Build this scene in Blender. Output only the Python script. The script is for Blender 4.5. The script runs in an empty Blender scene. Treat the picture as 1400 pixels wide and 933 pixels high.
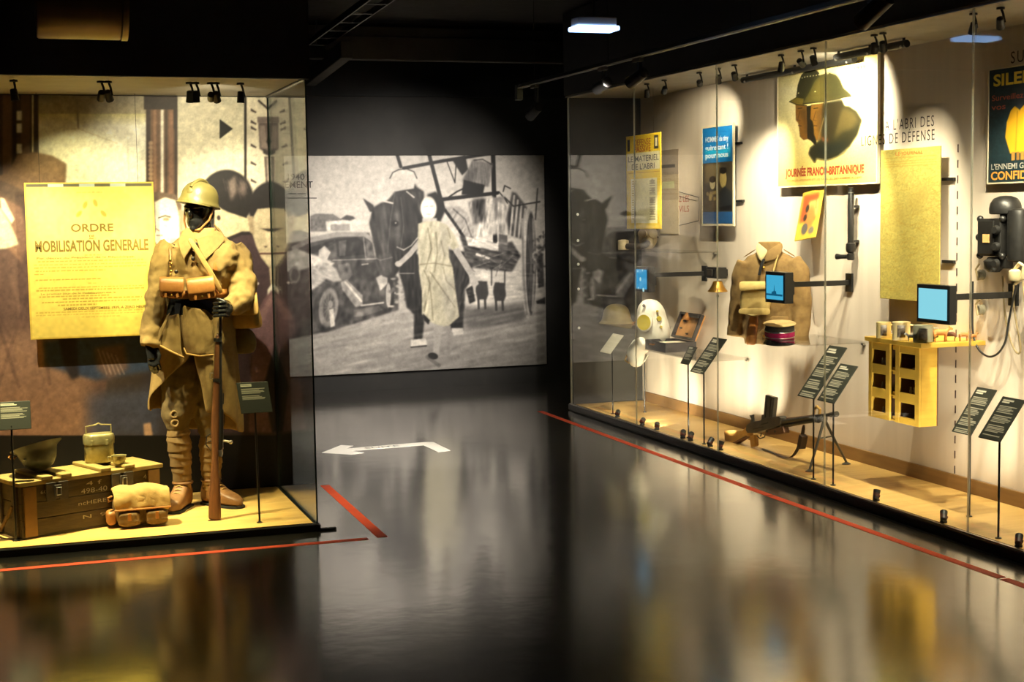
import bpy, bmesh, math, random
import numpy as np
from mathutils import Matrix, Vector

random.seed(7)
rng = np.random.default_rng(7)
SC = bpy.context.scene
COL = SC.collection

# ------------------------------------------------------------------ camera, world, exposure
FPX, YAW, PITCH, ROLL, EYE = 2025.15, .324421, .0862024, -.0154408, 1.68
_f = np.array([math.sin(YAW)*math.cos(PITCH), math.cos(YAW)*math.cos(PITCH), -math.sin(PITCH)])
_r = np.array([math.cos(YAW), -math.sin(YAW), 0.0])
_u = np.cross(_r, _f)
_r, _u = _r*math.cos(ROLL)+_u*math.sin(ROLL), -_r*math.sin(ROLL)+_u*math.cos(ROLL)
cam_data = bpy.data.cameras.new('camera')
cam_data.sensor_width = 36.0
cam_data.lens = FPX/1400*36
cam_data.clip_end = 100
cam = bpy.data.objects.new('camera', cam_data)
COL.objects.link(cam)
cam.matrix_world = Matrix(((_r[0], _u[0], -_f[0], 0), (_r[1], _u[1], -_f[1], 0), (_r[2], _u[2], -_f[2], EYE), (0, 0, 0, 1)))
SC.camera = cam

world = bpy.data.worlds.new('world')
SC.world = world
world.use_nodes = True
world.node_tree.nodes['Background'].inputs[0].default_value = (1.0, .93, .82, 1)
world.node_tree.nodes['Background'].inputs[1].default_value = .014

SC.view_settings.view_transform = 'Standard'
SC.view_settings.look = 'None'
SC.view_settings.gamma = 1.0
SC.view_settings.use_curve_mapping = False
SC.view_settings.exposure = 1.2
SC.cycles.max_bounces = 5
SC.cycles.transparent_max_bounces = 24
SC.cycles.caustics_reflective = False
SC.cycles.caustics_refractive = False
SC.cycles.sample_clamp_indirect = 4.0
SC.cycles.adaptive_threshold = .02


def at(x, y, ax, c):
    """a point of the photograph (1400x933) carried to the plane axis = c"""
    d = _f + _r*(x-700)/FPX - _u*(y-466.5)/FPX
    o = np.array([0, 0, EYE])
    return o + d*((c-o[ax])/d[ax])


def proj(p):
    p = np.asarray(p, float) - np.array([0, 0, EYE])
    w = p @ _f
    return np.stack([700+FPX*(p @ _r)/w, 466.5-FPX*(p @ _u)/w], -1)


V = lambda *a: np.array(a, float)
def unit(a):
    a = np.asarray(a, float)
    return a/np.linalg.norm(a)

# ------------------------------------------------------------------ materials
def srgb(r, g=None, b=None):
    if g is None:
        r, g, b = r
    f = lambda c: (c/12.92 if c <= .04045 else ((c+.055)/1.055)**2.4)
    return (f(r/255), f(g/255), f(b/255))

MATS = {}
def M(name, c1, c2=None, scale=20, rough=.6, metal=0, bump=0, stretch=(1, 1, 1), spec=.5, detail=6, bscale=None):
    if name in MATS:
        return MATS[name]
    m = bpy.data.materials.new(name)
    m.use_nodes = True
    nt = m.node_tree
    b = nt.nodes['Principled BSDF']
    b.inputs['Roughness'].default_value = rough
    b.inputs['Metallic'].default_value = metal
    b.inputs['Specular IOR Level'].default_value = spec
    b.inputs['Base Color'].default_value = (*c1, 1)
    if c2 is not None or bump:
        tc = nt.nodes.new('ShaderNodeTexCoord')
        mp = nt.nodes.new('ShaderNodeMapping')
        mp.inputs['Scale'].default_value = stretch
        nt.links.new(tc.outputs['Object'], mp.inputs[0])
    if c2 is not None:
        n = nt.nodes.new('ShaderNodeTexNoise')
        n.inputs['Scale'].default_value = scale
        n.inputs['Detail'].default_value = detail
        n.inputs['Roughness'].default_value = .6
        nt.links.new(mp.outputs[0], n.inputs['Vector'])
        cr = nt.nodes.new('ShaderNodeValToRGB')
        cr.color_ramp.elements[0].position = .34
        cr.color_ramp.elements[1].position = .66
        cr.color_ramp.elements[0].color = (*c1, 1)
        cr.color_ramp.elements[1].color = (*c2, 1)
        nt.links.new(n.outputs[0], cr.inputs[0])
        nt.links.new(cr.outputs[0], b.inputs['Base Color'])
    if bump:
        n2 = nt.nodes.new('ShaderNodeTexNoise')
        n2.inputs['Scale'].default_value = bscale or scale*4
        n2.inputs['Detail'].default_value = 5
        nt.links.new(mp.outputs[0], n2.inputs['Vector'])
        bp = nt.nodes.new('ShaderNodeBump')
        bp.inputs['Strength'].default_value = bump
        bp.inputs['Distance'].default_value = .01
        nt.links.new(n2.outputs[0], bp.inputs['Height'])
        nt.links.new(bp.outputs[0], b.inputs['Normal'])
    MATS[name] = m
    return m


def mat_print():
    if 'print' in MATS:
        return MATS['print']
    m = bpy.data.materials.new('print')
    m.use_nodes = True
    nt = m.node_tree
    b = nt.nodes['Principled BSDF']
    b.inputs['Roughness'].default_value = .55
    b.inputs['Specular IOR Level'].default_value = .3
    a = nt.nodes.new('ShaderNodeAttribute')
    a.attribute_name = 'ink'
    nt.links.new(a.outputs['Color'], b.inputs['Base Color'])
    MATS['print'] = m
    return m


def mat_emit(name, col, strength):
    m = bpy.data.materials.new(name)
    m.use_nodes = True
    nt = m.node_tree
    nt.nodes.clear()
    e = nt.nodes.new('ShaderNodeEmission')
    e.inputs[0].default_value = (*col, 1)
    e.inputs[1].default_value = strength
    o = nt.nodes.new('ShaderNodeOutputMaterial')
    nt.links.new(e.outputs[0], o.inputs[0])
    MATS[name] = m
    return m


def mat_glass(name='clear_glass', tint=(.97, .985, .975), f0=.035):
    if name in MATS:
        return MATS[name]
    m = bpy.data.materials.new(name)
    m.use_nodes = True
    nt = m.node_tree
    nt.nodes.clear()
    lw = nt.nodes.new('ShaderNodeLayerWeight')
    lw.inputs['Blend'].default_value = .5
    p = nt.nodes.new('ShaderNodeMath'); p.operation = 'POWER'; p.inputs[1].default_value = 5
    nt.links.new(lw.outputs['Facing'], p.inputs[0])
    ma = nt.nodes.new('ShaderNodeMath'); ma.operation = 'MULTIPLY_ADD'
    ma.inputs[1].default_value = 1-f0; ma.inputs[2].default_value = f0
    nt.links.new(p.outputs[0], ma.inputs[0])
    t = nt.nodes.new('ShaderNodeBsdfTransparent'); t.inputs[0].default_value = (*tint, 1)
    g = nt.nodes.new('ShaderNodeBsdfGlossy'); g.inputs['Roughness'].default_value = 0.0
    mx = nt.nodes.new('ShaderNodeMixShader')
    nt.links.new(ma.outputs[0], mx.inputs[0])
    nt.links.new(t.outputs[0], mx.inputs[1]); nt.links.new(g.outputs[0], mx.inputs[2])
    o = nt.nodes.new('ShaderNodeOutputMaterial')
    nt.links.new(mx.outputs[0], o.inputs[0])
    MATS[name] = m
    return m

# ------------------------------------------------------------------ objects
WL = {}
def props(o, label=None, cat=None, group=None, kind=None):
    if label: o['label'] = label
    if cat: o['category'] = cat
    if group: o['group'] = group
    if kind: o['kind'] = kind
    return o

def place(o, origin, parent):
    origin = np.asarray(origin, float)
    WL[o.name] = origin
    if parent is not None:
        o.parent = parent
        o.location = tuple(origin - WL[parent.name])
    else:
        o.location = tuple(origin)

def thing(name, loc, label, cat, group=None):
    o = bpy.data.objects.new(name, None)
    o.empty_display_size = .1
    COL.objects.link(o)
    place(o, loc, None)
    return props(o, label, cat, group)


class MB:
    def __init__(s):
        s.v = []; s.f = []
    def add(s, vs, fs):
        n = len(s.v)
        s.v += [tuple(map(float, p)) for p in vs]
        s.f += [tuple(i+n for i in q) for q in fs]
        return s
    def box(s, c, d, R=None):
        c = np.asarray(c, float); h = np.asarray(d, float)/2
        P = np.array([(x, y, z) for x in (-1, 1) for y in (-1, 1) for z in (-1, 1)])*h
        if R is not None: P = P @ np.asarray(R).T
        return s.add(P+c, [(0, 1, 3, 2), (4, 6, 7, 5), (0, 4, 5, 1), (2, 3, 7, 6), (0, 2, 6, 4), (1, 5, 7, 3)])
    def bar(s, a, b, w, h=None, up=(0, 0, 1)):
        a = np.asarray(a, float); b = np.asarray(b, float); h = h or w
        d = unit(b-a); x = np.cross(d, up)
        if np.linalg.norm(x) < 1e-5: x = np.cross(d, (0, 1, 0))
        x = unit(x); z = np.cross(x, d)
        R = np.stack([x, d, z], 1)
        return s.box((a+b)/2, (w, np.linalg.norm(b-a), h), R)
    def loft(s, rings, closed=True, caps=True):
        k = len(rings[0]); vs = [p for r in rings for p in r]; fs = []
        for i in range(len(rings)-1):
            for j in range(k if closed else k-1):
                a = i*k+j; b = i*k+(j+1) % k
                fs.append((a, b, b+k, a+k))
        if caps and closed:
            fs.append(tuple(range(k))[::-1]); fs.append(tuple(range((len(rings)-1)*k, len(rings)*k)))
        return s.add(vs, fs)
    def tube(s, pts, r, n=8, flat=1.0, caps=True):
        pts = np.asarray(pts, float); m = len(pts)
        r = np.full(m, r, float) if np.isscalar(r) else np.asarray(r, float)
        rings = []; px = None
        for i in range(m):
            d = unit(pts[min(i+1, m-1)]-pts[max(i-1, 0)])
            if px is None:
                px = np.cross(d, (0, 0, 1))
                if np.linalg.norm(px) < 1e-3: px = np.cross(d, (0, 1, 0))
            px = unit(px-d*(px @ d)); py = np.cross(d, px)
            a = np.linspace(0, 2*math.pi, n, endpoint=False)
            rings.append(pts[i]+r[i]*(np.outer(np.cos(a), px)+flat*np.outer(np.sin(a), py)))
        return s.loft(rings, True, caps)
    def lathe(s, prof, c=(0, 0, 0), n=20, R=None, sc=(1, 1), caps=True):
        a = np.linspace(0, 2*math.pi, n, endpoint=False); rings = []
        for r, z in prof:
            P = np.stack([r*np.cos(a)*sc[0], r*np.sin(a)*sc[1], np.full(n, z)], 1)
            if R is not None: P = P @ np.asarray(R).T
            rings.append(P+np.asarray(c, float))
        return s.loft(rings, True, caps)
    def ell(s, c, d, n=16, m=10, R=None):
        prof = [(max(1e-4, math.sin(t)), -math.cos(t)) for t in np.linspace(.02, math.pi-.02, m)]
        a = np.linspace(0, 2*math.pi, n, endpoint=False); rings = []
        for r, z in prof:
            P = np.stack([r*np.cos(a)*d[0], r*np.sin(a)*d[1], np.full(n, z*d[2])], 1)
            if R is not None: P = P @ np.asarray(R).T
            rings.append(P+np.asarray(c, float))
        return s.loft(rings)
    def prism(s, poly, O, u, v, t0, t1=0.0):
        """polygon in the frame (O, u, v), from depth t0 to t1 along u x v"""
        O = np.asarray(O, float); u = np.asarray(u, float); v = np.asarray(v, float); n = np.cross(u, v)
        k = len(poly)
        B = [O+u*a+v*b+n*t0 for a, b in poly]; T = [O+u*a+v*b+n*t1 for a, b in poly]
        ar = sum(poly[i][0]*poly[(i+1) % k][1]-poly[(i+1) % k][0]*poly[i][1] for i in range(k))
        if (ar < 0) != (t1 < t0): B, T = B[::-1], T[::-1]
        return s.add(B+T, [tuple(range(k))[::-1], tuple(range(k, 2*k))]+[(i, (i+1) % k, k+(i+1) % k, k+i) for i in range(k)])
    def turn(s, R, c):
        c = np.asarray(c, float); P = (np.array(s.v)-c) @ np.asarray(R).T+c
        s.v = [tuple(p) for p in P]; return s
    def shift(s, d):
        s.v = [tuple(np.array(p)+d) for p in s.v]; return s
    def build(s, name, mat, parent=None, smooth=False, bevel=0, sub=0, remesh=0, thick=0, origin=None, wrinkle=None, ang=40, dec=0):
        me = bpy.data.meshes.new(name)
        P = np.array(s.v)
        if origin is None:
            lo, hi = P.min(0), P.max(0); origin = V((lo[0]+hi[0])/2, (lo[1]+hi[1])/2, lo[2])
        me.from_pydata([tuple(p) for p in P-origin], [], s.f)
        me.validate()
        bm = bmesh.new(); bm.from_mesh(me); bmesh.ops.recalc_face_normals(bm, faces=bm.faces); bm.to_mesh(me); bm.free()
        me.materials.append(mat)
        o = bpy.data.objects.new(name, me)
        COL.objects.link(o)
        place(o, origin, parent)
        if thick:
            md = o.modifiers.new('thick', 'SOLIDIFY'); md.thickness = thick; md.offset = 0
        if remesh:
            md = o.modifiers.new('remesh', 'REMESH'); md.mode = 'VOXEL'; md.voxel_size = remesh; md.use_smooth_shade = True
            md = o.modifiers.new('soft', 'SMOOTH'); md.iterations = 4; md.factor = .5
        if bevel:
            md = o.modifiers.new('bevel', 'BEVEL'); md.width = bevel; md.segments = 2; md.limit_method = 'ANGLE'; md.angle_limit = math.radians(35)
        if sub:
            md = o.modifiers.new('sub', 'SUBSURF'); md.levels = sub; md.render_levels = sub
        if wrinkle:
            for wr in (wrinkle if isinstance(wrinkle, list) else [wrinkle]):
                tx = bpy.data.textures.new(name+'_folds', 'CLOUDS'); tx.noise_scale = wr[1]; tx.noise_depth = 2
                md = o.modifiers.new('folds', 'DISPLACE'); md.texture = tx; md.strength = wr[0]; md.mid_level = .5; md.texture_coords = 'LOCAL'
        if smooth or remesh:
            me.polygons.foreach_set('use_smooth', [True]*len(me.polygons))
            if smooth and not remesh and not sub: me.set_sharp_from_angle(angle=math.radians(ang))
        return o


def rotz(a): return np.array([[math.cos(a), -math.sin(a), 0], [math.sin(a), math.cos(a), 0], [0, 0, 1]])
def rotx(a): return np.array([[1, 0, 0], [0, math.cos(a), -math.sin(a)], [0, math.sin(a), math.cos(a)]])
def roty(a): return np.array([[math.cos(a), 0, math.sin(a)], [0, 1, 0], [-math.sin(a), 0, math.cos(a)]])
def axis_R(d, up=(0, 0, 1)):
    """rotation whose third column is d"""
    d = unit(d); x = np.cross(up, d)
    if np.linalg.norm(x) < 1e-4: x = np.cross((0, 1, 0), d)
    x = unit(x); return np.stack([x, np.cross(d, x), d], 1)

def text(s, O, u, v, size, mat, parent, width=None, align='LEFT', off=.0015, name='lettering', bold=0, label=None, space=1.0):
    """lettering lying in the frame (O, u, v), its baseline starting at O"""
    cu = bpy.data.curves.new('lettering', 'FONT')
    cu.body = s; cu.align_x = align; cu.size = 1; cu.offset = bold; cu.resolution_u = 3; cu.space_character = space
    tmp = bpy.data.objects.new('tmp', cu)
    COL.objects.link(tmp)
    me = bpy.data.meshes.new_from_object(tmp)
    bpy.data.objects.remove(tmp); bpy.data.curves.remove(cu)
    n = len(me.vertices)
    if n == 0: return None
    co = np.empty(n*3); me.vertices.foreach_get('co', co); co = co.reshape(-1, 3)
    sx = sy = size/.7
    if width: sx = width/max(1e-6, (co[:, 0].max()-co[:, 0].min()))
    u = np.asarray(u, float); v = np.asarray(v, float); nn = np.cross(u, v)
    P = np.asarray(O, float)+np.outer(co[:, 0]*sx, u)+np.outer(co[:, 1]*sy, v)+nn*off
    org = P.mean(0)
    me.vertices.foreach_set('co', (P-org).ravel())
    me.materials.clear(); me.materials.append(mat); me.name = name
    o = bpy.data.objects.new(name, me); COL.objects.link(o)
    place(o, org, parent)
    if label: o['label'] = label
    return o

# ------------------------------------------------------------------ painted prints
class Canvas:
    def __init__(s, x0, y0, x1, y1, k=2, base=(128, 128, 128)):
        s.x0, s.y0, s.k = x0, y0, k
        s.w, s.h = int((x1-x0)*k), int((y1-y0)*k)
        s.a = np.empty((s.h, s.w, 3)); s.a[:] = base
        s.yy, s.xx = np.mgrid[0:s.h, 0:s.w]
        s.yy = s.yy/k+y0; s.xx = s.xx/k+x0
    def _bb(s, x0, y0, x1, y1):
        k = s.k
        return (max(0, int((y0-s.y0)*k)), min(s.h, int((y1-s.y0)*k)+2), max(0, int((x0-s.x0)*k)), min(s.w, int((x1-s.x0)*k)+2))
    def _blend(s, bb, m, c, a):
        y0, y1, x0, x1 = bb
        if y1 <= y0 or x1 <= x0: return
        m = (m*a)[..., None]
        R = s.a[y0:y1, x0:x1]
        s.a[y0:y1, x0:x1] = R*(1-m)+np.asarray(c if not np.isscalar(c) else (c, c, c), float)*m
    def poly(s, pts, c, a=1.0, soft=0.0):
        p = np.asarray(pts, float); pad = soft*2+1
        bb = s._bb(p[:, 0].min()-pad, p[:, 1].min()-pad, p[:, 0].max()+pad, p[:, 1].max()+pad)
        X = s.xx[bb[0]:bb[1], bb[2]:bb[3]]; Y = s.yy[bb[0]:bb[1], bb[2]:bb[3]]
        if X.size == 0: return s
        ins = np.zeros(X.shape, bool)
        q = np.roll(p, -1, 0)
        for (ax, ay), (bx, by) in zip(p, q):
            if ay == by: continue
            c1 = (ay > Y) != (by > Y)
            ins ^= c1 & (X < (bx-ax)*(Y-ay)/(by-ay)+ax)
        m = ins.astype(float)
        if soft: m = s._blur(m, int(soft*s.k))
        s._blend(bb, m, c, a); return s
    @staticmethod
    def _blur(m, r):
        if r < 1: return m
        for ax in (0, 1):
            for _ in range(2):
                P = np.pad(m, [(r+1, r) if i == ax else (0, 0) for i in (0, 1)], mode='edge')
                cs = np.cumsum(P, ax)
                n = m.shape[ax]
                m = (np.take(cs, range(2*r+1, 2*r+1+n), ax)-np.take(cs, range(0, n), ax))/(2*r+1)
        return m
    def tex(s, pts, amt, size=2.0, sx=1.0, sy=1.0, rot=0.0, add=0.0):
        """uneven tone inside a polygon: noise drawn out along one direction"""
        p = np.asarray(pts, float)
        bb = s._bb(p[:, 0].min()-1, p[:, 1].min()-1, p[:, 0].max()+1, p[:, 1].max()+1)
        X = s.xx[bb[0]:bb[1], bb[2]:bb[3]]; Y = s.yy[bb[0]:bb[1], bb[2]:bb[3]]
        if X.size == 0: return s
        ins = np.zeros(X.shape, bool); q = np.roll(p, -1, 0)
        for (ax, ay), (bx, by) in zip(p, q):
            if ay == by: continue
            ins ^= ((ay > Y) != (by > Y)) & (X < (bx-ax)*(Y-ay)/(by-ay)+ax)
        m = s._blur(ins.astype(float), 2)
        cr, sr = math.cos(rot), math.sin(rot)
        U = (X*cr+Y*sr)/(size*sx); W_ = (-X*sr+Y*cr)/(size*sy)
        U = U-U.min(); W_ = W_-W_.min()
        n = rng.normal(0, 1, (int(W_.max())+3, int(U.max())+3)); y0 = W_.astype(int); x0 = U.astype(int); fy = W_-y0; fx = U-x0
        fx = fx*fx*(3-2*fx); fy = fy*fy*(3-2*fy)
        g = n[y0, x0]*(1-fy)*(1-fx)+n[y0+1, x0]*fy*(1-fx)+n[y0, x0+1]*(1-fy)*fx+n[y0+1, x0+1]*fy*fx
        R = s.a[bb[0]:bb[1], bb[2]:bb[3]]
        s.a[bb[0]:bb[1], bb[2]:bb[3]] = np.clip(R+(m*(g*amt+add))[..., None]*np.array([1, .96, .9]), 0, 255)
        return s
    def rect(s, x0, y0, x1, y1, c, a=1.0, soft=0): return s.poly([(x0, y0), (x1, y0), (x1, y1), (x0, y1)], c, a, soft)
    def ell(s, cx, cy, rx, ry, c, a=1.0, soft=.15, rot=0):
        R = max(rx, ry)*(1+soft)+1
        bb = s._bb(cx-R, cy-R, cx+R, cy+R)
        X = s.xx[bb[0]:bb[1], bb[2]:bb[3]]-cx; Y = s.yy[bb[0]:bb[1], bb[2]:bb[3]]-cy
        if X.size == 0: return s
        cr, sr = math.cos(rot), math.sin(rot)
        d = np.sqrt(((X*cr+Y*sr)/rx)**2+((-X*sr+Y*cr)/ry)**2)
        s._blend(bb, np.clip((1+soft-d)/(2*soft+1e-6), 0, 1), c, a); return s
    def line(s, pts, w, c, a=1.0):
        for (ax, ay), (bx, by) in zip(pts[:-1], pts[1:]):
            pad = w/2+1
            bb = s._bb(min(ax, bx)-pad, min(ay, by)-pad, max(ax, bx)+pad, max(ay, by)+pad)
            X = s.xx[bb[0]:bb[1], bb[2]:bb[3]]; Y = s.yy[bb[0]:bb[1], bb[2]:bb[3]]
            if X.size == 0: continue
            L2 = (bx-ax)**2+(by-ay)**2+1e-9
            t = np.clip(((X-ax)*(bx-ax)+(Y-ay)*(by-ay))/L2, 0, 1)
            d = np.hypot(X-ax-t*(bx-ax), Y-ay-t*(by-ay))
            s._blend(bb, np.clip((w/2+.35-d)/.7, 0, 1), c, a)
        return s
    def grad(s, y0, c0, y1, c1, x0=None, x1=None, a=1.0):
        m = (s.xx >= (x0 if x0 is not None else -1e9)) & (s.xx <= (x1 if x1 is not None else 1e9)) & (s.yy >= min(y0, y1)) & (s.yy <= max(y0, y1))
        t = np.clip((s.yy-y0)/(y1-y0), 0, 1)[..., None]
        col = np.asarray(c0, float)*(1-t)+np.asarray(c1, float)*t
        s.a = np.where(m[..., None], s.a*(1-a)+col*a, s.a); return s
    def grain(s, amt, size=1, sx=1, sy=1):
        n = rng.normal(0, 1, (int(s.h/(size*sy))+2, int(s.w/(size*sx))+2))
        yi = np.minimum((np.arange(s.h)/(size*sy)), n.shape[0]-1.001); xi = np.minimum(np.arange(s.w)/(size*sx), n.shape[1]-1.001)
        y0 = yi.astype(int); x0 = xi.astype(int); fy = (yi-y0)[:, None]; fx = (xi-x0)[None]
        g = (n[y0][:, x0]*(1-fy)*(1-fx)+n[y0+1][:, x0]*fy*(1-fx)+n[y0][:, x0+1]*(1-fy)*fx+n[y0+1][:, x0+1]*fy*fx)
        s.a = np.clip(s.a*(1+amt*g[..., None]), 0, 255); return s
    def soften(s, r):
        for c in range(3): s.a[..., c] = s._blur(s.a[..., c], r)
        return s
    def sample(s, X, Y):
        x = np.clip((X-s.x0)*s.k, 0, s.w-1.001); y = np.clip((Y-s.y0)*s.k, 0, s.h-1.001)
        x0 = x.astype(int); y0 = y.astype(int); fx = (x-x0)[..., None]; fy = (y-y0)[..., None]
        A = s.a
        return A[y0, x0]*(1-fx)*(1-fy)+A[y0, x0+1]*fx*(1-fy)+A[y0+1, x0]*(1-fx)*fy+A[y0+1, x0+1]*fx*fy


def to_lin(a):
    a = np.clip(a/255, 0, 1)
    return np.where(a <= .04045, a/12.92, ((a+.055)/1.055)**2.4)

def printed(name, O, u, v, W, H, th, cv, nx, ny, parent=None, bypx=True, gain=1.0):
    """a printed board in the frame (O lower left, u, v): a finely divided front that carries the ink, edges and back"""
    O = np.asarray(O, float); u = np.asarray(u, float); v = np.asarray(v, float); n = np.cross(u, v)
    gs, gt = np.meshgrid(np.linspace(0, 1, nx+1), np.linspace(0, 1, ny+1))
    P = O+gs[..., None]*W*u+gt[..., None]*H*v
    if bypx:
        q = proj(P.reshape(-1, 3)).reshape(ny+1, nx+1, 2); C = cv.sample(q[..., 0], q[..., 1])
    else:
        C = cv.sample(cv.x0+gs*cv.w/cv.k, cv.y0+(1-gt)*cv.h/cv.k)
    C = np.clip(to_lin(C)*gain, 0, .92)
    P = P.reshape(-1, 3); nv = len(P)
    i = np.arange(ny)[:, None]*(nx+1)+np.arange(nx)[None]
    F = np.stack([i, i+1, i+nx+2, i+nx+1], -1).reshape(-1, 4)
    B = np.array([O-n*th, O+u*W-n*th, O+u*W+v*H-n*th, O+v*H-n*th])
    edge = np.concatenate([np.arange(nx), nx+np.arange(ny)*(nx+1), (ny*(nx+1)+nx)-np.arange(nx), (ny-np.arange(ny))*(nx+1)])
    E = O+0*P[edge]; E = P[edge]-n*th
    m = len(edge)
    allv = np.concatenate([P, E])
    j = np.arange(m); j2 = (j+1) % m
    S = np.stack([edge[j2], edge[j], nv+j, nv+j2], -1)
    org = O+u*W/2
    me = bpy.data.meshes.new(name)
    nf = len(F)+len(S)
    me.vertices.add(len(allv)); me.vertices.foreach_set('co', (allv-org).ravel())
    loops = np.concatenate([F.ravel(), S.ravel(), nv+np.arange(m)[::-1]])
    me.loops.add(len(loops)); me.loops.foreach_set('vertex_index', loops.astype(np.int32))
    me.polygons.add(nf+1)
    st = np.arange(nf+1)*4
    me.polygons.foreach_set('loop_start', st.astype(np.int32))
    me.update(calc_edges=True); me.validate()
    ca = me.color_attributes.new('ink', 'FLOAT_COLOR', 'POINT')
    cc = np.ones((len(allv), 4)); cc[:nv, :3] = C.reshape(-1, 3); cc[nv:, :3] = C.reshape(-1, 3)[edge]*.8
    ca.data.foreach_set('color', cc.ravel())
    me.materials.append(mat_print())
    o = bpy.data.objects.new(name, me); COL.objects.link(o)
    place(o, org, parent)
    return o

# ------------------------------------------------------------------ shared materials
BLACK = M('black_paint', (.006, .006, .006), (.010, .010, .009), 8, rough=.75)
MATTE = M('matte_black_metal', (.008, .008, .008), rough=.45)
SATIN = M('satin_black_metal', (.018, .017, .016), rough=.32, metal=.3)
STEEL = M('brushed_steel', (.42, .40, .36), (.5, .48, .44), 60, rough=.3, metal=1)
WOOD_DECK = M('pale_wood_deck', srgb(196, 156, 88), srgb(214, 178, 108), 3.2, rough=.42, stretch=(.6, 7, 1))
WOOD_BASE = M('oak_skirting', srgb(126, 94, 56), srgb(142, 108, 66), 5, rough=.5, stretch=(7, .6, 7))
CREAM = M('cream_case_wall', srgb(206, 192, 176), srgb(216, 203, 188), 1.6, rough=.75, stretch=(5, 5, .25), detail=3)
SOFF = M('pale_grey_soffit', srgb(150, 143, 130), srgb(160, 153, 140), 6, rough=.7)
GLASS = mat_glass()
SEAM = M('pale_silicone_seam', srgb(196, 200, 184), rough=.3)
_n = SEAM.node_tree; _t = _n.nodes.new('ShaderNodeBsdfTranslucent'); _t.inputs[0].default_value = (.85, .86, .8, 1)
_x = _n.nodes.new('ShaderNodeMixShader'); _x.inputs[0].default_value = .7
_n.links.new(_n.nodes['Principled BSDF'].outputs[0], _x.inputs[1]); _n.links.new(_t.outputs[0], _x.inputs[2]); _y = _n.nodes.new('ShaderNodeMixShader'); _y.inputs[0].default_value = .5; _z = _n.nodes.new('ShaderNodeBsdfTransparent'); _n.links.new(_x.outputs[0], _y.inputs[1]); _n.links.new(_z.outputs[0], _y.inputs[2]); _n.links.new(_y.outputs[0], _n.nodes['Material Output'].inputs[0])
DSEAM = M('dark_green_glass_edge', srgb(44, 56, 50), rough=.2)
INK = M('black_ink', (.012, .010, .010), rough=.6)
RED_TAPE = M('red_floor_tape', srgb(255, 104, 72), srgb(250, 92, 64), 12, rough=.6, spec=.3)
WHITE_VINYL = M('white_floor_vinyl', srgb(235, 230, 218), rough=.45)
LENS = mat_emit('lamp_lens', (1, .86, .62), 6)

def floor_material():
    m = M('polished_dark_floor', (.050, .047, .042), (.066, .062, .055), .8, rough=.22, detail=8)
    nt = m.node_tree; b = nt.nodes['Principled BSDF']
    b.inputs['Specular IOR Level'].default_value = 1.0
    b.inputs['Coat Weight'].default_value = .75; b.inputs['Coat Roughness'].default_value = .16; b.inputs['Coat IOR'].default_value = 1.6
    tc = nt.nodes.new('ShaderNodeTexCoord'); n = nt.nodes.new('ShaderNodeTexNoise')
    n.inputs['Scale'].default_value = 1.4; n.inputs['Detail'].default_value = 6
    nt.links.new(tc.outputs['Object'], n.inputs['Vector'])
    mr = nt.nodes.new('ShaderNodeMapRange')
    mr.inputs['To Min'].default_value = .07; mr.inputs['To Max'].default_value = .19
    nt.links.new(n.outputs[0], mr.inputs['Value']); nt.links.new(mr.outputs[0], b.inputs['Roughness'])
    n2 = nt.nodes.new('ShaderNodeTexNoise'); n2.inputs['Scale'].default_value = 5; n2.inputs['Detail'].default_value = 3
    nt.links.new(tc.outputs['Object'], n2.inputs['Vector'])
    bp = nt.nodes.new('ShaderNodeBump'); bp.inputs['Strength'].default_value = .05; bp.inputs['Distance'].default_value = .02
    nt.links.new(n2.outputs[0], bp.inputs['Height']); nt.links.new(bp.outputs[0], b.inputs['Normal']); nt.links.new(bp.outputs[0], b.inputs['Coat Normal'])
    return m

def struct(name, mb, mat, **k):
    return props(mb.build(name, mat, **k), kind='structure')

# ------------------------------------------------------------------ the room
YB = 13.86
FL = struct('floor', MB().box((1.2, 6.0, -.05), (9.6, 16.2, .1)), floor_material())
CONC = M('dark_ceiling', (.012, .011, .009), (.022, .020, .016), 3, rough=.9, bump=.5, bscale=9)
struct('ceiling', MB().box((1.2, 6.0, 3.40), (9.6, 16.2, .1)), CONC)
WALLM = M('charcoal_wall', (.022, .021, .019), (.030, .028, .025), 4, rough=.8)
struct('wall_back', MB().box((1.2, YB+.06, 1.67), (9.6, .12, 3.36)), WALLM)
struct('wall_left', MB().box((-3.6, 6, 1.67), (.1, 16.0, 3.36)), BLACK)
struct('wall_right', MB().box((5.62, 6, 1.67), (.1, 16.0, 3.36)), BLACK)
struct('wall_front', MB().box((1.2, -2.1, 1.67), (9.6, .1, 3.36)), BLACK)
struct('trim_1', MB().box((2.0, YB-.03, 3.08), (7.0, .06, .56)), BLACK)
GREYBEAM = M('grey_concrete_beam', (.045, .042, .034), (.06, .055, .045), 5, rough=.85)
bz = at(600, 83, 1, 12.7)[2]
b1 = MB().box((2.0, 12.76, bz+.10), (7.0, .12, .20)); b1.box((2.0, 12.9, bz+.24), (7.0, .3, .10))
struct('beam', b1, GREYBEAM, bevel=.01)
a, b = at(418, 112, 2, 2.95), at(458, 80, 2, 3.0)
struct('beam_oblique', MB().bar(a-unit(b-a)*.3, a+unit(b-a)*2.2, .10, .14), GREYBEAM, bevel=.008)

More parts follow.
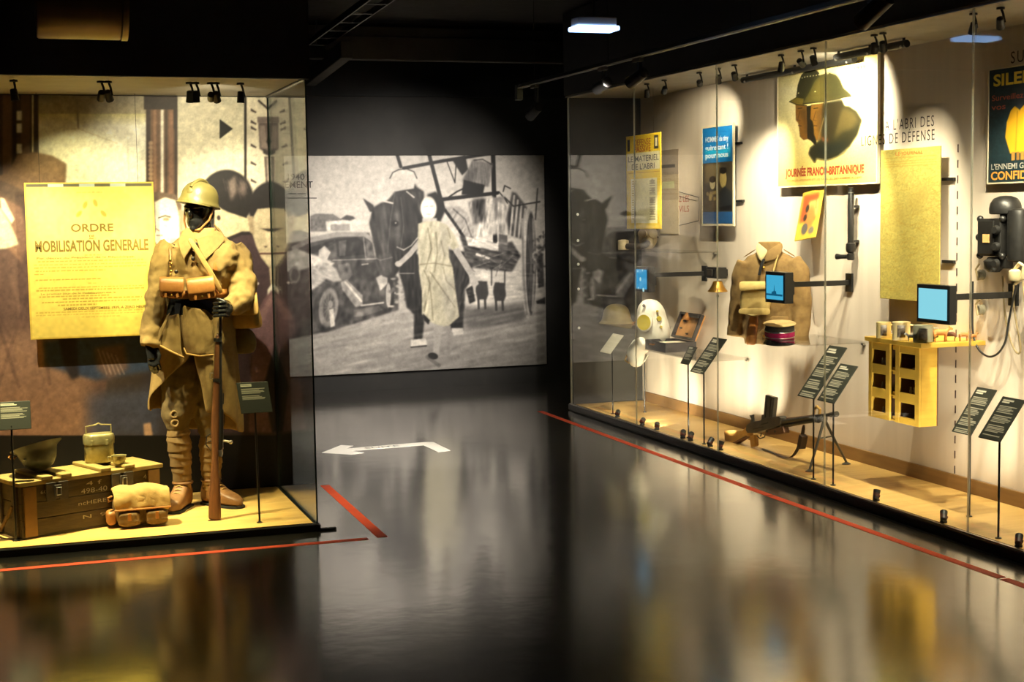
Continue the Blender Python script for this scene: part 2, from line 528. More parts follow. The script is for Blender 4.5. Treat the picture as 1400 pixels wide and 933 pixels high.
t = thing('cable_tray', V(*at(470, 33, 2, 3.15)), 'dark perforated cable tray crossing the ceiling above the photo mural', 'cable tray')
a, b = at(424, 66, 2, 3.15), at(516, 0, 2, 3.15)
d = unit(b-a); sd = unit(np.cross(d, (0, 0, 1)))
a = a-d*.3; b = b+d*1.2
TRAYM = M('dull_zinc', (.10, .09, .07), (.06, .055, .045), 30, rough=.5, metal=.6)
for s_ in (-.08, .08): MB().bar(a+sd*s_, b+sd*s_, .012, .05).build('side_rail', TRAYM, t)
for k in range(9):
    p = a+(b-a)*(k+.5)/9
    MB().bar(p-sd*.08+V(0, 0, -.02), p+sd*.08+V(0, 0, -.02), .03, .008).build('rung', TRAYM, t)
for k in (.15, .85):
    p = a+(b-a)*k; MB().bar(p, V(p[0], p[1], 3.36), .01).build('hanger_rod', MATTE, t)

# ------------------------------------------------------------------ case on the left
LCX, LCY, LCB, LCT = 1.49, 7.75, 8.92, 2.395
case_a = thing('display_case', (.3, 8.3, 0), 'glass display case with uniformed mannequin, crate and mobilisation poster', 'display case')
X0 = -1.05
pl = MB().box(((X0+LCX)/2, (LCY-.02+LCB+.1)/2, .0175), (LCX-X0+.03, LCB-LCY+.12, .035))
pl.box((1.545, LCY-.005, .006), (.09, .03, .012))
pl.build('plinth', MATTE, case_a)
MB().box(((X0+LCX)/2-.006, (LCY+LCB)/2+.004, .0385), (LCX-X0-.03, LCB-LCY-.02, .007)).build('deck', WOOD_DECK, case_a)
MB().box(((X0+1.575)/2, LCB+.04, (LCT+.04)/2), (1.575-X0, .06, LCT-.04)).build('back_panel', BLACK, case_a)
MB().box(((X0+LCX)/2, (LCY+LCB)/2+.01, LCT+.015), (LCX-X0, LCB-LCY, .03)).build('soffit', SOFF, case_a)
f_ = MB().box(((X0+LCX)/2, LCY-.005, 2.87), (LCX-X0+.03, .05, .95)); f_.box((LCX, (LCY+LCB)/2+.05, 2.87), (.05, LCB-LCY+.1, .95))
f_.build('fascia', BLACK, case_a)
MB().box((X0, (LCY+LCB)/2, 1.2), (.03, LCB-LCY+.1, 2.35)).build('end_panel', BLACK, case_a)
MB().box((.22+.0, LCY, (LCT+.04)/2), (2*(LCX-.006-.22), .010, LCT-.045)).build('glass_pane', GLASS, case_a)
MB().box((LCX, (LCY+LCB)/2+.004, (LCT+.04)/2), (.010, LCB-LCY-.012, LCT-.045)).build('glass_pane', GLASS, case_a)
MB().box((LCX, LCY, (LCT+.04)/2), (.008, .008, LCT-.045)).build('corner_seam', DSEAM, case_a)
MB().box((LCX, LCB-.004, (LCT+.04)/2), (.012, .008, LCT-.045)).build('corner_seam', DSEAM, case_a)
MB().box((LCX, (LCY+LCB)/2, .043), (.012, LCB-LCY, .006)).build('glazing_channel', DSEAM, case_a)
MB().box(((X0+LCX)/2, LCY-.012, LCT-.001), (LCX-X0, .010, .006)).build('top_rail', STEEL, case_a)
MB().box((LCX-.012, (LCY+LCB)/2, LCT-.003), (.014, LCB-LCY, .010)).build('top_rail', STEEL, case_a)

# ------------------------------------------------------------------ case on the right
RCX, RCB, RCE, RCT, RCN = 4.46, 5.12, 11.70, 2.635, 3.42
case_b = thing('display_case', (4.8, 8.5, 0), 'long glass display case full of posters, screens and wartime objects', 'display case')
ym, yl = (RCE+RCN)/2, RCE-RCN
MB().box(((RCX+RCB)/2, ym, .02), (RCB-RCX+.02, yl+.03, .04)).build('plinth', MATTE, case_b)
MB().box(((RCX+RCB)/2+.01, ym, .045), (RCB-RCX-.05, yl-.02, .010)).build('deck', WOOD_DECK, case_b)
MB().box((RCX, ym, .03), (.05, yl+.03, .045)).build('front_rail', SATIN, case_b, bevel=.004)
MB().box((RCX-.012, ym, .056), (.006, yl+.02, .008)).build('rail_strip', STEEL, case_b)
BP = MB().box((RCB+.02, ym, (RCT+.05)/2), (.04, yl+.06, RCT-.05)).build('back_panel', CREAM, case_b)
MB().box((RCB-.008, ym-.02, .092), (.016, yl-.06, .085)).build('skirting', WOOD_BASE, case_b, bevel=.003)
DGREY = M('dark_end_panel', (.028, .026, .022), (.036, .033, .028), 6, rough=.7)
MB().box(((RCX+RCB)/2+.012, RCE+.02, (RCT+.05)/2), (RCB-RCX-.02, .04, RCT-.05)).build('end_panel', DGREY, case_b)
MB().box(((RCX+RCB)/2, RCN-.02, (RCT+.05)/2), (RCB-RCX, .04, RCT-.05)).build('end_panel', DGREY, case_b)
MB().box(((RCX+RCB)/2+.02, ym, RCT+.015), (RCB-RCX+.06, yl+.06, .03)).build('soffit', SOFF, case_b)
MB().box(((RCX+RCB)/2+.10, ym, 2.99), (RCB-RCX+.24, yl+.08, .68)).build('fascia', BLACK, case_b)
MB().box((RCX-.022, ym, RCT-.001), (.008, yl, .006)).build('top_rail', STEEL, case_b)
seams = [RCE, 10.311, 8.937, 7.553, 6.176, 4.80, RCN]
for i in range(6):
    y0, y1 = seams[i+1], seams[i]
    MB().box((RCX, (y0+y1)/2, (RCT+.055)/2), (.010, y1-y0-.006, RCT-.06)).build('glass_pane', GLASS, case_b)
    if i: MB().box((RCX, y1, (RCT+.055)/2), (.011, .005, RCT-.06)).build('pane_seam', SEAM, case_b)
MB().box((RCX, RCE-.004, (RCT+.055)/2), (.014, .010, RCT-.06)).build('corner_seam', SEAM, case_b)
# white studs whose colour stands in for lamp reflections by the end panel
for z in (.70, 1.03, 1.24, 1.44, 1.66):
    MB().ell((RCX+.075, RCE-.004, z), (.012, .006, .012), 10, 6).build('lamp_glint', M('white_glint', srgb(240, 238, 232), rough=.3), case_b, smooth=True)

# ------------------------------------------------------------------ lamps
def spotlight(loc, aim, power, cone, blend=.6, col=(1, .80, .50), label='', up=1, group=None, size=1.0, name='spotlight', r=.012, lit=True):
    loc = np.asarray(loc, float); d = unit(np.asarray(aim, float)-loc)
    top = loc+V(0, 0, .075*size*up)
    t = thing(name, top, label, 'spotlight', group)
    MB().lathe([(.020*size, 0), (.020*size, .010*size), (.010*size, .012*size)], top-V(0, 0, .006*size*(1+up)), 14).build('mount', MATTE, t, smooth=True)
    side = np.cross(d, (0, 0, 1)); side = unit(side) if np.linalg.norm(side) > .01 else V(0, 1, 0)
    hub = loc+side*.020*size
    MB().tube([top, top*.4+(hub)*.6+V(0, 0, .012*size*up), hub], .006*size, 8).build('stem', MATTE, t, smooth=True)
    R = axis_R(d)
    MB().lathe([(.010*size, -.030*size), (.017*size, -.026*size), (.019*size, .0), (.021*size, .030*size), (.018*size, .030*size), (.016*size, .020*size)], loc, 16, R).build('head', MATTE, t, smooth=True)
    MB().lathe([(.0155*size, .021*size), (.0155*size, .0235*size)], loc, 14, R).build('lens', LENS if lit else MATTE, t)
    if power > 0:
        L = bpy.data.lights.new('lamp', 'SPOT'); L.energy = power; L.spot_size = math.radians(cone); L.spot_blend = blend
        L.color = col; L.shadow_soft_size = r
        lo = bpy.data.objects.new('lamp', L); COL.objects.link(lo)
        lo.parent = t
        p = loc+d*.034*size-top
        lo.matrix_local = Matrix.Translation(Vector(p)) @ Matrix([list(x) for x in axis_R(-d)]).to_4x4()
    return t

WARM = (1, .86, .42)
NEUT = (1, .88, .62)
L1 = lambda x, y=8.05, z=2.30: V(x, y, z)
GL = 'small lamps under the ceiling of the mannequin case'
def lcase(px, py, aim, pw, cone, lab, col=WARM, bl=.7):
    p = at(px, py, 2, 2.31)
    p = V(p[0], min(max(p[1], 7.9), 8.6), 2.31)
    return spotlight(p, aim, pw, cone, bl, col, lab, group=GL)
lcase(152, 112, at(120, 285, 1, 8.8), 30, 56, 'small black spotlight above the mobilisation poster, outer one of the pair')
lcase(163, 112, at(226, 345, 1, 8.6), 44, 46, 'small black spotlight above the mobilisation poster, inner one of the pair')
lcase(287, 113, at(262, 440, 1, 8.3), 11, 60, 'small black spotlight above the mannequin helmet, first of two pairs')
lcase(296, 113, at(290, 640, 1, 8.3), 40, 60, 'small black spotlight above the mannequin helmet, second in its pair')
lcase(318, 114, at(300, 230, 1, 8.9), 22, 90, 'small black spotlight over the printed back of head', NEUT)
lcase(326, 114, at(352, 380, 1, 8.9), 42, 76, 'small black spotlight over the printed face at the corner', NEUT)
lcase(360, 116, at(330, 700, 2, .04), 60, 50, 'small black spotlight nearest the glass corner of the mannequin case')
lcase(20, 112, at(105, 640, 1, 8.0), 330, 56, 'added black spotlight over the wooden crate')  # extra lamp, added to brighten the crate and pack
lcase(-60, 112, at(40, 500, 1, 8.9), 80, 80, 'added black spotlight over the printed man in a hat', NEUT)  # unseen lamp, added out of frame to light the backdrop

GR = 'small lamps under the ceiling of the long case'
RM = 1.7
def rcase(px, aim, pw, cone, lab, col=NEUT, bl=.85, X=4.545):
    p = at(px, 90, 0, X); p[2] = 2.555
    return spotlight(p, aim, pw*RM, cone, bl, col, lab, group=GR)
W = lambda x, y, X=5.12: at(x, y, 0, X)
rcase(884, W(886, 440, 4.80), 70, 30, 'black spotlight above the yellow shelter poster, far one')
rcase(908, W(880, 250, 4.80), 26, 50, 'black spotlight above the yellow shelter poster, near one')
rcase(956, W(975, 185), 36, 44, 'black spotlight just before the blue poster')
rcase(982, W(1000, 500), 34, 90, 'black spotlight just above the blue poster')
rcase(1004, W(1052, 262), 44, 50, 'black spotlight at the end of the long black tube')
rcase(1068, W(1045, 400, 4.85), 46, 60, 'black spotlight above the two printed helmets, first of three')
rcase(1095, W(1165, 165), 52, 100, 'black spotlight above the two printed helmets, middle of three')
rcase(1112, W(1195, 350), 52, 42, 'black spotlight above the two printed helmets, last of three')
rcase(1195, W(1190, 560), 44, 80, 'black spotlight beside the second tube, far one')
rcase(1207, W(1245, 300), 18, 60, 'black spotlight beside the second tube, near one')
rcase(1330, W(1235, 510, 4.72), 60, 60, 'black spotlight above the bare wall at the pane joint')
rcase(1367, W(1385, 290), 34, 50, 'black spotlight above the silence poster')
rcase(1450, W(1420, 450), 40, 90, 'added black spotlight beyond the silence poster')  # unseen lamp, added to light the wall past the frame
rcase(1560, W(1500, 350), 40, 90, 'added black spotlight at the near end of the long case')  # second unseen lamp added for the wall past the frame

GF = 'small lamps standing along the front rail of the long case'
def rfloor(px, py, aim, pw, cone, lab):
    p = at(px, py, 2, .05); p[0] = max(p[0], RCX+.045); p[2] = .085
    return spotlight(p, aim, pw*4.5, cone, .8, NEUT, lab, up=-.42, group=GF, size=.95, lit=pw > 0)
rfloor(842, 571, W(880, 500), 3, 60, 'little floor spotlight at the far end of the front rail')
rfloor(876, 582, W(920, 525), 6, 60, 'little floor spotlight second along the front rail')
rfloor(898, 588, W(915, 520), 7, 60, 'little floor spotlight below the white hood, third along the rail')
rfloor(931, 600, W(960, 470), 3, 70, 'little floor spotlight before the twin label posts, far one')
rfloor(944, 603, W(1000, 490), 5, 70, 'little floor spotlight before the twin label posts, near one')
rfloor(971, 611, W(1040, 500), 5, 70, 'little floor spotlight before the machine gun stock, far one')
rfloor(985, 616, W(1050, 430, 4.9), 7, 60, 'little floor spotlight before the machine gun stock, near one')
rfloor(1191, 686, W(1225, 520, 4.74), 1.9, 80, 'little floor spotlight below the yellow toy cabinet')
rfloor(1281, 716, W(1300, 480), 3.5, 90, 'little floor spotlight before the dashed wall line')
rfloor(1377, 750, W(1420, 560), 4, 70, 'little floor spotlight nearest the camera on the rail')

# track with theatre lamps in front of the long case
TX, TZ = 3.9, 2.685
ta, tb = V(TX, 11.3, TZ), V(TX, 4.6, TZ)
t = thing('lighting_track', (TX, 8, TZ), 'black lighting track hung from wires along the long case', 'lighting track')
MB().bar(ta, tb, .034, .034).build('track_rail', MATTE, t, bevel=.003)
MB().bar(ta+V(-.0185, 0, -.012), tb+V(-.0185, 0, -.012), .003, .007).build('rail_highlight', M('white_highlight', srgb(225, 222, 210), rough=.4), t)  # white strip paints the highlight along the rail's edge
MB().box(ta+V(0, .03, -.045), (.05, .06, .12)).build('end_feed', MATTE, t, bevel=.004)
for yy in (10.95, 9.45, 7.4, 5.4): MB().tube([V(TX, yy, TZ), V(TX, yy, 3.36)], .0022, 6).build('hanging_wire', SATIN, t)

def track_lamp(y, aim, pw, cone, lab, off=.12, col=NEUT, bl=.5, r=.02, size=1.0):
    top = V(TX, y, TZ-.017)
    t = thing('track_spotlight', top, lab, 'spotlight', 'theatre lamps on the black track')
    c = top+V(0, 0, -off); d = unit(np.asarray(aim)-c)
    MB().box(top+V(0, 0, -.012), (.035, .11, .024)).build('adapter', MATTE, t, bevel=.003)
    MB().bar(top+V(.03, .03, -.01), c+V(.03, .03, -.02), .010, .05).build('gear_box', SATIN, t, bevel=.003)
    MB().tube([top, c+V(0, 0, .03), c], .008, 8).build('stem', MATTE, t)
    R = axis_R(d)
    MB().lathe([(.020*size, -.08*size), (.036*size, -.075*size), (.038*size, .0), (.042*size, .10*size), (.038*size, .10*size), (.034*size, .07*size)], c, 20, R).build('barrel', SATIN, t, smooth=True)
    MB().lathe([(.033*size, .070*size), (.033*size, .074*size)], c, 18, R).build('lens', LENS, t)
    L = bpy.data.lights.new('lamp', 'SPOT'); L.energy = pw; L.spot_size = math.radians(cone); L.spot_blend = bl; L.color = col; L.shadow_soft_size = r
    lo = bpy.data.objects.new('lamp', L); COL.objects.link(lo); lo.parent = t
    lo.matrix_local = Matrix.Translation(Vector(c+d*.106*size-top)) @ Matrix([list(x) for x in axis_R(-d)]).to_4x4()
B = lambda x, y: at(x, y, 1, YB-.05)
track_lamp(10.95, B(560, 330), 170, 62, 'black track spotlight at the far end of the track, turned to the mural', .20, (1, .92, .82), .9)
track_lamp(9.55, B(584, 285), 260, 2.6, 'black track spotlight beside the far end, tilted over the mural woman', .12, (1, .9, .72), .6)
track_lamp(8.95, B(500, 390), 260, 48, 'black track spotlight next to the emergency light, tilted to the mural', .12, (1, .92, .82), .95)
track_lamp(6.15, V(2.5, 10.2, 0), 1100, 16, 'large black track spotlight hanging above the second tube', .055, (1, .92, .82), .9, size=1.1)

# emergency light under the ceiling
e0 = at(812, 41, 1, 7.92)
t = thing('emergency_light', e0, 'white emergency light box with a glowing blue diffuser under the ceiling', 'light')
MB().box(e0+V(0, 0, .045), (.235, .12, .05)).build('housing', M('grey_plastic', srgb(150, 140, 138), rough=.5), t, bevel=.008)
MB().box(e0+V(0, 0, .006), (.262, .145, .026)).build('diffuser', mat_emit('blue_white_diffuser', (.30, .55, 1.0), 2.6), t, bevel=.008)
MB().bar(e0+V(0, 0, .07), V(e0[0], e0[1], 3.36), .014).build('hanger', MATTE, t)

# duct at the upper left
t = thing('ventilation_duct', V(*at(110, 20, 1, 7.3)), 'bronze painted round ventilation duct hanging above the mannequin case', 'duct')
c0, c1 = at(48, -8, 1, 7.3), at(172, -6, 1, 7.3)
c0[2] = c1[2] = (c0[2]+c1[2])/2
R_ = axis_R(V(1, 0, 0)); ln = c1[0]-c0[0]
DUCT = M('bronze_duct', srgb(108, 88, 58), srgb(120, 98, 64), 6, rough=.42, metal=.5)
MB().lathe([(.02, 0), (.20, .0), (.205, .01), (.205, ln-.035), (.20, ln-.03), (.208, ln-.028), (.208, ln), (.19, ln), (.02, ln-.01)], c0, 40, R_).build('pipe', DUCT, t, smooth=True)
for x in (.1, ln-.1): MB().bar(c0+V(x, 0, .2), V(c0[0]+x, c0[1], 3.36), .02, .004).build('strap', MATTE, t)

# long black tubes under the soffit of the right case
def tubelamp(p0, p1, lab, X=5.0):
    a = at(*p0, 0, X); b = at(*p1, 0, X)
    z = (a[2]+b[2])/2; a[2] = b[2] = min(z, 2.60)
    t = thing('black_tube', (a+b)/2, lab, 'tube', 'black tubes under the case ceiling')
    d = unit(b-a)
    MB().tube([a, b], .022, 14).build('tube_body', MATTE, t, smooth=True)
    for k in (.04, .5, .96):
        p = a+(b-a)*k
        MB().bar(p, V(p[0], p[1], RCT), .012).build('bracket', MATTE, t)
        MB().ell(p+V(-.02, 0, -.016), (.008, .008, .008), 8, 6).build('screw', STEEL, t, smooth=True)
tubelamp((1016, 101), (1168, 72), 'long black tube under the case ceiling, above the printed helmets')
tubelamp((1143, 67), (1240, 42), 'shorter black tube under the case ceiling, above the map', 4.84)

# floor markings
def tape(p0, p1, w, lab):
    a = at(*p0, 2, 0); b = at(*p1, 2, 0)
    m = MB().bar(a+V(0, 0, .0008), b+V(0, 0, .0008), w, .0016)
    return props(m.build('floor_tape', RED_TAPE), lab, 'tape', 'red floor tape')
tape((444, 664), (523, 735), .055, 'short red floor tape running away beside the mannequin case corner')
tape((-260, 803), (503, 737), .05, 'red floor tape along the front of the mannequin case')
tape((738, 562.5), (1051, 677.5), .05, 'far red floor tape along the long case')
tape((1053, 678.2), (1369, 790.5), .05, 'middle red floor tape along the long case, nearest whole strip')
tape((1373, 792), (1560, 859), .05, 'last red floor tape along the long case, cut off by the frame')

# white arrow, drawn on the floor
AP = [(440, 619.5), (466, 609), (483, 610), (473, 613.8), (580, 605), (593, 605), (616, 616.5), (599, 618.5), (579, 609.2), (480, 616.8), (498, 619.5), (480, 622)]
P = [at(x, y, 2, 0) for x, y in AP]
m = MB(); m.prism([(p[0], p[1]) for p in P], (0, 0, 0), (1, 0, 0), (0, 1, 0), 0, .0012)
ar = props(m.build('floor_arrow', WHITE_VINYL), 'white vinyl arrow with a bent tail on the dark floor', 'arrow')
o0, o1 = at(500, 614.2, 2, .0012), at(546, 610.4, 2, .0012)
uu = unit(o1-o0); text('SUITE', o0+np.cross((0, 0, 1), uu)*.004, uu, np.cross((0, 0, 1), uu), .045, INK, ar, width=np.linalg.norm(o1-o0))

# ------------------------------------------------------------------ photo mural on the back wall
def sep(v):
    v = .02+v*.95
    return (v*255*1.0, v*255*.965, v*255*(.95-.05*v))
def paint_mural():
    c = Canvas(330, 200, 760, 530, 2, sep(.6))
    c.grad(200, sep(.70), 335, sep(.86)); c.grad(335, sep(.8), 530, sep(.62))
    L = lambda pts, w, v, a=1.0: c.line(pts, w, sep(v), a)
    Q = lambda pts, v, a=1.0, s=.6: c.poly(pts, sep(v), a, s)
    E = lambda x, y, rx, ry, v, a=1.0, s=.15, r=0: c.ell(x, y, rx, ry, sep(v), a, s, r)
    # road
    Q([(330, 470), (396, 464), (455, 450), (545, 424), (640, 400), (760, 385), (760, 530), (330, 530)], .68, 1, 2)
    for k in range(70):
        x = 400+k*5.5+rng.normal(0, 8); y = 430+rng.uniform(15, 90); l = rng.uniform(15, 70)
        L([(x-l, y+l*.28), (x+l*.5, y-l*.14)], rng.uniform(1, 4), rng.uniform(.42, .86), .22)
    Q([(480, 500), (560, 465), (640, 440), (745, 470), (745, 500), (560, 512)], .50, .55, 8)
    Q([(640, 372), (742, 366), (742, 408), (640, 420)], .82, 1, 3)
    Q([(628, 420), (722, 418), (716, 440), (640, 450)], .34, .8, 3)
    # cars at the left
    Q([(330, 345), (398, 332), (505, 318), (512, 350), (545, 380), (545, 424), (455, 452), (396, 464), (330, 475)], .26, 1, 1)
    Q([(424, 296), (432, 292), (456, 293), (468, 301), (466, 316), (424, 317)], .45)
    Q([(445, 303), (481, 300), (484, 316), (447, 317)], .9); Q([(452, 307), (478, 306), (479, 316), (452, 316)], .62)
    Q([(465, 300), (474, 294), (483, 296), (490, 303), (480, 302)], .25); Q([(480, 301), (490, 298), (494, 314), (482, 315)], .85)
    Q([(398, 338), (422, 325), (462, 317), (500, 318), (513, 328), (513, 334), (498, 324), (462, 324), (424, 332), (400, 344)], .62)
    Q([(402, 346), (455, 328), (460, 332), (432, 346), (405, 354)], .16)
    Q([(458, 328), (488, 324), (496, 330), (499, 348), (462, 352)], .15); Q([(463, 330), (474, 328), (472, 350), (464, 351)], .34)
    Q([(500, 328), (509, 332), (512, 350), (502, 350)], .36); L([(497, 325), (500, 352)], 2, .5)
    L([(455, 356), (514, 354)], 1.6, .55); L([(495, 362), (503, 361)], 1.8, .9)
    Q([(392, 345), (406, 340), (420, 346), (440, 352), (458, 360), (450, 366), (425, 366), (400, 372), (392, 372)], .86, 1, 1)
    Q([(436, 342), (444, 336), (452, 345), (446, 358), (436, 352)], .78)
    Q([(424, 366), (446, 358), (460, 368), (468, 384), (458, 386), (446, 382), (434, 392), (424, 398)], .70, 1, 1)
    Q([(462, 362), (478, 360), (482, 376), (474, 386), (464, 380)], .42)
    Q([(466, 386), (474, 382), (496, 404), (496, 418), (486, 420), (468, 396)], .6); L([(472, 386), (494, 412)], 3, .85)
    L([(494, 418), (524, 414)], 2.2, .78); Q([(484, 424), (518, 418), (524, 424), (500, 432), (484, 434)], .40)
    E(447, 421, 18, 33, .20, 1, .06, .12); E(449, 421, 13, 27, .52, 1, .08, .12); E(450, 421, 8, 19, .34, 1, .1, .1)
    Q([(450, 424), (456, 422), (458, 446), (452, 448)], .9); E(452, 416, 3, 5, .6)
    E(533, 402, 6, 23, .16, 1, .1); E(531, 404, 3.5, 17, .66, 1, .1); Q([(514, 380), (522, 376), (530, 380), (530, 388), (520, 398)], .70)
    for k in range(26):
        x, y = rng.uniform(532, 558), rng.uniform(372, 420); E(x, y, rng.uniform(1, 4), rng.uniform(1, 3), rng.uniform(.4, .95), .8, .4)
    E(403, 376, 8, 12, .55, 1, .1); E(403, 376, 5, 8, .3)
    c.tex([(398, 332), (512, 330), (545, 380), (545, 424), (455, 452), (396, 464)], 16, 5, 1, 1.5, .3, 6); c.tex([(392, 345), (458, 358), (450, 366), (400, 372)], 16, 3); c.tex([(424, 366), (446, 358), (468, 384), (434, 392)], 14, 3, 2, .7, .4)
    c.tex([(424, 296), (468, 301), (466, 316), (424, 317)], 12, 3); c.tex([(455, 356), (514, 354), (520, 410), (496, 414), (478, 378)], 12, 4, 1, 2); Q([(480, 362), (512, 360), (514, 380), (486, 384)], .16, .6, 3)
    for a_ in np.linspace(0, 6.28, 13): L([(449, 421), (449+math.cos(a_)*11, 421+math.sin(a_)*24)], .8, .62, .5)
    # horse
    hd = .115
    Q([(496, 271), (510, 280), (514, 290), (506, 290)], .16)
    Q([(510, 284), (520, 278), (530, 274), (540, 262), (552, 256), (560, 257), (563, 245), (570, 256), (580, 262), (578, 300), (574, 330), (568, 350), (560, 345),
       (548, 340), (546, 370), (538, 380), (524, 378), (516, 360), (510, 330), (505, 305)], hd, 1, 1)
    Q([(546, 330), (560, 340), (574, 350), (578, 400), (580, 440), (577, 466), (566, 466), (566, 430), (556, 420), (552, 395), (546, 375)], hd, 1, 1)
    Q([(520, 282), (528, 280), (534, 320), (536, 350), (526, 352), (518, 320)], .22, .9, 3); Q([(538, 290), (546, 288), (548, 330), (542, 345)], .42, .7, 2.5)
    Q([(516, 350), (530, 345), (536, 350), (534, 374), (520, 374)], .32, .8, 2)
    L([(543, 338), (552, 342), (562, 336), (572, 324)], 1.8, .62); L([(524, 275), (537, 278)], 2.4, .75); L([(556, 262), (566, 270)], 2, .7)
    L([(546, 374), (566, 374)], 1.2, .6)
    Q([(562, 465), (582, 463), (584, 472), (562, 475)], .85); L([(562, 475), (583, 473)], 1.6, .1)
    Q([(606, 340), (640, 345), (648, 380), (636, 395), (634, 430), (633, 452), (616, 452), (612, 420)], .15, 1, 1)
    Q([(637, 396), (646, 390), (650, 412), (642, 416)], .14); Q([(617, 449), (633, 449), (634, 457), (620, 459)], .8)
    c.tex([(510, 284), (540, 262), (580, 262), (574, 330), (560, 345), (548, 340), (538, 380), (524, 378), (510, 330), (505, 305)], 13, 4, .8, 4, -.15, 6)
    c.tex([(546, 330), (574, 350), (580, 440), (577, 466), (566, 466), (556, 420)], 10, 3, .8, 4, 0, 3); c.tex([(606, 340), (640, 345), (648, 380), (634, 430), (616, 452), (612, 420)], 14, 3, .8, 3, .2, 6)
    c.ell(540, 306, 5, 4, sep(.05), .9, .4); c.ell(541, 305, 1.2, 1.0, sep(.8), .9, .4); L([(512, 352), (520, 356), (536, 352)], 1.4, .5, .7); c.ell(527, 374, 6, 4, sep(.3), .7, .4); L([(540, 262), (534, 300), (530, 345)], 2, .45, .35); L([(548, 270), (552, 310), (548, 338)], 1.5, .5, .35)
    # bucket and frame above the horse
    E(551, 244, 18, 14, .78, 1, .05); c.line([(533, 244), (537, 236), (545, 232), (556, 231), (566, 235), (570, 244)], 1.4, sep(.2))
    Q([(536, 246), (568, 246), (566, 258), (540, 262)], .74)
    for p, w in (([(541, 205), (548, 228)], 4.5), ([(552, 230), (606, 220), (690, 207)], 4.5), ([(585, 205), (606, 285)], 5), ([(603, 273), (680, 264)], 5), ([(674, 205), (677, 330)], 6),
                 ([(610, 272), (625, 262), (640, 255)], 2), ([(610, 218), (622, 250)], 1.3), ([(624, 216), (622, 250)], 1.3), ([(688, 262), (690, 254), (698, 258)], 1.5), ([(682, 262), (690, 272), (694, 278)], 1.5)):
        L(p, w, .09)
    Q([(618, 218), (636, 212), (640, 232), (632, 240), (624, 228)], .12); Q([(646, 218), (674, 224), (668, 256), (632, 248), (640, 232)], .45, 1, 1)
    Q([(640, 232), (632, 248), (646, 250), (652, 230)], .30, .8, 2); Q([(634, 246), (663, 253), (660, 268), (631, 266)], .08); L([(648, 219), (660, 218), (674, 226)], 1.5, .2)
    # cart load
    Q([(606, 284), (628, 282), (640, 292), (648, 318), (650, 332), (634, 330), (620, 306)], .62, 1, 1); L([(620, 286), (636, 300), (645, 325)], 2, .36); L([(606, 284), (626, 312), (638, 330)], 4, .14)
    Q([(640, 276), (690, 268), (690, 312), (648, 318)], .52, 1, 1); Q([(646, 272), (662, 270), (664, 300), (650, 306)], .22, .9, 2); Q([(664, 272), (674, 268), (676, 308), (666, 306)], .8, .9, 1)
    Q([(646, 308), (690, 300), (690, 318), (650, 326)], .85, .9, 1.5); Q([(680, 276), (700, 284), (694, 312), (702, 320), (682, 322)], .72, 1, 1)
    Q([(628, 322), (682, 334), (700, 330), (712, 350), (700, 372), (640, 366), (634, 340)], .22, 1, 1)
    Q([(636, 323), (682, 334), (682, 344), (640, 336)], .8, 1, .5); L([(652, 348), (668, 353)], 3.5, .85); Q([(682, 320), (694, 322), (694, 346), (682, 346)], .34)
    for k in range(18): L([(rng.uniform(640, 700), rng.uniform(340, 372)), (rng.uniform(640, 710), rng.uniform(345, 378))], 1.2, rng.uniform(.2, .6), .6)
    for x in (672, 690): L([(x, 365), (x, 390)], 2, .3)
    # cart side and wheel
    Q([(700, 262), (706, 264), (724, 288), (724, 330), (696, 322), (692, 300)], .3, 1, 1)
    for k in range(4): L([(703+k*5, 268+k*6), (697+k*6, 325)], 2.6, .72)
    L([(690, 270), (702, 282), (738, 276)], 2, .2); L([(735, 258), (732, 300)], 1.8, .3)
    E(722, 360, 9, 76, .74, 1, .03); E(726, 360, 7, 70, .26, 1, .04); L([(714, 300), (716, 380), (720, 430)], 3, .55); L([(729, 300), (731, 360), (728, 425)], 3, .6)
    Q([(728, 344), (742, 342), (742, 356), (728, 360)], .75); Q([(733, 350), (742, 348), (744, 392), (736, 394)], .28)
    for k in range(60): E(rng.uniform(728, 746), rng.uniform(318, 380), rng.uniform(1, 3), rng.uniform(1, 3), rng.uniform(.12, .65), .7, .4)
    Q([(733, 412), (746, 406), (746, 416), (734, 416)], .2)
    c.tex([(606, 284), (640, 292), (650, 332), (634, 330)], 20, 3, .7, 3, .5); c.tex([(640, 276), (690, 268), (690, 318), (648, 326)], 26, 3, .7, 3, .1); c.tex([(680, 276), (700, 284), (702, 320), (682, 322)], 20, 3, .7, 3)
    c.tex([(628, 322), (700, 330), (712, 350), (700, 372), (640, 366)], 22, 3, 2, .8, .2, 8); c.tex([(646, 218), (674, 224), (668, 256), (632, 248)], 10, 2, .5, 4); c.tex([(692, 270), (724, 288), (724, 330), (696, 322)], 16, 3, .6, 4)
    c.tex([(640, 372), (742, 366), (742, 408), (640, 420)], 12, 4, 3, .6); c.tex([(396, 464), (545, 424), (640, 410), (745, 395), (745, 500), (396, 518)], 11, 5, 5, .7, -.2)
    for a_ in np.linspace(0, 6.28, 11): L([(726, 360), (726+math.cos(a_)*6, 360+math.sin(a_)*66)], .9, .5, .6)
    # dogs
    for x, y in ((659, 390), (683, 392)):
        Q([(x-8, y), (x-6, y-6), (x+7, y-5), (x+9, y+12), (x+6, y+20), (x-6, y+20), (x-9, y+8)], .22, 1, .8)
        for d in (-5, 4): L([(x+d, y+16), (x+d+.5, y+32)], 3, .22)
    # woman
    dr = (.74*255, .71*255, .61*255)
    Q([(584, 266), (596, 262), (606, 272), (608, 290), (602, 304), (586, 300)], .10, 1, 1)
    E(586, 285, 11, 16, .86, 1, .1); Q([(578, 299), (597, 298), (598, 306), (578, 308)], .78)
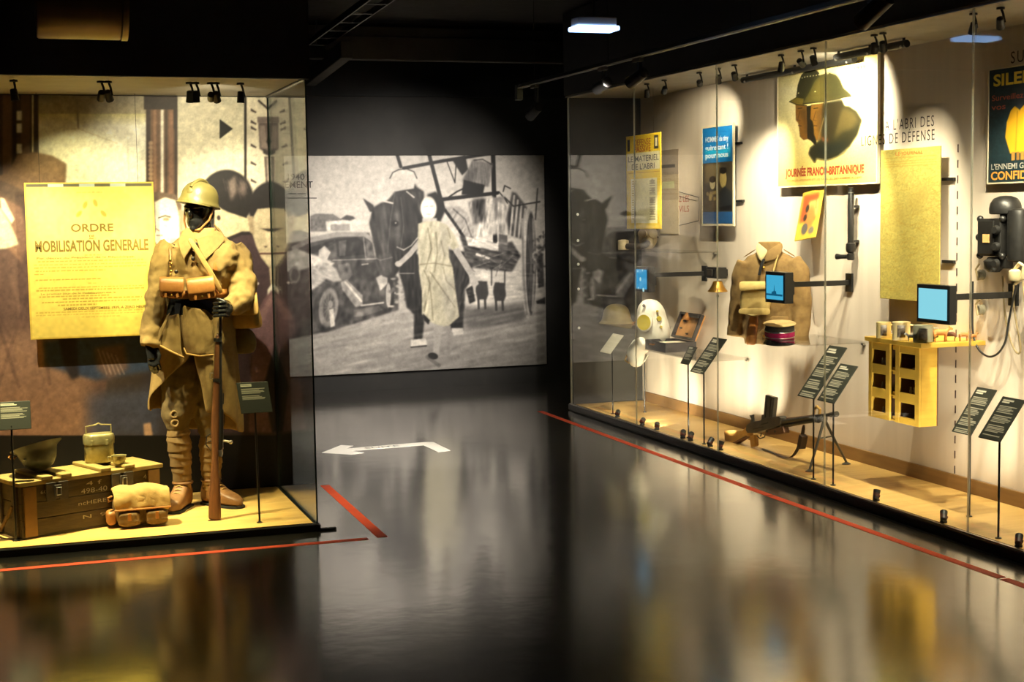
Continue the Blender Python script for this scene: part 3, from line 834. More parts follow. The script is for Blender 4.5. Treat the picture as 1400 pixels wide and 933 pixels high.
    L([(580, 283), (585, 282)], 1.2, .5); L([(588, 282), (592, 282)], 1.2, .5); L([(583, 293), (589, 293)], 1.2, .5)
    L([(576, 328), (560, 348), (547, 360)], 7, .68); E(545, 361, 5, 4, .74); L([(621, 338), (634, 358), (645, 376)], 8.5, .68); Q([(641, 374), (650, 378), (655, 388), (648, 394), (642, 386)], .72, 1, .6)
    c.poly([(572, 306), (580, 303), (599, 302), (612, 308), (622, 322), (628, 338), (618, 342), (613, 334), (614, 352), (619, 366), (622, 392), (626, 420), (628, 433), (612, 447), (602, 446),
            (588, 440), (577, 430), (577, 400), (573, 372), (572, 352), (571, 330)], dr, 1, .8)
    for p in ([(596, 318), (598, 346), (594, 372)], [(585, 312), (590, 340), (582, 368)], [(574, 362), (594, 360), (617, 364)], [(588, 372), (602, 392), (622, 420)], [(586, 378), (590, 410), (592, 438)],
              [(580, 370), (588, 388), (580, 426)], [(606, 366), (610, 384), (622, 396)], [(612, 312), (616, 326)], [(603, 330), (608, 350)]):
        c.line(p, 1.8, (.50*255, .47*255, .38*255), .7)
    for p in ([(592, 320), (592, 356)], [(606, 376), (616, 410)], [(584, 392), (584, 428)]): c.line(p, 3, (.88*255, .84*255, .72*255), .5)
    c.tex([(572, 306), (599, 302), (628, 338), (614, 352), (622, 392), (628, 433), (602, 446), (577, 430), (572, 352)], 16, 4, .8, 3.5, .25)
    Q([(604, 372), (622, 380), (626, 430), (614, 444), (604, 420)], .58, .35, 4); Q([(600, 306), (614, 312), (612, 350), (602, 352)], .55, .3, 4)
    Q([(578, 428), (588, 438), (586, 444), (580, 438)], .1)
    Q([(592, 444), (606, 446), (602, 470), (600, 486), (592, 484), (593, 466)], .66, 1, .6); Q([(609, 446), (616, 446), (620, 474), (616, 480), (612, 466)], .58, 1, .6)
    E(592, 487, 7, 4.5, .16, 1, .1, .2); E(611, 482, 7, 4, .55, 1, .1, -.4); L([(584, 488), (600, 500)], 5, .25, .4)
    c.grain(.04, 9); c.grain(.03, 3.5); c.soften(1); c.grain(.025, 1.1)
    return c

um, vm = V(1, 0, 0), V(0, 0, 1)
MX0, MX1, MZ0, MZ1 = 2.05, 5.012, .172, 2.243
mur = printed('photo_mural', (MX0, YB-.035, MZ0), um, vm, MX1-MX0, MZ1-MZ0, .034, paint_mural(), 560, 420)
props(mur, 'large sepia photo mural of a woman leading a horse and cart past cars', 'mural')
DKG = M('soft_black_ink', (.05, .045, .04), rough=.6)
def mtext(s, x0, y0, x1, h):
    a, b = at(x0, y0, 1, YB-.036), at(x1, y0, 1, YB-.036)
    text(s, a, um, vm, h, INK, mur, width=b[0]-a[0], bold=.01)
mtext('1940 :', 391, 246, 420, .055); mtext('EMENT', 389, 257, 427, .06)
for x0_, x1_, y_ in ((394, 405, 265), (407, 418, 265), (393, 412, 271), (413, 433, 271)):
    a, b = at(x0_, y_, 1, YB-.0365), at(x1_, y_, 1, YB-.0365); MB().bar(a, b, .009, .001, (0, 1, 0)).build('print_line', DKG, mur)

# ------------------------------------------------------------------ printed crowd behind the mannequin
def paint_crowd():
    c = Canvas(-330, 118, 392, 690, 2, (58, 48, 42))
    Q = lambda p, col, a=1.0, s=.8: c.poly(p, col, a, s)
    brown, dk, cream = (112, 84, 66), (34, 28, 26), (236, 228, 206)
    # windows and columns
    c.rect(-330, 118, 392, 340, (96, 82, 66))
    for x in (-300, -180): c.rect(x, 130, x+90, 300, (205, 200, 185)); 
    c.rect(-80, 118, 52, 300, (70, 56, 46)); 
    for x, w, col in ((-60, 8, (120, 92, 74)), (-30, 10, (44, 36, 30)), (4, 12, (110, 84, 66)), (18, 5, (44, 36, 30)), (29, 12, (96, 74, 60)), (44, 2, (226, 214, 170)), (47, 5, (60, 48, 40))): c.rect(x, 118, x+w, 300, col)
    for y in (158, 175, 203): c.rect(23, y-6, 30, y+7, (240, 240, 232), 1, .5)
    c.rect(53, 128, 206, 262, (236, 232, 214)); c.grad(128, (150, 140, 122), 156, (170, 158, 130), 53, 206); c.grad(156, (205, 195, 140), 172, (236, 232, 214), 53, 206)
    c.line([(105, 128), (107, 176)], 2.4, (150, 140, 124)); c.line([(88, 177), (107, 176), (160, 196)], 1.4, (205, 195, 170))
    c.rect(200, 118, 243, 282, (104, 78, 60))
    for x, w, col in ((200, 6, (60, 46, 38)), (210, 4, (140, 104, 80)), (220, 4, (232, 224, 206)), (226, 3, (70, 54, 44)), (231, 6, (134, 98, 76)), (239, 4, (60, 46, 38))): c.rect(x, 150, x+w, 282, col, 1, .5)
    c.rect(197, 118, 246, 150, (52, 42, 36))
    for k in range(9): c.ell(206, 196+k*6, 3, 3, (172, 140, 112), .8, .3); c.ell(240, 146+k*3.5, 3, 2.5, (52, 42, 36), 1, .3)
    c.rect(243, 130, 392, 330, (224, 212, 180)); c.grad(130, (198, 190, 168), 260, (230, 220, 190), 243, 335)
    for x in (272, 296, 318): c.rect(x, 130, x+1.5, 300, (200, 190, 166), .7, .5)
    c.poly([(300.5, 163), (318.5, 176), (300.5, 190)], (22, 20, 20))
    c.rect(334, 130, 337.5, 300, (38, 32, 32)); c.rect(338, 130, 392, 300, (208, 198, 178))
    # wrought ornament cut by the glass edge
    Q([(352, 160), (392, 160), (392, 168), (352, 168)], (110, 96, 92)); Q([(353, 168), (392, 168), (392, 215), (370, 215), (362, 208), (355, 204)], (92, 80, 78))
    Q([(355, 172), (362, 172), (366, 204), (357, 202)], (140, 124, 118), .8); Q([(369, 184), (376, 195), (369, 202), (364, 194)], (36, 30, 30)); Q([(360, 204), (392, 215), (392, 224), (360, 210)], (44, 38, 38))
    Q([(361, 214), (392, 216), (392, 256), (364, 256)], (74, 62, 58)); Q([(364, 216), (369, 216), (369, 256), (366, 256)], (150, 136, 126))
    c.line([(354, 138), (372, 154)], 3, (60, 52, 50)); 
    for y in (150, 166, 174, 198, 222, 246): c.poly([(343, y-2), (351, y+3), (350, y+5), (343, y+2)], (66, 56, 54))
    # man with the hat
    hat = (120, 92, 68)
    Q([(-330, 330), (-60, 290), (0, 250), (20, 260), (60, 300), (140, 330), (215, 360), (215, 480), (150, 500), (135, 600), (-330, 640)], (84, 62, 54), 1, 1.5)
    Q([(0, 330), (60, 320), (120, 340), (120, 470), (20, 480), (-40, 400)], (98, 74, 64), .8, 8)
    Q([(-40, 470), (90, 440), (125, 500), (130, 600), (-40, 610)], (158, 122, 96), .8, 12)
    for k in range(14): c.line([(rng.uniform(-30, 60), rng.uniform(350, 420)), (rng.uniform(-20, 70), rng.uniform(430, 560))], 5, (70, 50, 46) if k % 2 else (120, 92, 78), .25)
    Q([(10, 236), (24, 212), (46, 208), (72, 213), (91, 224), (90, 246), (88, 282), (30, 276), (0, 262), (-20, 250)], hat, 1, 1)
    Q([(30, 216), (52, 210), (80, 222), (84, 250), (44, 246)], (138, 108, 82), .8, 5)
    Q([(-40, 246), (0, 246), (44, 266), (92, 280), (92, 292), (40, 286), (-10, 268), (-40, 262)], (90, 70, 56), 1, 1)
    Q([(-10, 262), (30, 284), (38, 330), (30, 360), (0, 330)], (128, 96, 76), 1, 1.5)
    Q([(-40, 290), (0, 284), (14, 306), (26, 334), (8, 340), (-40, 344)], (214, 204, 166), 1, 1); Q([(0, 270), (6, 272), (20, 300), (16, 306), (2, 286)], (236, 226, 190), 1, .6)
    # man in profile
    Q([(196, 268), (214, 262), (240, 266), (248, 280), (250, 330), (215, 345), (200, 340)], (110, 90, 74), 1, .8)
    Q([(212, 276), (226, 270), (240, 274), (246, 300), (246, 345), (240, 380), (216, 352), (211, 340), (214, 334), (209, 326), (213, 316), (212, 300)], (238, 230, 210), 1, .8)
    c.line([(217, 298), (226, 295), (233, 297)], 1.8, (60, 48, 42)); c.ell(227, 300, 4.5, 2.6, (120, 98, 80), .8); c.line([(214, 322), (222, 322)], 1.4, (120, 96, 84)); c.line([(214, 313), (218, 316)], 1.6, (150, 120, 100))
    Q([(244, 286), (256, 290), (256, 316), (246, 318)], (176, 152, 120), .9)
    Q([(196, 380), (240, 360), (260, 400), (300, 470), (300, 600), (190, 600), (196, 470)], (52, 44, 44), 1, 2)
    # hands and coat pieces, with blue glass reflections painted into the print
    Q([(60, 466), (214, 456), (214, 505), (130, 520), (62, 500)], (50, 62, 84), 1, 3); Q([(120, 540), (220, 530), (220, 600), (120, 600)], (72, 78, 100), .8, 8)
    Q([(128, 476), (170, 470), (176, 505), (150, 520), (132, 505)], (96, 76, 70), 1, 3)
    for k in range(5): c.line([(134+k*6, 478+k*2), (146+k*6, 512)], 1.6, (170, 150, 140), .6)
    Q([(80, 462), (104, 462), (108, 515), (98, 520), (88, 500)], (40, 34, 36), 1, 2); Q([(196, 580), (206, 578), (210, 604), (198, 606)], (196, 160, 130), 1, 1)
    # man seen from behind
    Q([(262, 300), (300, 300), (330, 310), (392, 330), (392, 592), (262, 592)], (66, 52, 54), 1, 1)
    c.ell(309, 272, 37, 40, (30, 25, 26), 1, .04, .15); Q([(300, 284), (312, 290), (336, 298), (347, 302), (347, 318), (322, 322), (305, 328), (296, 312)], (212, 198, 160), 1, .8)
    Q([(294, 278), (301, 284), (304, 300), (300, 330), (294, 322), (293, 300)], (222, 206, 170), 1, .6); c.ell(299, 298, 2.5, 3.5, (60, 48, 44))
    Q([(312, 250), (322, 240), (324, 262), (316, 276)], (150, 132, 122), .7, 2); Q([(328, 246), (338, 252), (334, 270), (326, 262)], (120, 104, 98), .7, 2)
    for k in range(18):
        x_ = rng.uniform(304, 340); y_ = rng.uniform(240, 256); c.line([(x_, y_), (x_+rng.uniform(2, 7), y_+rng.uniform(8, 22))], 1.0, (120, 104, 98), .35)
    Q([(304, 330), (326, 320), (346, 318), (360, 330), (372, 360), (372, 592), (300, 592)], (70, 54, 58), 1, 1); Q([(308, 326), (330, 317), (346, 317), (346, 321), (330, 322), (310, 331)], (40, 32, 34))
    c.ell(352, 388, 2, 2, (220, 210, 200), 1, .3)
    # half face at the corner
    c.ell(372, 284, 32, 36, (30, 25, 28), 1, .05); Q([(345, 300), (352, 286), (392, 282), (392, 366), (368, 366), (357, 352), (350, 336), (344, 316)], (196, 180, 150), 1, .8)
    Q([(338, 296), (346, 296), (348, 322), (342, 318)], (170, 150, 122), 1, .6)
    Q([(352, 311), (360, 313), (392, 313), (392, 317), (368, 317)], (40, 32, 32), 1, .6); Q([(362, 318), (374, 318), (374, 334), (368, 338)], (220, 204, 172), .9, 1)
    Q([(360, 337), (366, 336), (364, 339)], (70, 56, 50)); c.line([(356, 347), (392, 347)], 2.4, (80, 50, 48)); Q([(360, 352), (392, 352), (392, 364), (368, 364)], (222, 206, 174), .8, 1)
    Q([(368, 366), (392, 366), (392, 402), (371, 398)], (196, 176, 146), 1, .6); Q([(366, 396), (372, 388), (380, 398), (378, 410), (366, 408)], (236, 230, 214))
    Q([(346, 440), (360, 410), (372, 396), (392, 420), (392, 592), (340, 592)], (112, 84, 88), 1, 1); Q([(350, 436), (370, 402), (376, 404), (360, 440)], (138, 106, 106), .9, 1); Q([(384, 410), (376, 470), (360, 530), (372, 592), (392, 592)], (30, 26, 28), 1, 1)
    # dark foot of the print
    c.rect(-330, 596, 392, 690, (9, 8, 8)); Q([(-330, 560), (-330, 690), (392, 690), (392, 590), (300, 590)], (9, 8, 8), 0)
    c.grain(.05, 10); c.grain(.04, 4); c.soften(1); c.grain(.04, 1.1)
    return c
crowd = printed('backdrop_print', (X0+.02, LCB-.002, .045), um, vm, LCX-X0-.03, LCT-.05, .010, paint_crowd(), 520, 520, case_a)
crowd['label'] = 'printed photo of men in hats and coats'

# mobilisation poster
def bill(x, y, Y): return at(x, y, 1, Y)
PY = 8.80
p00, p10, p01 = bill(42, 465, PY), bill(217, 458, PY), bill(37, 250, PY)
def paint_order():
    c = Canvas(0, 0, 100, 124, 4, (238, 222, 150))
    c.grain(.03, 8)
    c.rect(0, 0, 100, 124, (206, 176, 70), 1); c.rect(1.4, 1.4, 98.6, 122.6, (226, 200, 92)); c.rect(4, 4, 96, 58, (236, 220, 150), .5, 8); c.grain(.03, 10)
    c.rect(1.4, 1.2, 98.6, 3.4, (60, 62, 66), .8); 
    for x in (18, 42, 66): c.rect(x, 1.2, x+12, 3.4, (190, 206, 216), .8)
    g = (150, 124, 40)
    for x, y, r in ((46, 18, .4), (54, 16.5, -.3), (41, 25, .7), (60, 25, -.7)): c.ell(x, y, 1.6, 3.0, (186, 160, 62), .9, .2, r)
    for y, x0, x1, a in ((7.5, 40, 60, .25), (44.5, 48, 53, .8), (57.5, 44, 57, .5), (62, 8, 90, .6), (64.5, 5, 92, .5), (67, 5, 92, .55), (69.5, 6, 60, .6), (72, 5, 12, .6), (76.5, 6, 56, .75), (80, 46, 54, .4),
                         (83, 8, 90, .6), (85, 6, 90, .75), (90, 8, 62, .7), (92, 26, 88, .75), (94.5, 10, 86, .75), (97, 22, 52, .8), (102.5, 5, 88, .45), (104.5, 5, 88, .35), (107, 40, 70, .3)):
        x = x0
        while x < x1:
            w = rng.uniform(1.2, 4.2); c.rect(x, y, min(x+w, x1), y+1.0, g, a, .2); x += w+.7
    return c
mob = printed('mobilisation_poster', p00, um, vm, p10[0]-p00[0], p01[2]-p00[2], .012, paint_order(), 220, 270, bypx=False)
props(mob, 'yellowed mobilisation order poster with bold capitals hanging behind the crate', 'poster')
OCHRE = M('ochre_ink', srgb(128, 104, 34), rough=.6)
PW, PH = p10[0]-p00[0], p01[2]-p00[2]
def otext(s, x, y, w, h, b=.02): text(s, p00+um*PW*x/100+vm*PH*(1-y/124), um, vm, h*PH/124, OCHRE, mob, width=w*PW/100, bold=b)
otext('ORDRE', 34, 39, 33, 6); otext('DE', 48, 43.6, 4, 1.8); otext('MOBILISATION GENERALE', 6, 54.5, 88, 8.5, .03)
otext('Par décret du Président de la République,', 7, 60.4, 76, 1.6, 0); otext('Le premier jour de la mobilisation est le', 9, 88.8, 58, 1.6, 0)
otext('SAMEDI DEUX SEPTEMBRE 1939, A ZERO HEURE', 26, 101.4, 66, 2.2, .01)
for k in (.12, .88):
    p = p00+um*PW*k+vm*PH
    m = MB().tube([p+V(0, .005, 0), p+V(0, .005, LCT-p[2])], .0012, 5); m.build('hanging_wire', SATIN, mob)

# ------------------------------------------------------------------ prints of the long case (all face the visitor)
ur, vr = V(0, -1, 0), V(0, 0, 1)
def board(name, px, X, th, cv, nx, ny, lab, cat='poster'):
    """px: left x, top y, right x, bottom-left y"""
    x0, yt, x1, yb = px
    bl, tl, = at(x0, yb, 0, X), at(x0, yt, 0, X); br = at(x1, yb, 0, X)
    Wd = bl[1]-br[1]; O = V(X, bl[1], bl[2]); Hh = tl[2]-bl[2]
    o = printed(name, O, ur, vr, Wd, Hh, th, cv, nx, ny, bypx=False)
    props(o, lab, cat)
    return o, O, Wd, Hh
def btext(o, O, Wd, Hh, s, x, y, w, h, mat, b=0.01):
    """x, y from the upper left, w, h, all in per cent of the board's width and height"""
    text(s, O+ur*Wd*x/100+vr*Hh*(1-y/100), ur, vr, h*Hh/100, mat, o, width=w*Wd/100, bold=b)

c = Canvas(0, 0, 100, 160, 3, (232, 196, 42))
c.rect(2, 30, 98, 60, (226, 214, 172), 1, .5); c.rect(14, 74, 90, 150, (236, 226, 176)); c.line([(8, 64), (96, 64)], 1, (190, 140, 20))
c.rect(4, 6, 12, 26, (40, 36, 30)); c.rect(82, 4, 94, 26, (60, 54, 44)); c.rect(85, 8, 91, 22, (226, 214, 172))
for y in range(78, 146, 4): c.rect(16, y, 28, y+1.6, (160, 132, 60), .7); c.rect(68, y, 84, y+rng.uniform(1, 3), (110, 96, 70), .6)
for x, y in ((76, 80), (78, 94), (74, 112), (76, 132)): c.ell(x, y, 5, 4, (120, 106, 80), .6)
c.grain(.03, 5)
ypo = board('shelter_poster', (857, 187, 904, 313), 4.80, .006, c, 90, 150, 'yellow poster about shelter equipment hanging at the far end')
ORG = M('orange_ink', srgb(176, 92, 34), rough=.6); DKB = M('dark_grey_ink', srgb(70, 62, 58), rough=.6)
btext(*ypo, 'DEFENSE', 24, 11, 48, 6.5, ORG); btext(*ypo, 'PASSIVE', 24, 18, 48, 6.5, ORG); btext(*ypo, 'LE MATERIEL', 6, 28, 88, 6, DKB); btext(*ypo, "DE L'ABRI", 16, 36.5, 66, 6, DKB)
MB().tube([ypo[1]+ur*ypo[2]*.2+vr*ypo[3], ypo[1]+ur*ypo[2]*.2+vr*(RCT-ypo[1][2])], .0012, 5).build('hanging_wire', SATIN, ypo[0])
MB().tube([ypo[1]+ur*ypo[2]*.8+vr*ypo[3], ypo[1]+ur*ypo[2]*.8+vr*(RCT-ypo[1][2])], .0012, 5).build('hanging_wire', SATIN, ypo[0])

c = Canvas(0, 0, 100, 200, 2, (150, 136, 120)); c.rect(0, 60, 100, 130, (178, 160, 132)); c.rect(0, 120, 100, 200, (202, 186, 152)); c.rect(6, 76, 80, 92, (196, 196, 150)); c.rect(8, 36, 84, 44, (50, 44, 40)); c.grain(.03, 4)
gpo = board('civil_defence_panel', (902, 206, 928, 320), 5.112, .004, c, 50, 100, 'grey and beige wall panel half hidden behind the yellow poster', 'panel')
REDI = M('red_ink', srgb(170, 84, 62), rough=.6)
def wtext(s, x0, y0, x1, h, mat=INK, b=0.0):
    a, e = at(x0, y0, 0, RCB), at(x1, y0, 0, RCB)
    return text(s, V(RCB, a[1], a[2]), ur, vr, h, mat, BP, width=a[1]-e[1], bold=b)
wtext('PROTÉGEZ LES', 903, 277, 942, .05, REDI); wtext('CIVILS', 921, 290, 942, .05, REDI)
for p in (((927, 262), (955, 270)), ((955, 270), (955, 302)), ((955, 302), (910, 313)), ((927, 268), (952, 275))):
    a, e = at(*p[0], 0, RCB-.001), at(*p[1], 0, RCB-.001); MB().bar(a, e, .004, .003, (1, 0, 0)).build('drawn_line', INK, BP)

c = Canvas(0, 0, 90, 260, 2, (26, 104, 168))
c.rect(0, 0, 90, 95, (22, 112, 180)); c.rect(6, 58, 84, 84, (30, 170, 214), .8, 2); c.rect(0, 95, 90, 228, (70, 62, 50)); c.rect(8, 100, 52, 150, (128, 110, 74), .8, 3); c.rect(0, 228, 90, 260, (34, 84, 140))
c.ell(30, 152, 8, 15, (222, 206, 160), 1, .1); c.ell(62, 140, 10, 24, (200, 176, 110), 1, .1); c.ell(30, 140, 10, 9, (50, 40, 34), 1, .1); c.ell(62, 118, 11, 9, (44, 38, 34), 1, .1)
c.poly([(8, 190), (24, 168), (44, 172), (52, 196), (50, 226), (6, 226)], (92, 76, 56), 1, 2); c.poly([(50, 176), (66, 160), (86, 176), (88, 226), (50, 226)], (36, 40, 46), 1, 2)
for k in range(10): c.ell(12+rng.uniform(0, 44), 184+rng.uniform(-10, 10), 4, 5, (206, 180, 110), .7, .3)
c.poly([(50, 216), (86, 210), (88, 224), (52, 226)], (18, 20, 26)); c.grain(.04, 2)
bpo = board('blue_poster', (961, 176, 1002, 306), 5.06, .012, c, 80, 190, 'blue poster with two figures in white frame between two spot lit walls')
PALE = M('pale_blue_ink', srgb(206, 224, 232), rough=.6)
btext(*bpo, 'HOMMES de tiny', 10, 15, 76, 5.4, PALE, .02); btext(*bpo, 'guère tant !', 10, 23.5, 76, 5.4, PALE, .02); btext(*bpo, 'pour nous', 10, 31.5, 76, 5.4, PALE, .03)
FRW = M('pale_wood_frame', srgb(214, 202, 172), rough=.5)
def frame(o, O, Wd, Hh, w, mat, th=.014):
    for a, b_ in (((0, -w/2), (Wd, -w/2)), ((0, Hh+w/2), (Wd, Hh+w/2)), ((-w/2, -w), (-w/2, Hh+w)), ((Wd+w/2, -w), (Wd+w/2, Hh+w))):
        MB().bar(O+ur*a[0]+vr*a[1]+V(.004, 0, 0), O+ur*b_[0]+vr*b_[1]+V(.004, 0, 0), w, th, (1, 0, 0)).build('frame_rail', mat, o)
frame(*bpo, .016, FRW)

# poster with two helmeted profiles
c = Canvas(1050, 70, 1210, 265, 3, (232, 216, 150))
c.grad(70, (216, 196, 110), 120, (238, 226, 176)); c.grad(120, (238, 228, 184), 265, (214, 188, 92))
P2 = lambda p, col, a=1.0, s=.5: c.poly(p, col, a, s)
K = lambda x, y: (1055+x/4.913, 70+y/4.913)
kp = lambda L_: [K(x, y) for x, y in L_]
# both heads, coordinates measured on the upright poster
P2(kp([(160, 360), (235, 365), (260, 600), (240, 590), (215, 598), (190, 575), (185, 520), (178, 480), (163, 465)]), (176, 120, 44)); P2(kp([(185, 400), (240, 380), (250, 560), (225, 560), (215, 480)]), (120, 84, 40), .8, 2)
P2(kp([(235, 370), (300, 360), (300, 640), (262, 600), (240, 585)]), (52, 44, 28))
P2(kp([(265, 360), (350, 350), (370, 470), (350, 560), (320, 600), (300, 600), (285, 560), (282, 500), (275, 470), (258, 455)]), (190, 134, 48)); P2(kp([(300, 400), (350, 370), (360, 470), (330, 560), (310, 540)]), (130, 92, 42), .8, 2)
P2(kp([(345, 350), (470, 330), (490, 370), (520, 372), (570, 405), (605, 465), (575, 560), (520, 640), (440, 705), (370, 730), (300, 715), (290, 750), (250, 690), (262, 650), (300, 620), (330, 590), (340, 480)]), (62, 58, 32), 1, 1)
P2(kp([(440, 400), (500, 380), (560, 420), (585, 470), (540, 520), (470, 540), (420, 600)]), (120, 104, 54), .9, 3); P2(kp([(300, 640), (420, 620), (520, 600), (480, 670), (380, 715), (300, 705)]), (40, 46, 38), .8, 4)
P2(kp([(345, 360), (470, 330), (470, 400), (400, 600), (345, 600)]), (70, 60, 32), .9, 2); c.line(kp([(350, 450), (310, 600)]), 1.4, (176, 150, 96)); P2(kp([(330, 575), (375, 585), (380, 610), (340, 605)]), (190, 110, 60), .8, 1)
P2(kp([(165, 310), (175, 230), (200, 160), (240, 125), (280, 118), (315, 140), (330, 180), (330, 340), (180, 365), (120, 338)]), (70, 68, 40)); P2(kp([(120, 338), (170, 312), (215, 320), (210, 362), (160, 360)]), (168, 146, 54))
P2(kp([(210, 350), (250, 280), (290, 200), (330, 160), (380, 145), (430, 160), (460, 200), (480, 250), (530, 290), (535, 304), (480, 310), (350, 340), (215, 356)]), (112, 104, 54)); P2(kp([(210, 352), (252, 285), (300, 200), (340, 170), (350, 335)]), (156, 140, 62), .8, 3); P2(kp([(380, 150), (440, 170), (480, 250), (530, 292), (480, 308), (390, 325)]), (84, 82, 44), .8, 3)
hd = (c.a.sum(2) < 520)[..., None] & (c.yy[..., None] < 232); c.a = np.where(hd, c.a*.66, c.a)
for x_, y_ in ((205, 180), (222, 174), (240, 170), (260, 168), (280, 165), (300, 162), (318, 158), (180, 282), (292, 272), (378, 150)): c.ell(*K(x_, y_), .9, .7, (236, 228, 190), .9, .4)
c.line(kp([(120, 340), (170, 360), (235, 366)]), 1.2, (40, 34, 18)); c.line(kp([(210, 354), (350, 340), (480, 312), (535, 302)]), 1.2, (44, 40, 20)); c.line(kp([(330, 165), (330, 335)]), .8, (60, 56, 30), .6)
for x_ in (178, 284): c.line(kp([(x_, 385), (x_+26, 382)]), 1.3, (40, 26, 12)); c.line(kp([(x_+2, 500), (x_+20, 502)]), 1.1, (60, 30, 16)); c.line(kp([(x_+12, 405), (x_-4, 462), (x_+14, 468)]), .9, (80, 50, 20))
c.grain(.03, 3)
hx0, hyt, hx1, hyb = 1064, 98, 1199, 255
bl, tl, br = at(hx0, hyb, 0, 5.08), at(hx0, hyt, 0, 5.08), at(hx1, 247, 0, 5.08)
O = V(5.08, bl[1], bl[2]); Wd = bl[1]-br[1]; Hh = tl[2]-bl[2]
hpo_m = printed('helmet_poster', O, ur, vr, Wd, Hh, .020, c, 190, 230)
props(hpo_m, 'large cream poster of two helmeted soldiers in profile', 'poster')
hpo = (hpo_m, O, Wd, Hh)
BRICK = M('brick_red_ink', srgb(168, 74, 36), rough=.6)
btext(*hpo, 'JOURNÉE FRANCO-BRITANNIQUE', 9, 92, 80, 6.4, BRICK, .05); btext(*hpo, '11-12 NOVEMBRE', 62, 5.5, 26, 2.6, DKB); btext(*hpo, '1939', 78, 10.5, 10, 2.6, ORG); btext(*hpo, 'POUR LES SOLDATS ET LES FAMILLES DES ARMEES ALLIEES', 10, 96.5, 76, 1.6, ORG)
frame(*hpo, .010, FRW, .02)

# wall lettering
LET = M('wall_letter_ink', srgb(58, 40, 44), rough=.6)
def gtext(s, x0, y0, x1, h, sp=1.25):
    a, e = at(x0, y0, 0, RCX+.006), at(x1, y0, 0, RCX+.006)
    text(s, V(RCX+.006, a[1], a[2]), ur, vr, h, LET, case_b, width=a[1]-e[1], space=sp, off=.0006)
gtext("À L'ABRI DES", 1210, 179, 1277, .055); gtext('LIGNES DE DÉFENSE', 1177, 200, 1277, .055); gtext('SUR', 1381.5, 87, 1411, .055)
# dashed line printed down the wall
y0 = at(1308, 400, 0, RCB)[1]
z = .16
while z < 2.02:
    MB().box((RCB-.001, y0, z), (.003, .008, .045)).build('printed_dash', LET, BP); z += .088

# map sheet
c = Canvas(0, 0, 100, 250, 3, (164, 150, 78))
c.grain(.05, 6); c.grain(.04, 2)
for k in range(150): 
    x, y = rng.uniform(4, 96), rng.uniform(16, 240); c.line([(x, y), (x+rng.uniform(-12, 12), y+rng.uniform(-6, 6)), (x+rng.uniform(-16, 16), y+rng.uniform(-10, 10))], .7, (150, 124, 50), .6)
for x, y, r in ((60, 90, 12), (30, 110, 14), (74, 70, 10), (54, 205, 8), (60, 230, 7)): c.ell(x, y, r, r*1.4, (150, 130, 64), .45, .5)
for y in (14, 20, 24, 28): c.rect(6, y, 94, y+1.2, (150, 124, 50), .5)
mpo = board('front_line_map', (1203, 206, 1284, 408), 5.05, .006, c, 110, 250, 'tall yellowed map sheet of a newspaper under the wall lettering', 'map')
btext(*mpo, 'LE JOURNAL', 26, 4.2, 46, 2.2, ORG, .01)
# silence poster
c = Canvas(0, 0, 110, 165, 3, (30, 48, 54)); c.grain(.08, 8)
c.ell(74, 52, 34, 36, (54, 62, 70), 1, .2); c.ell(80, 60, 26, 44, (16, 18, 20), 1, .1); c.ell(76, 34, 15, 17, (20, 22, 24), 1, .1)
for dx in (0, 14): 
    c.poly([(34+dx, 62), (40+dx, 56), (47+dx, 62), (52+dx, 84), (50+dx, 122), (34+dx, 124), (26+dx, 100), (28+dx, 78)], (224, 170, 36), 1, .6); c.rect(36+dx, 122, 41+dx, 134, (176, 132, 60)); c.rect(44+dx, 122, 48+dx, 134, (150, 110, 50))
c.line([(44, 64), (42, 120)], 2, (176, 128, 30), .7); c.line([(58, 66), (60, 120)], 2, (180, 132, 30), .7)
spo = board('silence_poster', (1351, 97, 1452, 250), 5.09, .010, c, 130, 190, 'dark poster with yellow capitals and two yellow figures')
YEL = M('yellow_ink', srgb(238, 206, 62), rough=.6); ORA = M('amber_ink', srgb(222, 150, 62), rough=.6); GRI = M('pale_grey_ink', srgb(176, 172, 160), rough=.6)
btext(*spo, 'SILENCE', 6, 14.5, 86, 10, YEL, .03); btext(*spo, 'Surveillez', 4, 27.5, 44, 5, REDI); btext(*spo, 'vos', 4, 35.5, 20, 5, REDI); btext(*spo, "L'ENNEMI GUETTE VOS", 4, 88.5, 90, 5, GRI); btext(*spo, 'CONFIDENCES', 4, 97.5, 90, 7, ORA, .03)
frame(*spo, .008, FRW, .016)
# small red booklet
c = Canvas(0, 0, 60, 110, 3, (204, 174, 66)); c.rect(5, 8, 50, 70, (170, 74, 44), .9, 3); c.rect(24, 24, 54, 60, (226, 200, 110), .8, 3); c.ell(34, 62, 14, 26, (206, 124, 64), 1, .3); c.ell(24, 86, 9, 13, (96, 90, 84), 1, .2); c.ell(44, 92, 8, 8, (120, 110, 96), 1, .3); c.ell(22, 40, 5, 9, (60, 50, 40), 1, .3); c.ell(20, 60, 5, 8, (60, 46, 38), 1, .3)
c.line([(44, 24), (48, 44)], 2, (120, 110, 60)); c.grain(.04, 2)
bl, br, tl = at(1086, 330, 0, 5.0), at(1113, 335, 0, 5.0), at(1098, 264, 0, 5.09)
vv = unit(tl-bl); uu = unit(V(0, -1, 0)-vv*(V(0, -1, 0) @ vv))
bk = printed('booklet', bl, uu, vv, bl[1]-br[1], np.linalg.norm(tl-bl), .008, c, 50, 90, bypx=False)
props(bk, 'small yellow and red illustrated booklet leaning above the jacket shoulder', 'booklet')
MB().bar(bl+uu*.05+vv*.15, V(RCB, bl[1]-.05, bl[2]+.2), .008).build('stand_pin', SATIN, bk)
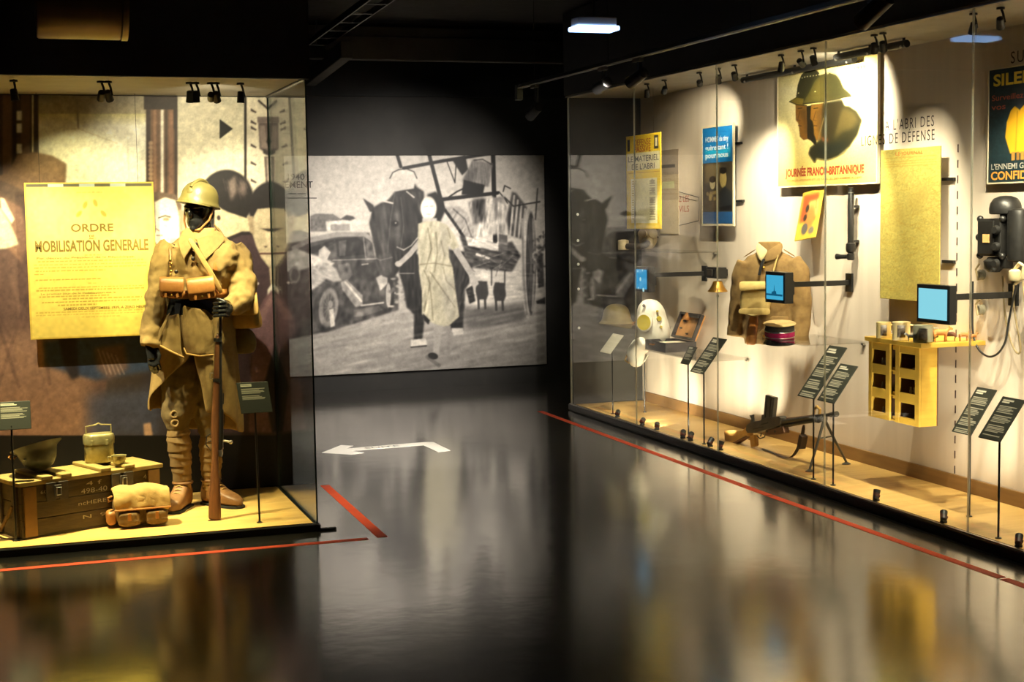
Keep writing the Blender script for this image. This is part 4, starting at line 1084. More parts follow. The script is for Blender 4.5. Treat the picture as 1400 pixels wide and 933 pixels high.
# black clips that hold sheets off the wall
def clip(px, py, X, lab, w=.11):
    a = at(px, py, 0, X)
    m = MB().box((X, a[1], a[2]), (.02, w, .018))
    props(m.build('wall_clip', MATTE, bevel=.002), lab, 'clip', 'black wall clips')
clip(1009, 196, 5.11, 'black clip on the wall at the upper edge of the blue poster'); clip(1012, 275, 5.11, 'black clip on the wall at the lower edge of the blue poster'); clip(1297, 245, 5.11, 'black clip on the wall at the upper side of the map'); clip(1297, 358, 5.11, 'black clip on the wall at the lower side of the map')

# ------------------------------------------------------------------ mannequin in uniform
S = lambda x, y, Y=8.47: at(x, y, 1, Y)
KHAKI = M('khaki_wool', srgb(136, 110, 64), srgb(148, 122, 72), 40, rough=.9, bump=.25, bscale=260)
KHAKI_D = M('dark_olive_wool', srgb(92, 76, 48), srgb(104, 86, 54), 40, rough=.92, bump=.25, bscale=260)
LEATHER = M('tan_leather', srgb(172, 116, 58), srgb(152, 98, 46), 18, rough=.45, bump=.1)
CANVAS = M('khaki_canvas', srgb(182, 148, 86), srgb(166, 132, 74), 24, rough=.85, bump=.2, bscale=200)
PUTTEE = M('puttee_wool', srgb(134, 108, 68), srgb(120, 94, 58), 30, rough=.9, bump=.2, bscale=200)
BOOT = M('brown_boot_leather', srgb(128, 90, 52), srgb(104, 70, 40), 14, rough=.5, bump=.1)
HELM = M('olive_helmet_paint', srgb(112, 102, 54), srgb(102, 92, 48), 14, rough=.42)
BODYB = M('black_mannequin', (.014, .014, .015), rough=.22)
NIGHT = M('dull_black', (.008, .008, .009), rough=.85)

man = thing('mannequin', V(.96, 8.46, .042), 'mannequin in khaki greatcoat and helmet standing with a rifle', 'mannequin')

def ring(c, rx, ry, n=36, a=0.0, e=2.4, fold=0.0, nf=9, ph=0.0):
    t = np.linspace(0, 2*math.pi, n, endpoint=False)
    f = 1+fold*np.sin(nf*t+ph)+fold*.6*np.sin((nf*1.7)*t+ph*2.3)
    x = np.sign(np.cos(t))*np.abs(np.cos(t))**(2/e)*rx*f
    y = np.sign(np.sin(t))*np.abs(np.sin(t))**(2/e)*ry*f
    return np.stack([c[0]+x*math.cos(a)-y*math.sin(a), c[1]+x*math.sin(a)+y*math.cos(a), np.full(n, c[2])], 1)

def span(y, xl, xr, Y=8.47):
    l, r = S(xl, y, Y), S(xr, y, Y); return (l+r)/2, (r[0]-l[0])/2
TA = -.22
# torso of the coat
m = MB(); rs = []
for y, xl, xr, d in ((316, 256, 296, .075), (324, 246, 306, .10), (333, 233, 322, .125), (345, 226, 331, .145), (362, 226, 326, .15), (382, 226, 316, .142), (398, 226, 310, .135), (404, 226, 309, .13)):
    c, w = span(y, xl, xr); rs.append(ring(c, w, d, 44, TA, 2.5, .012, 7, y*.05))
m.loft(rs[::-1])
# sleeves, one hanging, one bent to the rifle
def limb(pts, rad, fold=.05, n=20, k=9):
    P = np.array(pts); t = np.linspace(0, 1, len(P)); tt = np.linspace(0, 1, len(P)*k)
    Q = np.stack([np.interp(tt, t, P[:, i]) for i in range(3)], 1)
    for _ in range(5): Q[1:-1] = (Q[:-2]+2*Q[1:-1]+Q[2:])/4
    R_ = np.interp(tt, t, rad)
    R_ = R_*(1+fold*.45*np.sin(tt*46)+fold*.4*np.sin(tt*27+1))
    return Q, R_
q, r_ = limb([S(238, 338, 8.46), S(228, 352, 8.45), S(217, 400, 8.42), S(209, 440, 8.38), S(205, 474, 8.34)], [.080, .082, .068, .062, .060]); m.tube(q, r_, 20)
q, r_ = limb([S(314, 340, 8.46), S(326, 356, 8.45), S(333, 395, 8.40), S(328, 412, 8.33), S(309, 421, 8.25)], [.080, .084, .080, .066, .052]); m.tube(q, r_, 20)
m.build('greatcoat', KHAKI, man, remesh=.010, wrinkle=[(.036, .12), (.022, .05)])

# dark waist seen below the pouches
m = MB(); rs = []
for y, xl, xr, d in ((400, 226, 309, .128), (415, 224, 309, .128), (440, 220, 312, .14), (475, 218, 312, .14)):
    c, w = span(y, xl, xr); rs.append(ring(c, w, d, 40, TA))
m.loft(rs[::-1]); m.build('dark_waist', NIGHT, man, smooth=True)

# coat skirt, open at the front
m = MB(); rows = []
n = 54
for k, y in enumerate(np.linspace(428, 560, 18)):
    f = (y-428)/132
    xl = np.interp(y, [428, 470, 545, 600], [217, 212, 203, 204]); xr = np.interp(y, [428, 470, 545, 600], [318, 322, 328, 328])
    c, w = span(y, xl, xr)
    d = .150+.03*f
    # opening half angles left and right of the front
    ol = np.interp(y, [428, 486, 520, 545, 600], [.02, .05, .75, 1.30, 1.5]); orr = np.interp(y, [428, 486, 520, 560, 600], [.02, .03, .20, .30, .35])
    t = np.linspace(-math.pi/2+orr, 3*math.pi/2-ol, n)
    fo = 1+(.012+.035*f)*np.sin(t*9+.6)+.02*f*np.sin(t*15+1)
    hem = np.where(t < .4, 1, 0)
    x = np.cos(t)*w*fo; yy = np.sin(t)*d*fo
    zz = c[2]-f*.14*np.clip((np.sin(t)+np.cos(t)*.9+.2), 0, 1)
    rows.append(np.stack([c[0]+x*math.cos(TA)-yy*math.sin(TA), c[1]+x*math.sin(TA)+yy*math.cos(TA), zz], 1))
m.loft(rows, closed=False, caps=False)
m.build('coat_skirt', KHAKI, man, smooth=True, thick=.009, sub=1, ang=180)

# front flaps, each a bulging panel
def panel(L, R, Y, bulge, mat, name, parent, cols=9, th=.008, wr=None, sub=2):
    rows = []
    for (xl, yl), (xr, yr) in zip(L, R):
        row = []
        for s in np.linspace(0, 1, cols):
            p = S(xl+(xr-xl)*s, yl+(yr-yl)*s, Y-bulge*math.sin(math.pi*s)); row.append(p)
        rows.append(np.array(row))
    return MB().loft(rows, closed=False, caps=False).build(name, mat, parent, smooth=True, thick=th, sub=sub, ang=180 if sub else 50, wrinkle=wr)
panel([(216, 455), (214, 470), (213, 480)], [(226, 437), (231, 428), (234, 425)], 8.31, .02, KHAKI, 'pocket_flap', man, 5)
panel([(226, 434), (224, 450), (219, 470), (216, 474)], [(246, 428), (247, 450), (247, 478), (251, 489)], 8.315, .02, KHAKI, 'front_flap', man, wr=(.012, .05))
panel([(250, 417), (249, 432), (249, 456), (251, 476), (255, 485)], [(282, 424), (290, 432), (293, 456), (294, 474), (292, 485)], 8.305, .035, KHAKI, 'front_flap', man, wr=(.014, .06))
m = MB(); m.tube([S(217, 472, 8.30), S(232, 480, 8.29), S(251, 489, 8.29)], .006, 8); m.build('hem_edge', CANVAS, man, smooth=True)
m = MB(); m.tube([S(251, 476, 8.29), S(255, 484, 8.28), S(274, 487, 8.27), S(292, 485, 8.29)], .005, 8); m.build('hem_edge', CANVAS, man, smooth=True)
m = MB(); m.tube([S(272, 494, 8.32), S(284, 506, 8.31), S(296, 522, 8.32)], [.012, .016, .010], 10); m.build('turned_lining', CANVAS, man, smooth=True)
m = MB().prism([(0, 0), (.075, -.02), (.085, -.07), (.05, -.05), (.01, -.02)], S(271, 408, 8.30), (1, 0, 0), (0, 0, 1), 0, -.012); m.build('blue_cloth', M('navy_cloth', srgb(34, 44, 88), rough=.8), man)

# collar: scarf, two wings
c, w = span(318, 258, 296)
nk = S(276, 318, 8.45)
m = MB(); m.loft([ring(nk+V(0, 0, z), rx, ry, 30, TA) for z, rx, ry in ((-.05, .085, .09), (-.02, .083, .085), (.01, .077, .078), (.025, .072, .072), (.022, .064, .064), (-.02, .062, .062))], caps=False)
m.build('scarf', CANVAS, man, smooth=True, thick=.008, sub=1)
def wing(px, Y, lean):
    O = S(*px[0], Y); v = unit(V(0, -lean, -1)); u = V(1, 0, 0)
    poly = []
    for x, y in px:
        d = _f+_r*(x-700)/FPX-_u*(y-466.5)/FPX; nn = np.cross(u, v); t = ((O-V(0, 0, EYE)) @ nn)/(d @ nn); P_ = V(0, 0, EYE)+d*t-O
        poly.append((P_ @ u, P_ @ v))
    MB().prism(poly, O, u, v, -.007, .007).build('collar_wing', KHAKI, man, bevel=.005)
wing([(257, 311), (266, 321), (267, 330), (251, 356), (247, 347), (243, 331), (249, 316)], 8.355, .35)
wing([(268, 327), (282, 322), (296, 315), (304, 319), (308, 328), (299, 339), (281, 356), (273, 343)], 8.345, .35)
panel([(291, 305), (296, 312), (303, 320)], [(299, 312), (305, 321), (309, 330)], 8.42, .03, KHAKI, 'collar_back', man, 5, .012, sub=1)
# buttons
for x, y in ((268, 334), (264, 354), (279, 350), (241, 372)): MB().ell(S(x, y, 8.315), (.011, .006, .011), 12, 6).build('button', M('dark_horn', (.02, .016, .012), rough=.3), man, smooth=True)
# belt, straps, pouches
c, w = span(401, 222, 312)
m = MB(); m.loft([ring(c+V(0, 0, z), w*1.005, .148, 48, TA) for z in (-.024, .024)], caps=False); m.build('belt', LEATHER, man, smooth=True, thick=.006)
def strap(pts, wd, mat, name):
    m = MB(); P = [np.array(p) for p in pts]; rows = []
    for i, p in enumerate(P):
        d = unit(P[min(i+1, len(P)-1)]-P[max(i-1, 0)]); sd = unit(np.cross(d, (0, -1, 0)))
        rows.append(np.array([p-sd*wd/2, p, p+sd*wd/2]))
    return m.loft(rows, closed=False, caps=False).build(name, mat, man, smooth=True, thick=.006, sub=1)
strap([S(258, 326, 8.325), S(268, 340, 8.30), S(282, 364, 8.29), S(297, 388, 8.30), S(303, 402, 8.32)], .030, CANVAS, 'shoulder_strap')
strap([S(311, 327, 8.40), S(305, 340, 8.345), S(298, 356, 8.315), S(294, 372, 8.31)], .036, LEATHER, 'leather_brace')
strap([S(232, 334, 8.39), S(233, 352, 8.335), S(233, 372, 8.315)], .010, LEATHER, 'lanyard')
for k in range(5): MB().ell(S(233+k % 2, 356+k*5, 8.315), (.008, .007, .009), 10, 6).build('chain_link', M('old_brass', srgb(150, 126, 60), rough=.35, metal=.8), man, smooth=True)
def pouch(x0, y0, x1, y1, Y, roll, name='ammunition_pouch'):
    a, b = S(x0, y1, Y), S(x1, y0, Y); w, h = b[0]-a[0], b[2]-a[2]; c = (a+b)/2
    R_ = roty(roll) @ rotz(-.10)
    o = MB().box(c, (w, .062, h), R_).build(name, LEATHER, man, bevel=.014)
    fl = []
    for s, z in ((.03, .02), (-.002, .026), (-.034, .016), (-.040, -.01), (-.040, -h*.30)):
        fl.append(np.array([c+R_ @ V(x, s, h/2+z-.012 if z > -.005 else z+.01) for x in np.linspace(-w/2-.004, w/2+.004, 6)]))
    MB().loft(fl, closed=False, caps=False).build('flap', LEATHER, o, smooth=True, thick=.007, sub=1)
    for s in (-.25, .25): MB().box(c+R_ @ V(w*s, -.036, -h*.30), (.014, .008, h*.34), R_).build('closing_tab', LEATHER, o, bevel=.002)
    MB().ell(c+R_ @ V(0, -.044, -h*.34), (.006, .005, .006), 8, 6).build('stud', M('old_brass', (0, 0, 0)), o, smooth=True)
pouch(219, 382, 250, 408, 8.285, .05); pouch(257, 382, 293, 410, 8.285, -.10)

# black body: head, neck, both hands in one skin
hc = S(273, 289, 8.45)
HA = math.radians(-38)
Rh = rotz(HA)
m = MB()
m.ell(hc+V(0, 0, .01), (.076, .095, .105), 24, 16, Rh); m.ell(hc+Rh @ V(0, -.045, -.055), (.050, .050, .060), 18, 12, Rh)
m.ell(hc+Rh @ V(0, -.097, -.012), (.014, .022, .026), 12, 8, Rh); m.ell(hc+Rh @ V(0, -.082, -.052), (.026, .016, .008), 12, 8, Rh); m.ell(hc+Rh @ V(0, -.074, -.094), (.024, .022, .020), 12, 8, Rh)
m.ell(hc+Rh @ V(0, -.078, .026), (.055, .022, .016), 14, 8, Rh)
for s in (-1, 1): m.ell(hc+Rh @ V(s*.076, .006, -.012), (.010, .022, .034), 10, 8, Rh); m.ell(hc+Rh @ V(s*.032, -.080, .004), (.016, .010, .009), 10, 8, Rh)
m.tube([hc+V(.005, .015, -.06), hc+V(.01, .03, -.14), S(276, 350, 8.47), S(270, 440, 8.47)], [.058, .062, .12, .10], 18)
sh1 = [S(238, 342, 8.46), S(217, 400, 8.42), S(205, 470, 8.345)]; sh2 = [S(314, 345, 8.46), S(332, 398, 8.40), S(312, 420, 8.26), S(303, 423, 8.225)]
m.tube([S(272, 350, 8.47)]+sh1, [.07, .05, .042, .032], 14); m.tube([S(280, 350, 8.47)]+sh2, [.07, .05, .042, .034, .030], 14)
w1 = S(205, 470, 8.345)
m.tube([w1, w1+V(.006, -.01, -.03), w1+V(.012, -.02, -.085)], [.032, .036, .034], 14, .6)
for k, (dx, ln) in enumerate(((-.024, .075), (-.008, .088), (.009, .084), (.025, .066))):
    a = w1+V(.012+dx, -.022, -.08); m.tube([a, a+V(.003, -.010, -ln*.45), a+V(.010, .004, -ln*.8), a+V(.014, .016, -ln)], [.0105, .010, .009, .007], 10)
a = w1+V(.034, -.03, -.03); m.tube([w1+V(.02, -.02, -.03), a, a+V(.010, -.018, -.035), a+V(.006, -.022, -.065)], [.014, .013, .011, .008], 10)
# hand closed on the rifle
RB, RT = V(.985, 8.04, .042), S(299, 412, 8.195)
ra = unit(RT-RB); rs_ = unit(V(1, -.12, 0)-ra*(V(1, -.12, 0) @ ra)); rt_ = np.cross(ra, rs_)
if rt_[1] > 0: rt_ = -rt_
hz = 1.150
hp = RB+ra*hz
palm = hp+rs_*.045-rt_*.022
m.tube([S(306, 422, 8.232), palm+rs_*.01, palm-ra*.0], [.030, .034, .030], 14)
m.ell(palm, (.026, .028, .044), 14, 10)
for k in range(4):
    z = (k-1.5)*.0235
    b0 = palm+ra*(-z)+rt_*.012; P = [b0, hp+rs_*.036+rt_*.034-ra*z, hp+rs_*.004+rt_*.042-ra*(z+.004), hp-rs_*.024+rt_*.026-ra*(z+.006), hp-rs_*.030-rt_*.002-ra*(z+.006)]
    m.tube(P, [.0105, .0100, .0095, .0088, .0072], 10)
P = [palm+ra*.03, hp+rs_*.030-rt_*.030+ra*.045, hp+rs_*.006-rt_*.038+ra*.055, hp-rs_*.014-rt_*.034+ra*.06]; m.tube(P, [.014, .0125, .011, .009], 10)
m.build('body', BODYB, man, remesh=.0042)

# helmet with comb, brim, badge and chin strap
Rt = roty(math.radians(9)) @ Rh @ rotx(math.radians(-4))
H0 = hc+V(-.002, .0, .045)
m = MB()
m.lathe([(.128, -.016), (.126, -.012), (.113, .004), (.108, .02), (.104, .05), (.092, .08), (.070, .104), (.040, .118), (.004, .122)], H0, 36, Rt, (.93, 1.14))
hl = m.build('helmet', HELM, man, smooth=True, sub=1, ang=180)
vis = []
for s, z in ((0, 0), (.020, -.008), (.036, -.018)):
    vis.append(np.array([H0+Rt @ V(math.sin(t)*(.106+s*.4)*.95, -math.cos(t)*(.122+s), -.002+z) for t in np.linspace(-1.25, 1.25, 15)]))
MB().loft(vis, closed=False, caps=False).build('visor', HELM, hl, smooth=True, thick=.004, sub=1)
m = MB(); m.tube([H0+Rt @ V(0, -.120*math.cos(t), .018+.112*math.sin(t)) for t in np.linspace(.5, 2.7, 16)], .010, 8); m.build('comb', HELM, hl, smooth=True)
MB().ell(H0+Rt @ V(0, -.114, .045), (.020, .007, .024), 12, 8, Rt).build('badge', HELM, hl, smooth=True)
m = MB(); m.tube([H0+Rt @ V(.092, .01, -.01), hc+Rh @ V(.080, -.035, -.05), hc+Rh @ V(.040, -.080, -.105), hc+Rh @ V(-.040, -.080, -.105), hc+Rh @ V(-.080, -.035, -.05), H0+Rt @ V(-.092, .01, -.01)], .0055, 8); m.build('chin_strap', LEATHER, hl, smooth=True)

# legs
def leg(hip, knee, ank, w):
    m = MB(); q, r_ = limb([hip, hip*.5+knee*.5, knee+V(0, 0, .05), knee-V(0, 0, .05)], [.105, .108*w, .086*w, .060], .04, 22); m.tube(q, r_, 22)
    return m
k1, k2 = S(243, 577, 8.46), S(288, 586, 8.48)
a1, a2 = S(250, 665, 8.47), S(289, 668, 8.50)
m = leg(S(252, 470, 8.48), k1, a1, 1.05); q, r_ = limb([S(286, 470, 8.48), (S(286, 470, 8.48)+k2)/2, k2+V(0, 0, .05), k2-V(0, 0, .05)], [.105, .108, .086, .060], .04, 22); m.tube(q, r_, 22)
m.build('breeches', KHAKI_D, man, remesh=.012, wrinkle=[(.026, .10), (.014, .04)])
for p in ((238, 567), (239, 579)):
    c = S(*p, 8.375); m = MB(); m.tube([c+V(math.cos(t)*.018, 0, math.sin(t)*.018) for t in np.linspace(0, 2*math.pi, 14)], .006, 8); m.build('knee_lace', PUTTEE, man, smooth=True)
def puttee(k, a):
    rs = []; N = 8; dv = a-k
    for i in range(N):
        for f, s in ((0, .98), (.88, 1.10), (.97, 1.08)):
            t = (i+f)/N; c = k+dv*t
            r = np.interp(t, [0, .25, .55, 1], [.058, .066, .058, .044])*s
            R_ = roty(.16 if i % 2 else -.10)
            ang = np.linspace(0, 2*math.pi, 24, endpoint=False)
            P = np.stack([np.cos(ang)*r, np.sin(ang)*r, np.zeros(24)], 1) @ R_.T
            rs.append(P+c)
    return MB().loft(rs).build('puttee', PUTTEE, man, smooth=True, ang=60)
puttee(k1-V(0, 0, .03), a1-V(0, 0, .01)); puttee(k2-V(0, 0, .03), a2-V(0, 0, .01))
def boot(ank, toe):
    d = V(toe[0]-ank[0], toe[1]-ank[1], 0); L = np.linalg.norm(d); d = d/L; s = np.cross(d, (0, 0, 1)); g = .042
    rs = []; st = [(-.055, .036, .060), (-.045, .044, .13), (.0, .046, .150), (.05, .046, .125), (.09, .050, .088), (.14, .053, .072), (.18, .049, .062), (L+.0, .030, .044), (L+.012, .010, .020)]
    for x, w, h in st:
        t = np.linspace(0, 2*math.pi, 20, endpoint=False)
        zz = np.sign(np.sin(t))*np.abs(np.sin(t))**.6*h/2+h/2; xx = np.sign(np.cos(t))*np.abs(np.cos(t))**.6*w
        rs.append(V(ank[0], ank[1], g+.012)+d*x+np.outer(xx, s)+np.outer(zz, (0, 0, 1)))
    o = MB().loft(rs).build('boot', BOOT, man, smooth=True, sub=1, ang=180)
    out = [(-.058, .030), (-.05, .043), (.02, .044), (.06, .043), (.14, .055), (.19, .050), (L+.006, .034), (L+.018, .012)]
    poly = [(x, w) for x, w in out]+[(x, -w) for x, w in out[::-1]]
    MB().prism(poly, V(ank[0], ank[1], g), d, np.cross((0, 0, 1), d), 0, .014).build('sole', NIGHT, o)
    MB().tube([V(ank[0], ank[1], g+.10)+V(math.cos(t)*.050, math.sin(t)*.050, .045) for t in np.linspace(0, 2*math.pi, 18)], .010, 8).build('boot_cuff', BOOT, o, smooth=True)
    for k in range(4):
        c = V(ank[0], ank[1], g)+d*(.035+k*.022)+V(0, 0, .145-k*.016)
        MB().tube([c-s*.020, c+V(0, 0, .006), c+s*.020], .0035, 6).build('boot_lace', CANVAS, o)
boot(a1, at(234, 699, 2, .06)); boot(a2, at(328, 691, 2, .06))

# haversack and water bottle slung at the hip
hv = thing('haversack', S(338, 450, 8.42), 'khaki canvas haversack slung at the mannequin hip', 'bag')
hb = MB(); rs = []
for x, hw, dd in ((0, .105, .03), (.02, .112, .055), (.10, .098, .062), (.19, .072, .05), (.21, .06, .03)):
    c = S(337, 450, 8.42)+V(-.005+.0*x, 0, x); rs.append(ring(c, hw*.85, dd, 26, -.35, 3.4, .01, 5, x*30))
hb.loft(rs); hb.build('bag_body', CANVAS, hv, sub=1, smooth=True, ang=180, wrinkle=(.014, .07))
m = MB(); fl = []
for k, (x, o_) in enumerate(((.205, .02), (.215, -.055), (.15, -.072), (.08, -.074))): fl.append(np.array([S(337, 450, 8.42)+rotz(-.35) @ V(s*(.066+.01*k), o_, x) for s in np.linspace(-1, 1, 6)]))
m.loft(fl, closed=False, caps=False); m.build('bag_flap', CANVAS, hv, smooth=True, thick=.006, sub=1)
m = MB(); m.tube([S(333, 400, 8.43), S(330, 375, 8.47), S(318, 345, 8.54), S(300, 325, 8.56)], .012, 8, .4); m.build('sling', CANVAS, hv, smooth=True)
wb = thing('water_bottle', S(333, 484, 8.45), 'cloth covered water bottle hanging below the haversack', 'bottle')
m = MB(); rs = []
for x, hw, dd in ((0, .04, .02), (.012, .068, .04), (.06, .078, .046), (.11, .070, .044), (.14, .045, .03), (.15, .018, .018)): rs.append(ring(S(333, 484, 8.45)+V(0, 0, x), hw, dd, 24, -.2, 2.6))
m.loft(rs); m.build('bottle_body', M('faded_blue_cloth', srgb(120, 106, 68), srgb(104, 92, 60), 20, rough=.9), wb, smooth=True, sub=1, ang=180)
MB().lathe([(.012, 0), (.013, .02), (.010, .024)], S(333, 484, 8.45)+V(0, 0, .148), 14).build('stopper', LEATHER, wb, smooth=True)
m = MB(); m.tube([S(333, 484, 8.45)+V(-.075, 0, .07), S(325, 445, 8.49), S(322, 420, 8.53)], .006, 8); m.build('sling', LEATHER, wb)

# rifle
rf = thing('rifle', RB, 'long bolt action rifle with brown wooden stock held by the mannequin', 'rifle')
WST = M('walnut_stock', srgb(112, 70, 38), srgb(84, 50, 28), 6, rough=.4, stretch=(6, 6, .7))
GUN = M('gun_metal', (.06, .058, .055), rough=.32, metal=.8)
st = [(0, -.034, .034, .019), (.02, -.037, .036, .021), (.22, -.030, .024, .019), (.33, -.022, .012, .016), (.38, -.020, .014, .016), (.44, -.030, .018, .019), (.56, -.030, .018, .019), (.62, -.024, .014, .017), (.95, -.017, .010, .014), (1.02, -.014, .008, .012)]
rs = []
for a, s0, s1, tw in st:
    t = np.linspace(0, 2*math.pi, 18, endpoint=False); c = (s0+s1)/2; h = (s1-s0)/2
    rs.append(RB+ra*a+np.outer(c+np.sign(np.cos(t))*np.abs(np.cos(t))**.8*h, rs_)+np.outer(np.sign(np.sin(t))*np.abs(np.sin(t))**.8*tw, rt_))
MB().loft(rs).build('stock', WST, rf, smooth=True, sub=1, ang=180)
MB().prism([(-.036, -.019), (.036, -.019), (.036, .019), (-.036, .019)], RB, rs_, rt_, -.004 if np.cross(rs_, rt_) @ ra > 0 else .004, 0).build('butt_plate', GUN, rf)
pt = lambda a, s, t=0.0: RB+ra*a+rs_*s+rt_*t
MB().tube([pt(.38, .022), pt(.40, .024), pt(.60, .022)], [.010, .0145, .0145], 14).build('receiver', GUN, rf, smooth=True)
MB().tube([pt(.60, .020), pt(.75, .016), pt(1.18, .010)], [.012, .0095, .0080], 14).build('barrel', GUN, rf, smooth=True)
bo = MB().tube([pt(.43, .030), pt(.43, .050, .006), pt(.425, .072, .010)], [.006, .0055, .006], 10).build('bolt_handle', STEEL, rf, smooth=True)
MB().ell(pt(.424, .078, .011), (.011, .011, .011), 12, 8).build('bolt_knob', STEEL, bo, smooth=True)
MB().tube([pt(.345, .024), pt(.36, .026), pt(.38, .024)], [.010, .012, .010], 12).build('cocking_piece', STEEL, rf, smooth=True)
for a in (.76, .98):
    t = np.linspace(0, 2*math.pi, 18, endpoint=False)
    MB().loft([RB+ra*(a+z)+np.outer(-.002+np.cos(t)*.022, rs_)+np.outer(np.sin(t)*.018, rt_) for z in (-.010, .010)]).build('barrel_band', GUN, rf, smooth=True)
MB().tube([pt(.47, -.028), pt(.455, -.052), pt(.41, -.054), pt(.375, -.026)], .003, 8).build('trigger_guard', GUN, rf)
MB().tube([pt(.43, -.026), pt(.425, -.045)], .003, 8).build('trigger', GUN, rf)
MB().box(pt(.66, .034), (.006, .012, .06), np.stack([rs_, rt_, ra], 1)).build('rear_sight', GUN, rf)
MB().tube([pt(.77, -.022), pt(.765, -.038), pt(.80, -.040), pt(.80, -.024)], .0025, 6).build('sling_swivel', STEEL, rf)

# ------------------------------------------------------------------ crate and what stands on it
ca = math.radians(24); ce = V(math.cos(ca), math.sin(ca), 0); cn = V(-math.sin(ca), math.cos(ca), 0); cz = V(0, 0, 1)
C0 = V(-.008, 7.918, .042); CL, CW, CH = .80, .31, .285
CR = np.stack([ce, cn, cz], 1)
cp = lambda x, y, z: C0+ce*x+cn*y+cz*z
CRATE = M('dark_stained_crate_wood', srgb(84, 70, 44), srgb(62, 50, 34), 7, rough=.7, stretch=(1, 1, 6), bump=.2)
CRLID = M('worn_crate_lid_wood', srgb(150, 128, 70), srgb(132, 110, 60), 7, rough=.65, stretch=(1, 6, 1), bump=.15)
CLEAT = M('bare_ochre_wood', srgb(138, 102, 50), srgb(112, 82, 40), 9, rough=.7)
IRON = M('rusty_iron', (.05, .042, .034), (.09, .07, .05), 30, rough=.6, metal=.5)
cr = thing('ammunition_crate', C0+ce*CL/2+cn*CW/2, 'long dark wooden ammunition crate with stencilled numbers and iron clasps', 'crate')
cb = lambda x0, x1, y0, y1, z0, z1: MB().box(cp((x0+x1)/2, (y0+y1)/2, (z0+z1)/2), (x1-x0, y1-y0, z1-z0), CR)
for k in range(3):
    z0 = .012+k*.088
    cb(.0, CL, .0, .018, z0, z0+.086).build('plank', CRATE, cr, bevel=.003); cb(0, CL, CW-.018, CW, z0, z0+.086).build('plank', CRATE, cr, bevel=.003)
    cb(0, .018, .0185, CW-.0185, z0, z0+.086).build('plank', CRATE, cr, bevel=.003); cb(CL-.018, CL, .0185, CW-.0185, z0, z0+.086).build('plank', CRATE, cr, bevel=.003)
cb(0, CL, 0, CW, 0, .011).build('bottom_board', CRATE, cr)
for x in (.012, CL-.080): cb(x, x+.068, -.014, -.0005, .012, CH-.012).build('cleat', CLEAT, cr, bevel=.003)
for y in (.03, CW-.09): cb(-.014, -.0005, y, y+.06, .012, CH-.012).build('cleat', CRATE, cr, bevel=.003)
for k in range(3): cb(-.016, CL+.01, -.016+k*.1135, -.016+k*.1135+.112, CH-.008, CH+.014).build('lid_board', CRLID, cr, bevel=.003)
for x in (.14, .245, .47, .61): cb(x-.030, x+.030, -.02, CW+.005, CH+.0145, CH+.032).build('lid_batten', CRLID, cr, bevel=.004)
for x in (.155, .225, .525, .60): cb(x-.026, x+.026, -.024, -.0145, CH-.100, CH-.004).build('iron_strap', IRON, cr, bevel=.003)
for x in (.19, .565):
    o = cb(x-.020, x+.020, -.034, -.0245, CH-.085, CH-.018).build('clasp', IRON, cr, bevel=.003)
    MB().tube([cp(x-.012, -.040, CH-.07), cp(x+.012, -.040, CH-.07), cp(x+.012, -.042, CH-.03), cp(x-.012, -.042, CH-.03), cp(x-.012, -.040, CH-.07)], .003, 6).build('clasp_ring', STEEL, o)
MB().tube([cp(-.02, .06, .17), cp(-.045, .09, .10), cp(-.05, .15, .04), cp(-.045, .20, .09), cp(-.02, .24, .17)], .011, 8).build('rope_handle', M('hemp_rope', srgb(120, 96, 60), srgb(96, 76, 48), 60, rough=.9), cr, smooth=True)
CHALK = M('chalk_stencil', srgb(176, 168, 140), rough=.9)
fo = lambda x, z: cp(x, -.001, z)
for s, x, z, w, h in (('4 f', .36, .235, .09, .022), ('498-40', .33, .195, .15, .026), ('ncHERE', .31, .135, .16, .020), ('N  90', .33, .060, .17, .020), ('60K', .105, .225, .06, .018), ('4', .695, .225, .02, .026)):
    text(s, fo(x, z), ce, cz, h, CHALK, cr, width=w)

# upturned helmet on the crate
ctop = C0[2]+CH+.032
hu = thing('steel_helmet', cp(.19, .14, CH+.032), 'dark steel helmet lying upturned on the crate', 'helmet')
Ru = roty(math.radians(-13)) @ rotx(math.radians(-13)); hb0 = cp(.185, .13, CH+.034)+V(0, 0, .004)
DARKH = M('dark_blue_grey_steel', srgb(76, 78, 72), srgb(62, 64, 60), 12, rough=.4, metal=.2)
sh = MB().lathe([(.004, .0), (.035, .006), (.064, .024), (.086, .055), (.098, .09), (.106, .115), (.134, .134), (.136, .139), (.112, .124), (.10, .112), (.088, .06), (.05, .018), (.004, .010)], hb0, 36, Ru, (1.0, 1.12)).build('shell', DARKH, hu, smooth=True, ang=60)
MB().lathe([(.098, .118), (.086, .112), (.076, .070), (.05, .050), (.004, .045)], hb0, 24, Ru, (1, 1.1), caps=False).build('liner', LEATHER, hu, smooth=True, thick=.003)
MB().tube([hb0+Ru @ V(-.12, 0, .132), hb0+Ru @ V(-.145, 0, .115), hb0+Ru @ V(-.13, .01, .10), hb0+Ru @ V(-.11, .01, .11)], .006, 8).build('strap_loop', LEATHER, hu, smooth=True)
MB().ell(hb0+Ru @ V(-.07, -.075, .075), (.008, .006, .008), 10, 6).build('rivet', STEEL, hu, smooth=True)

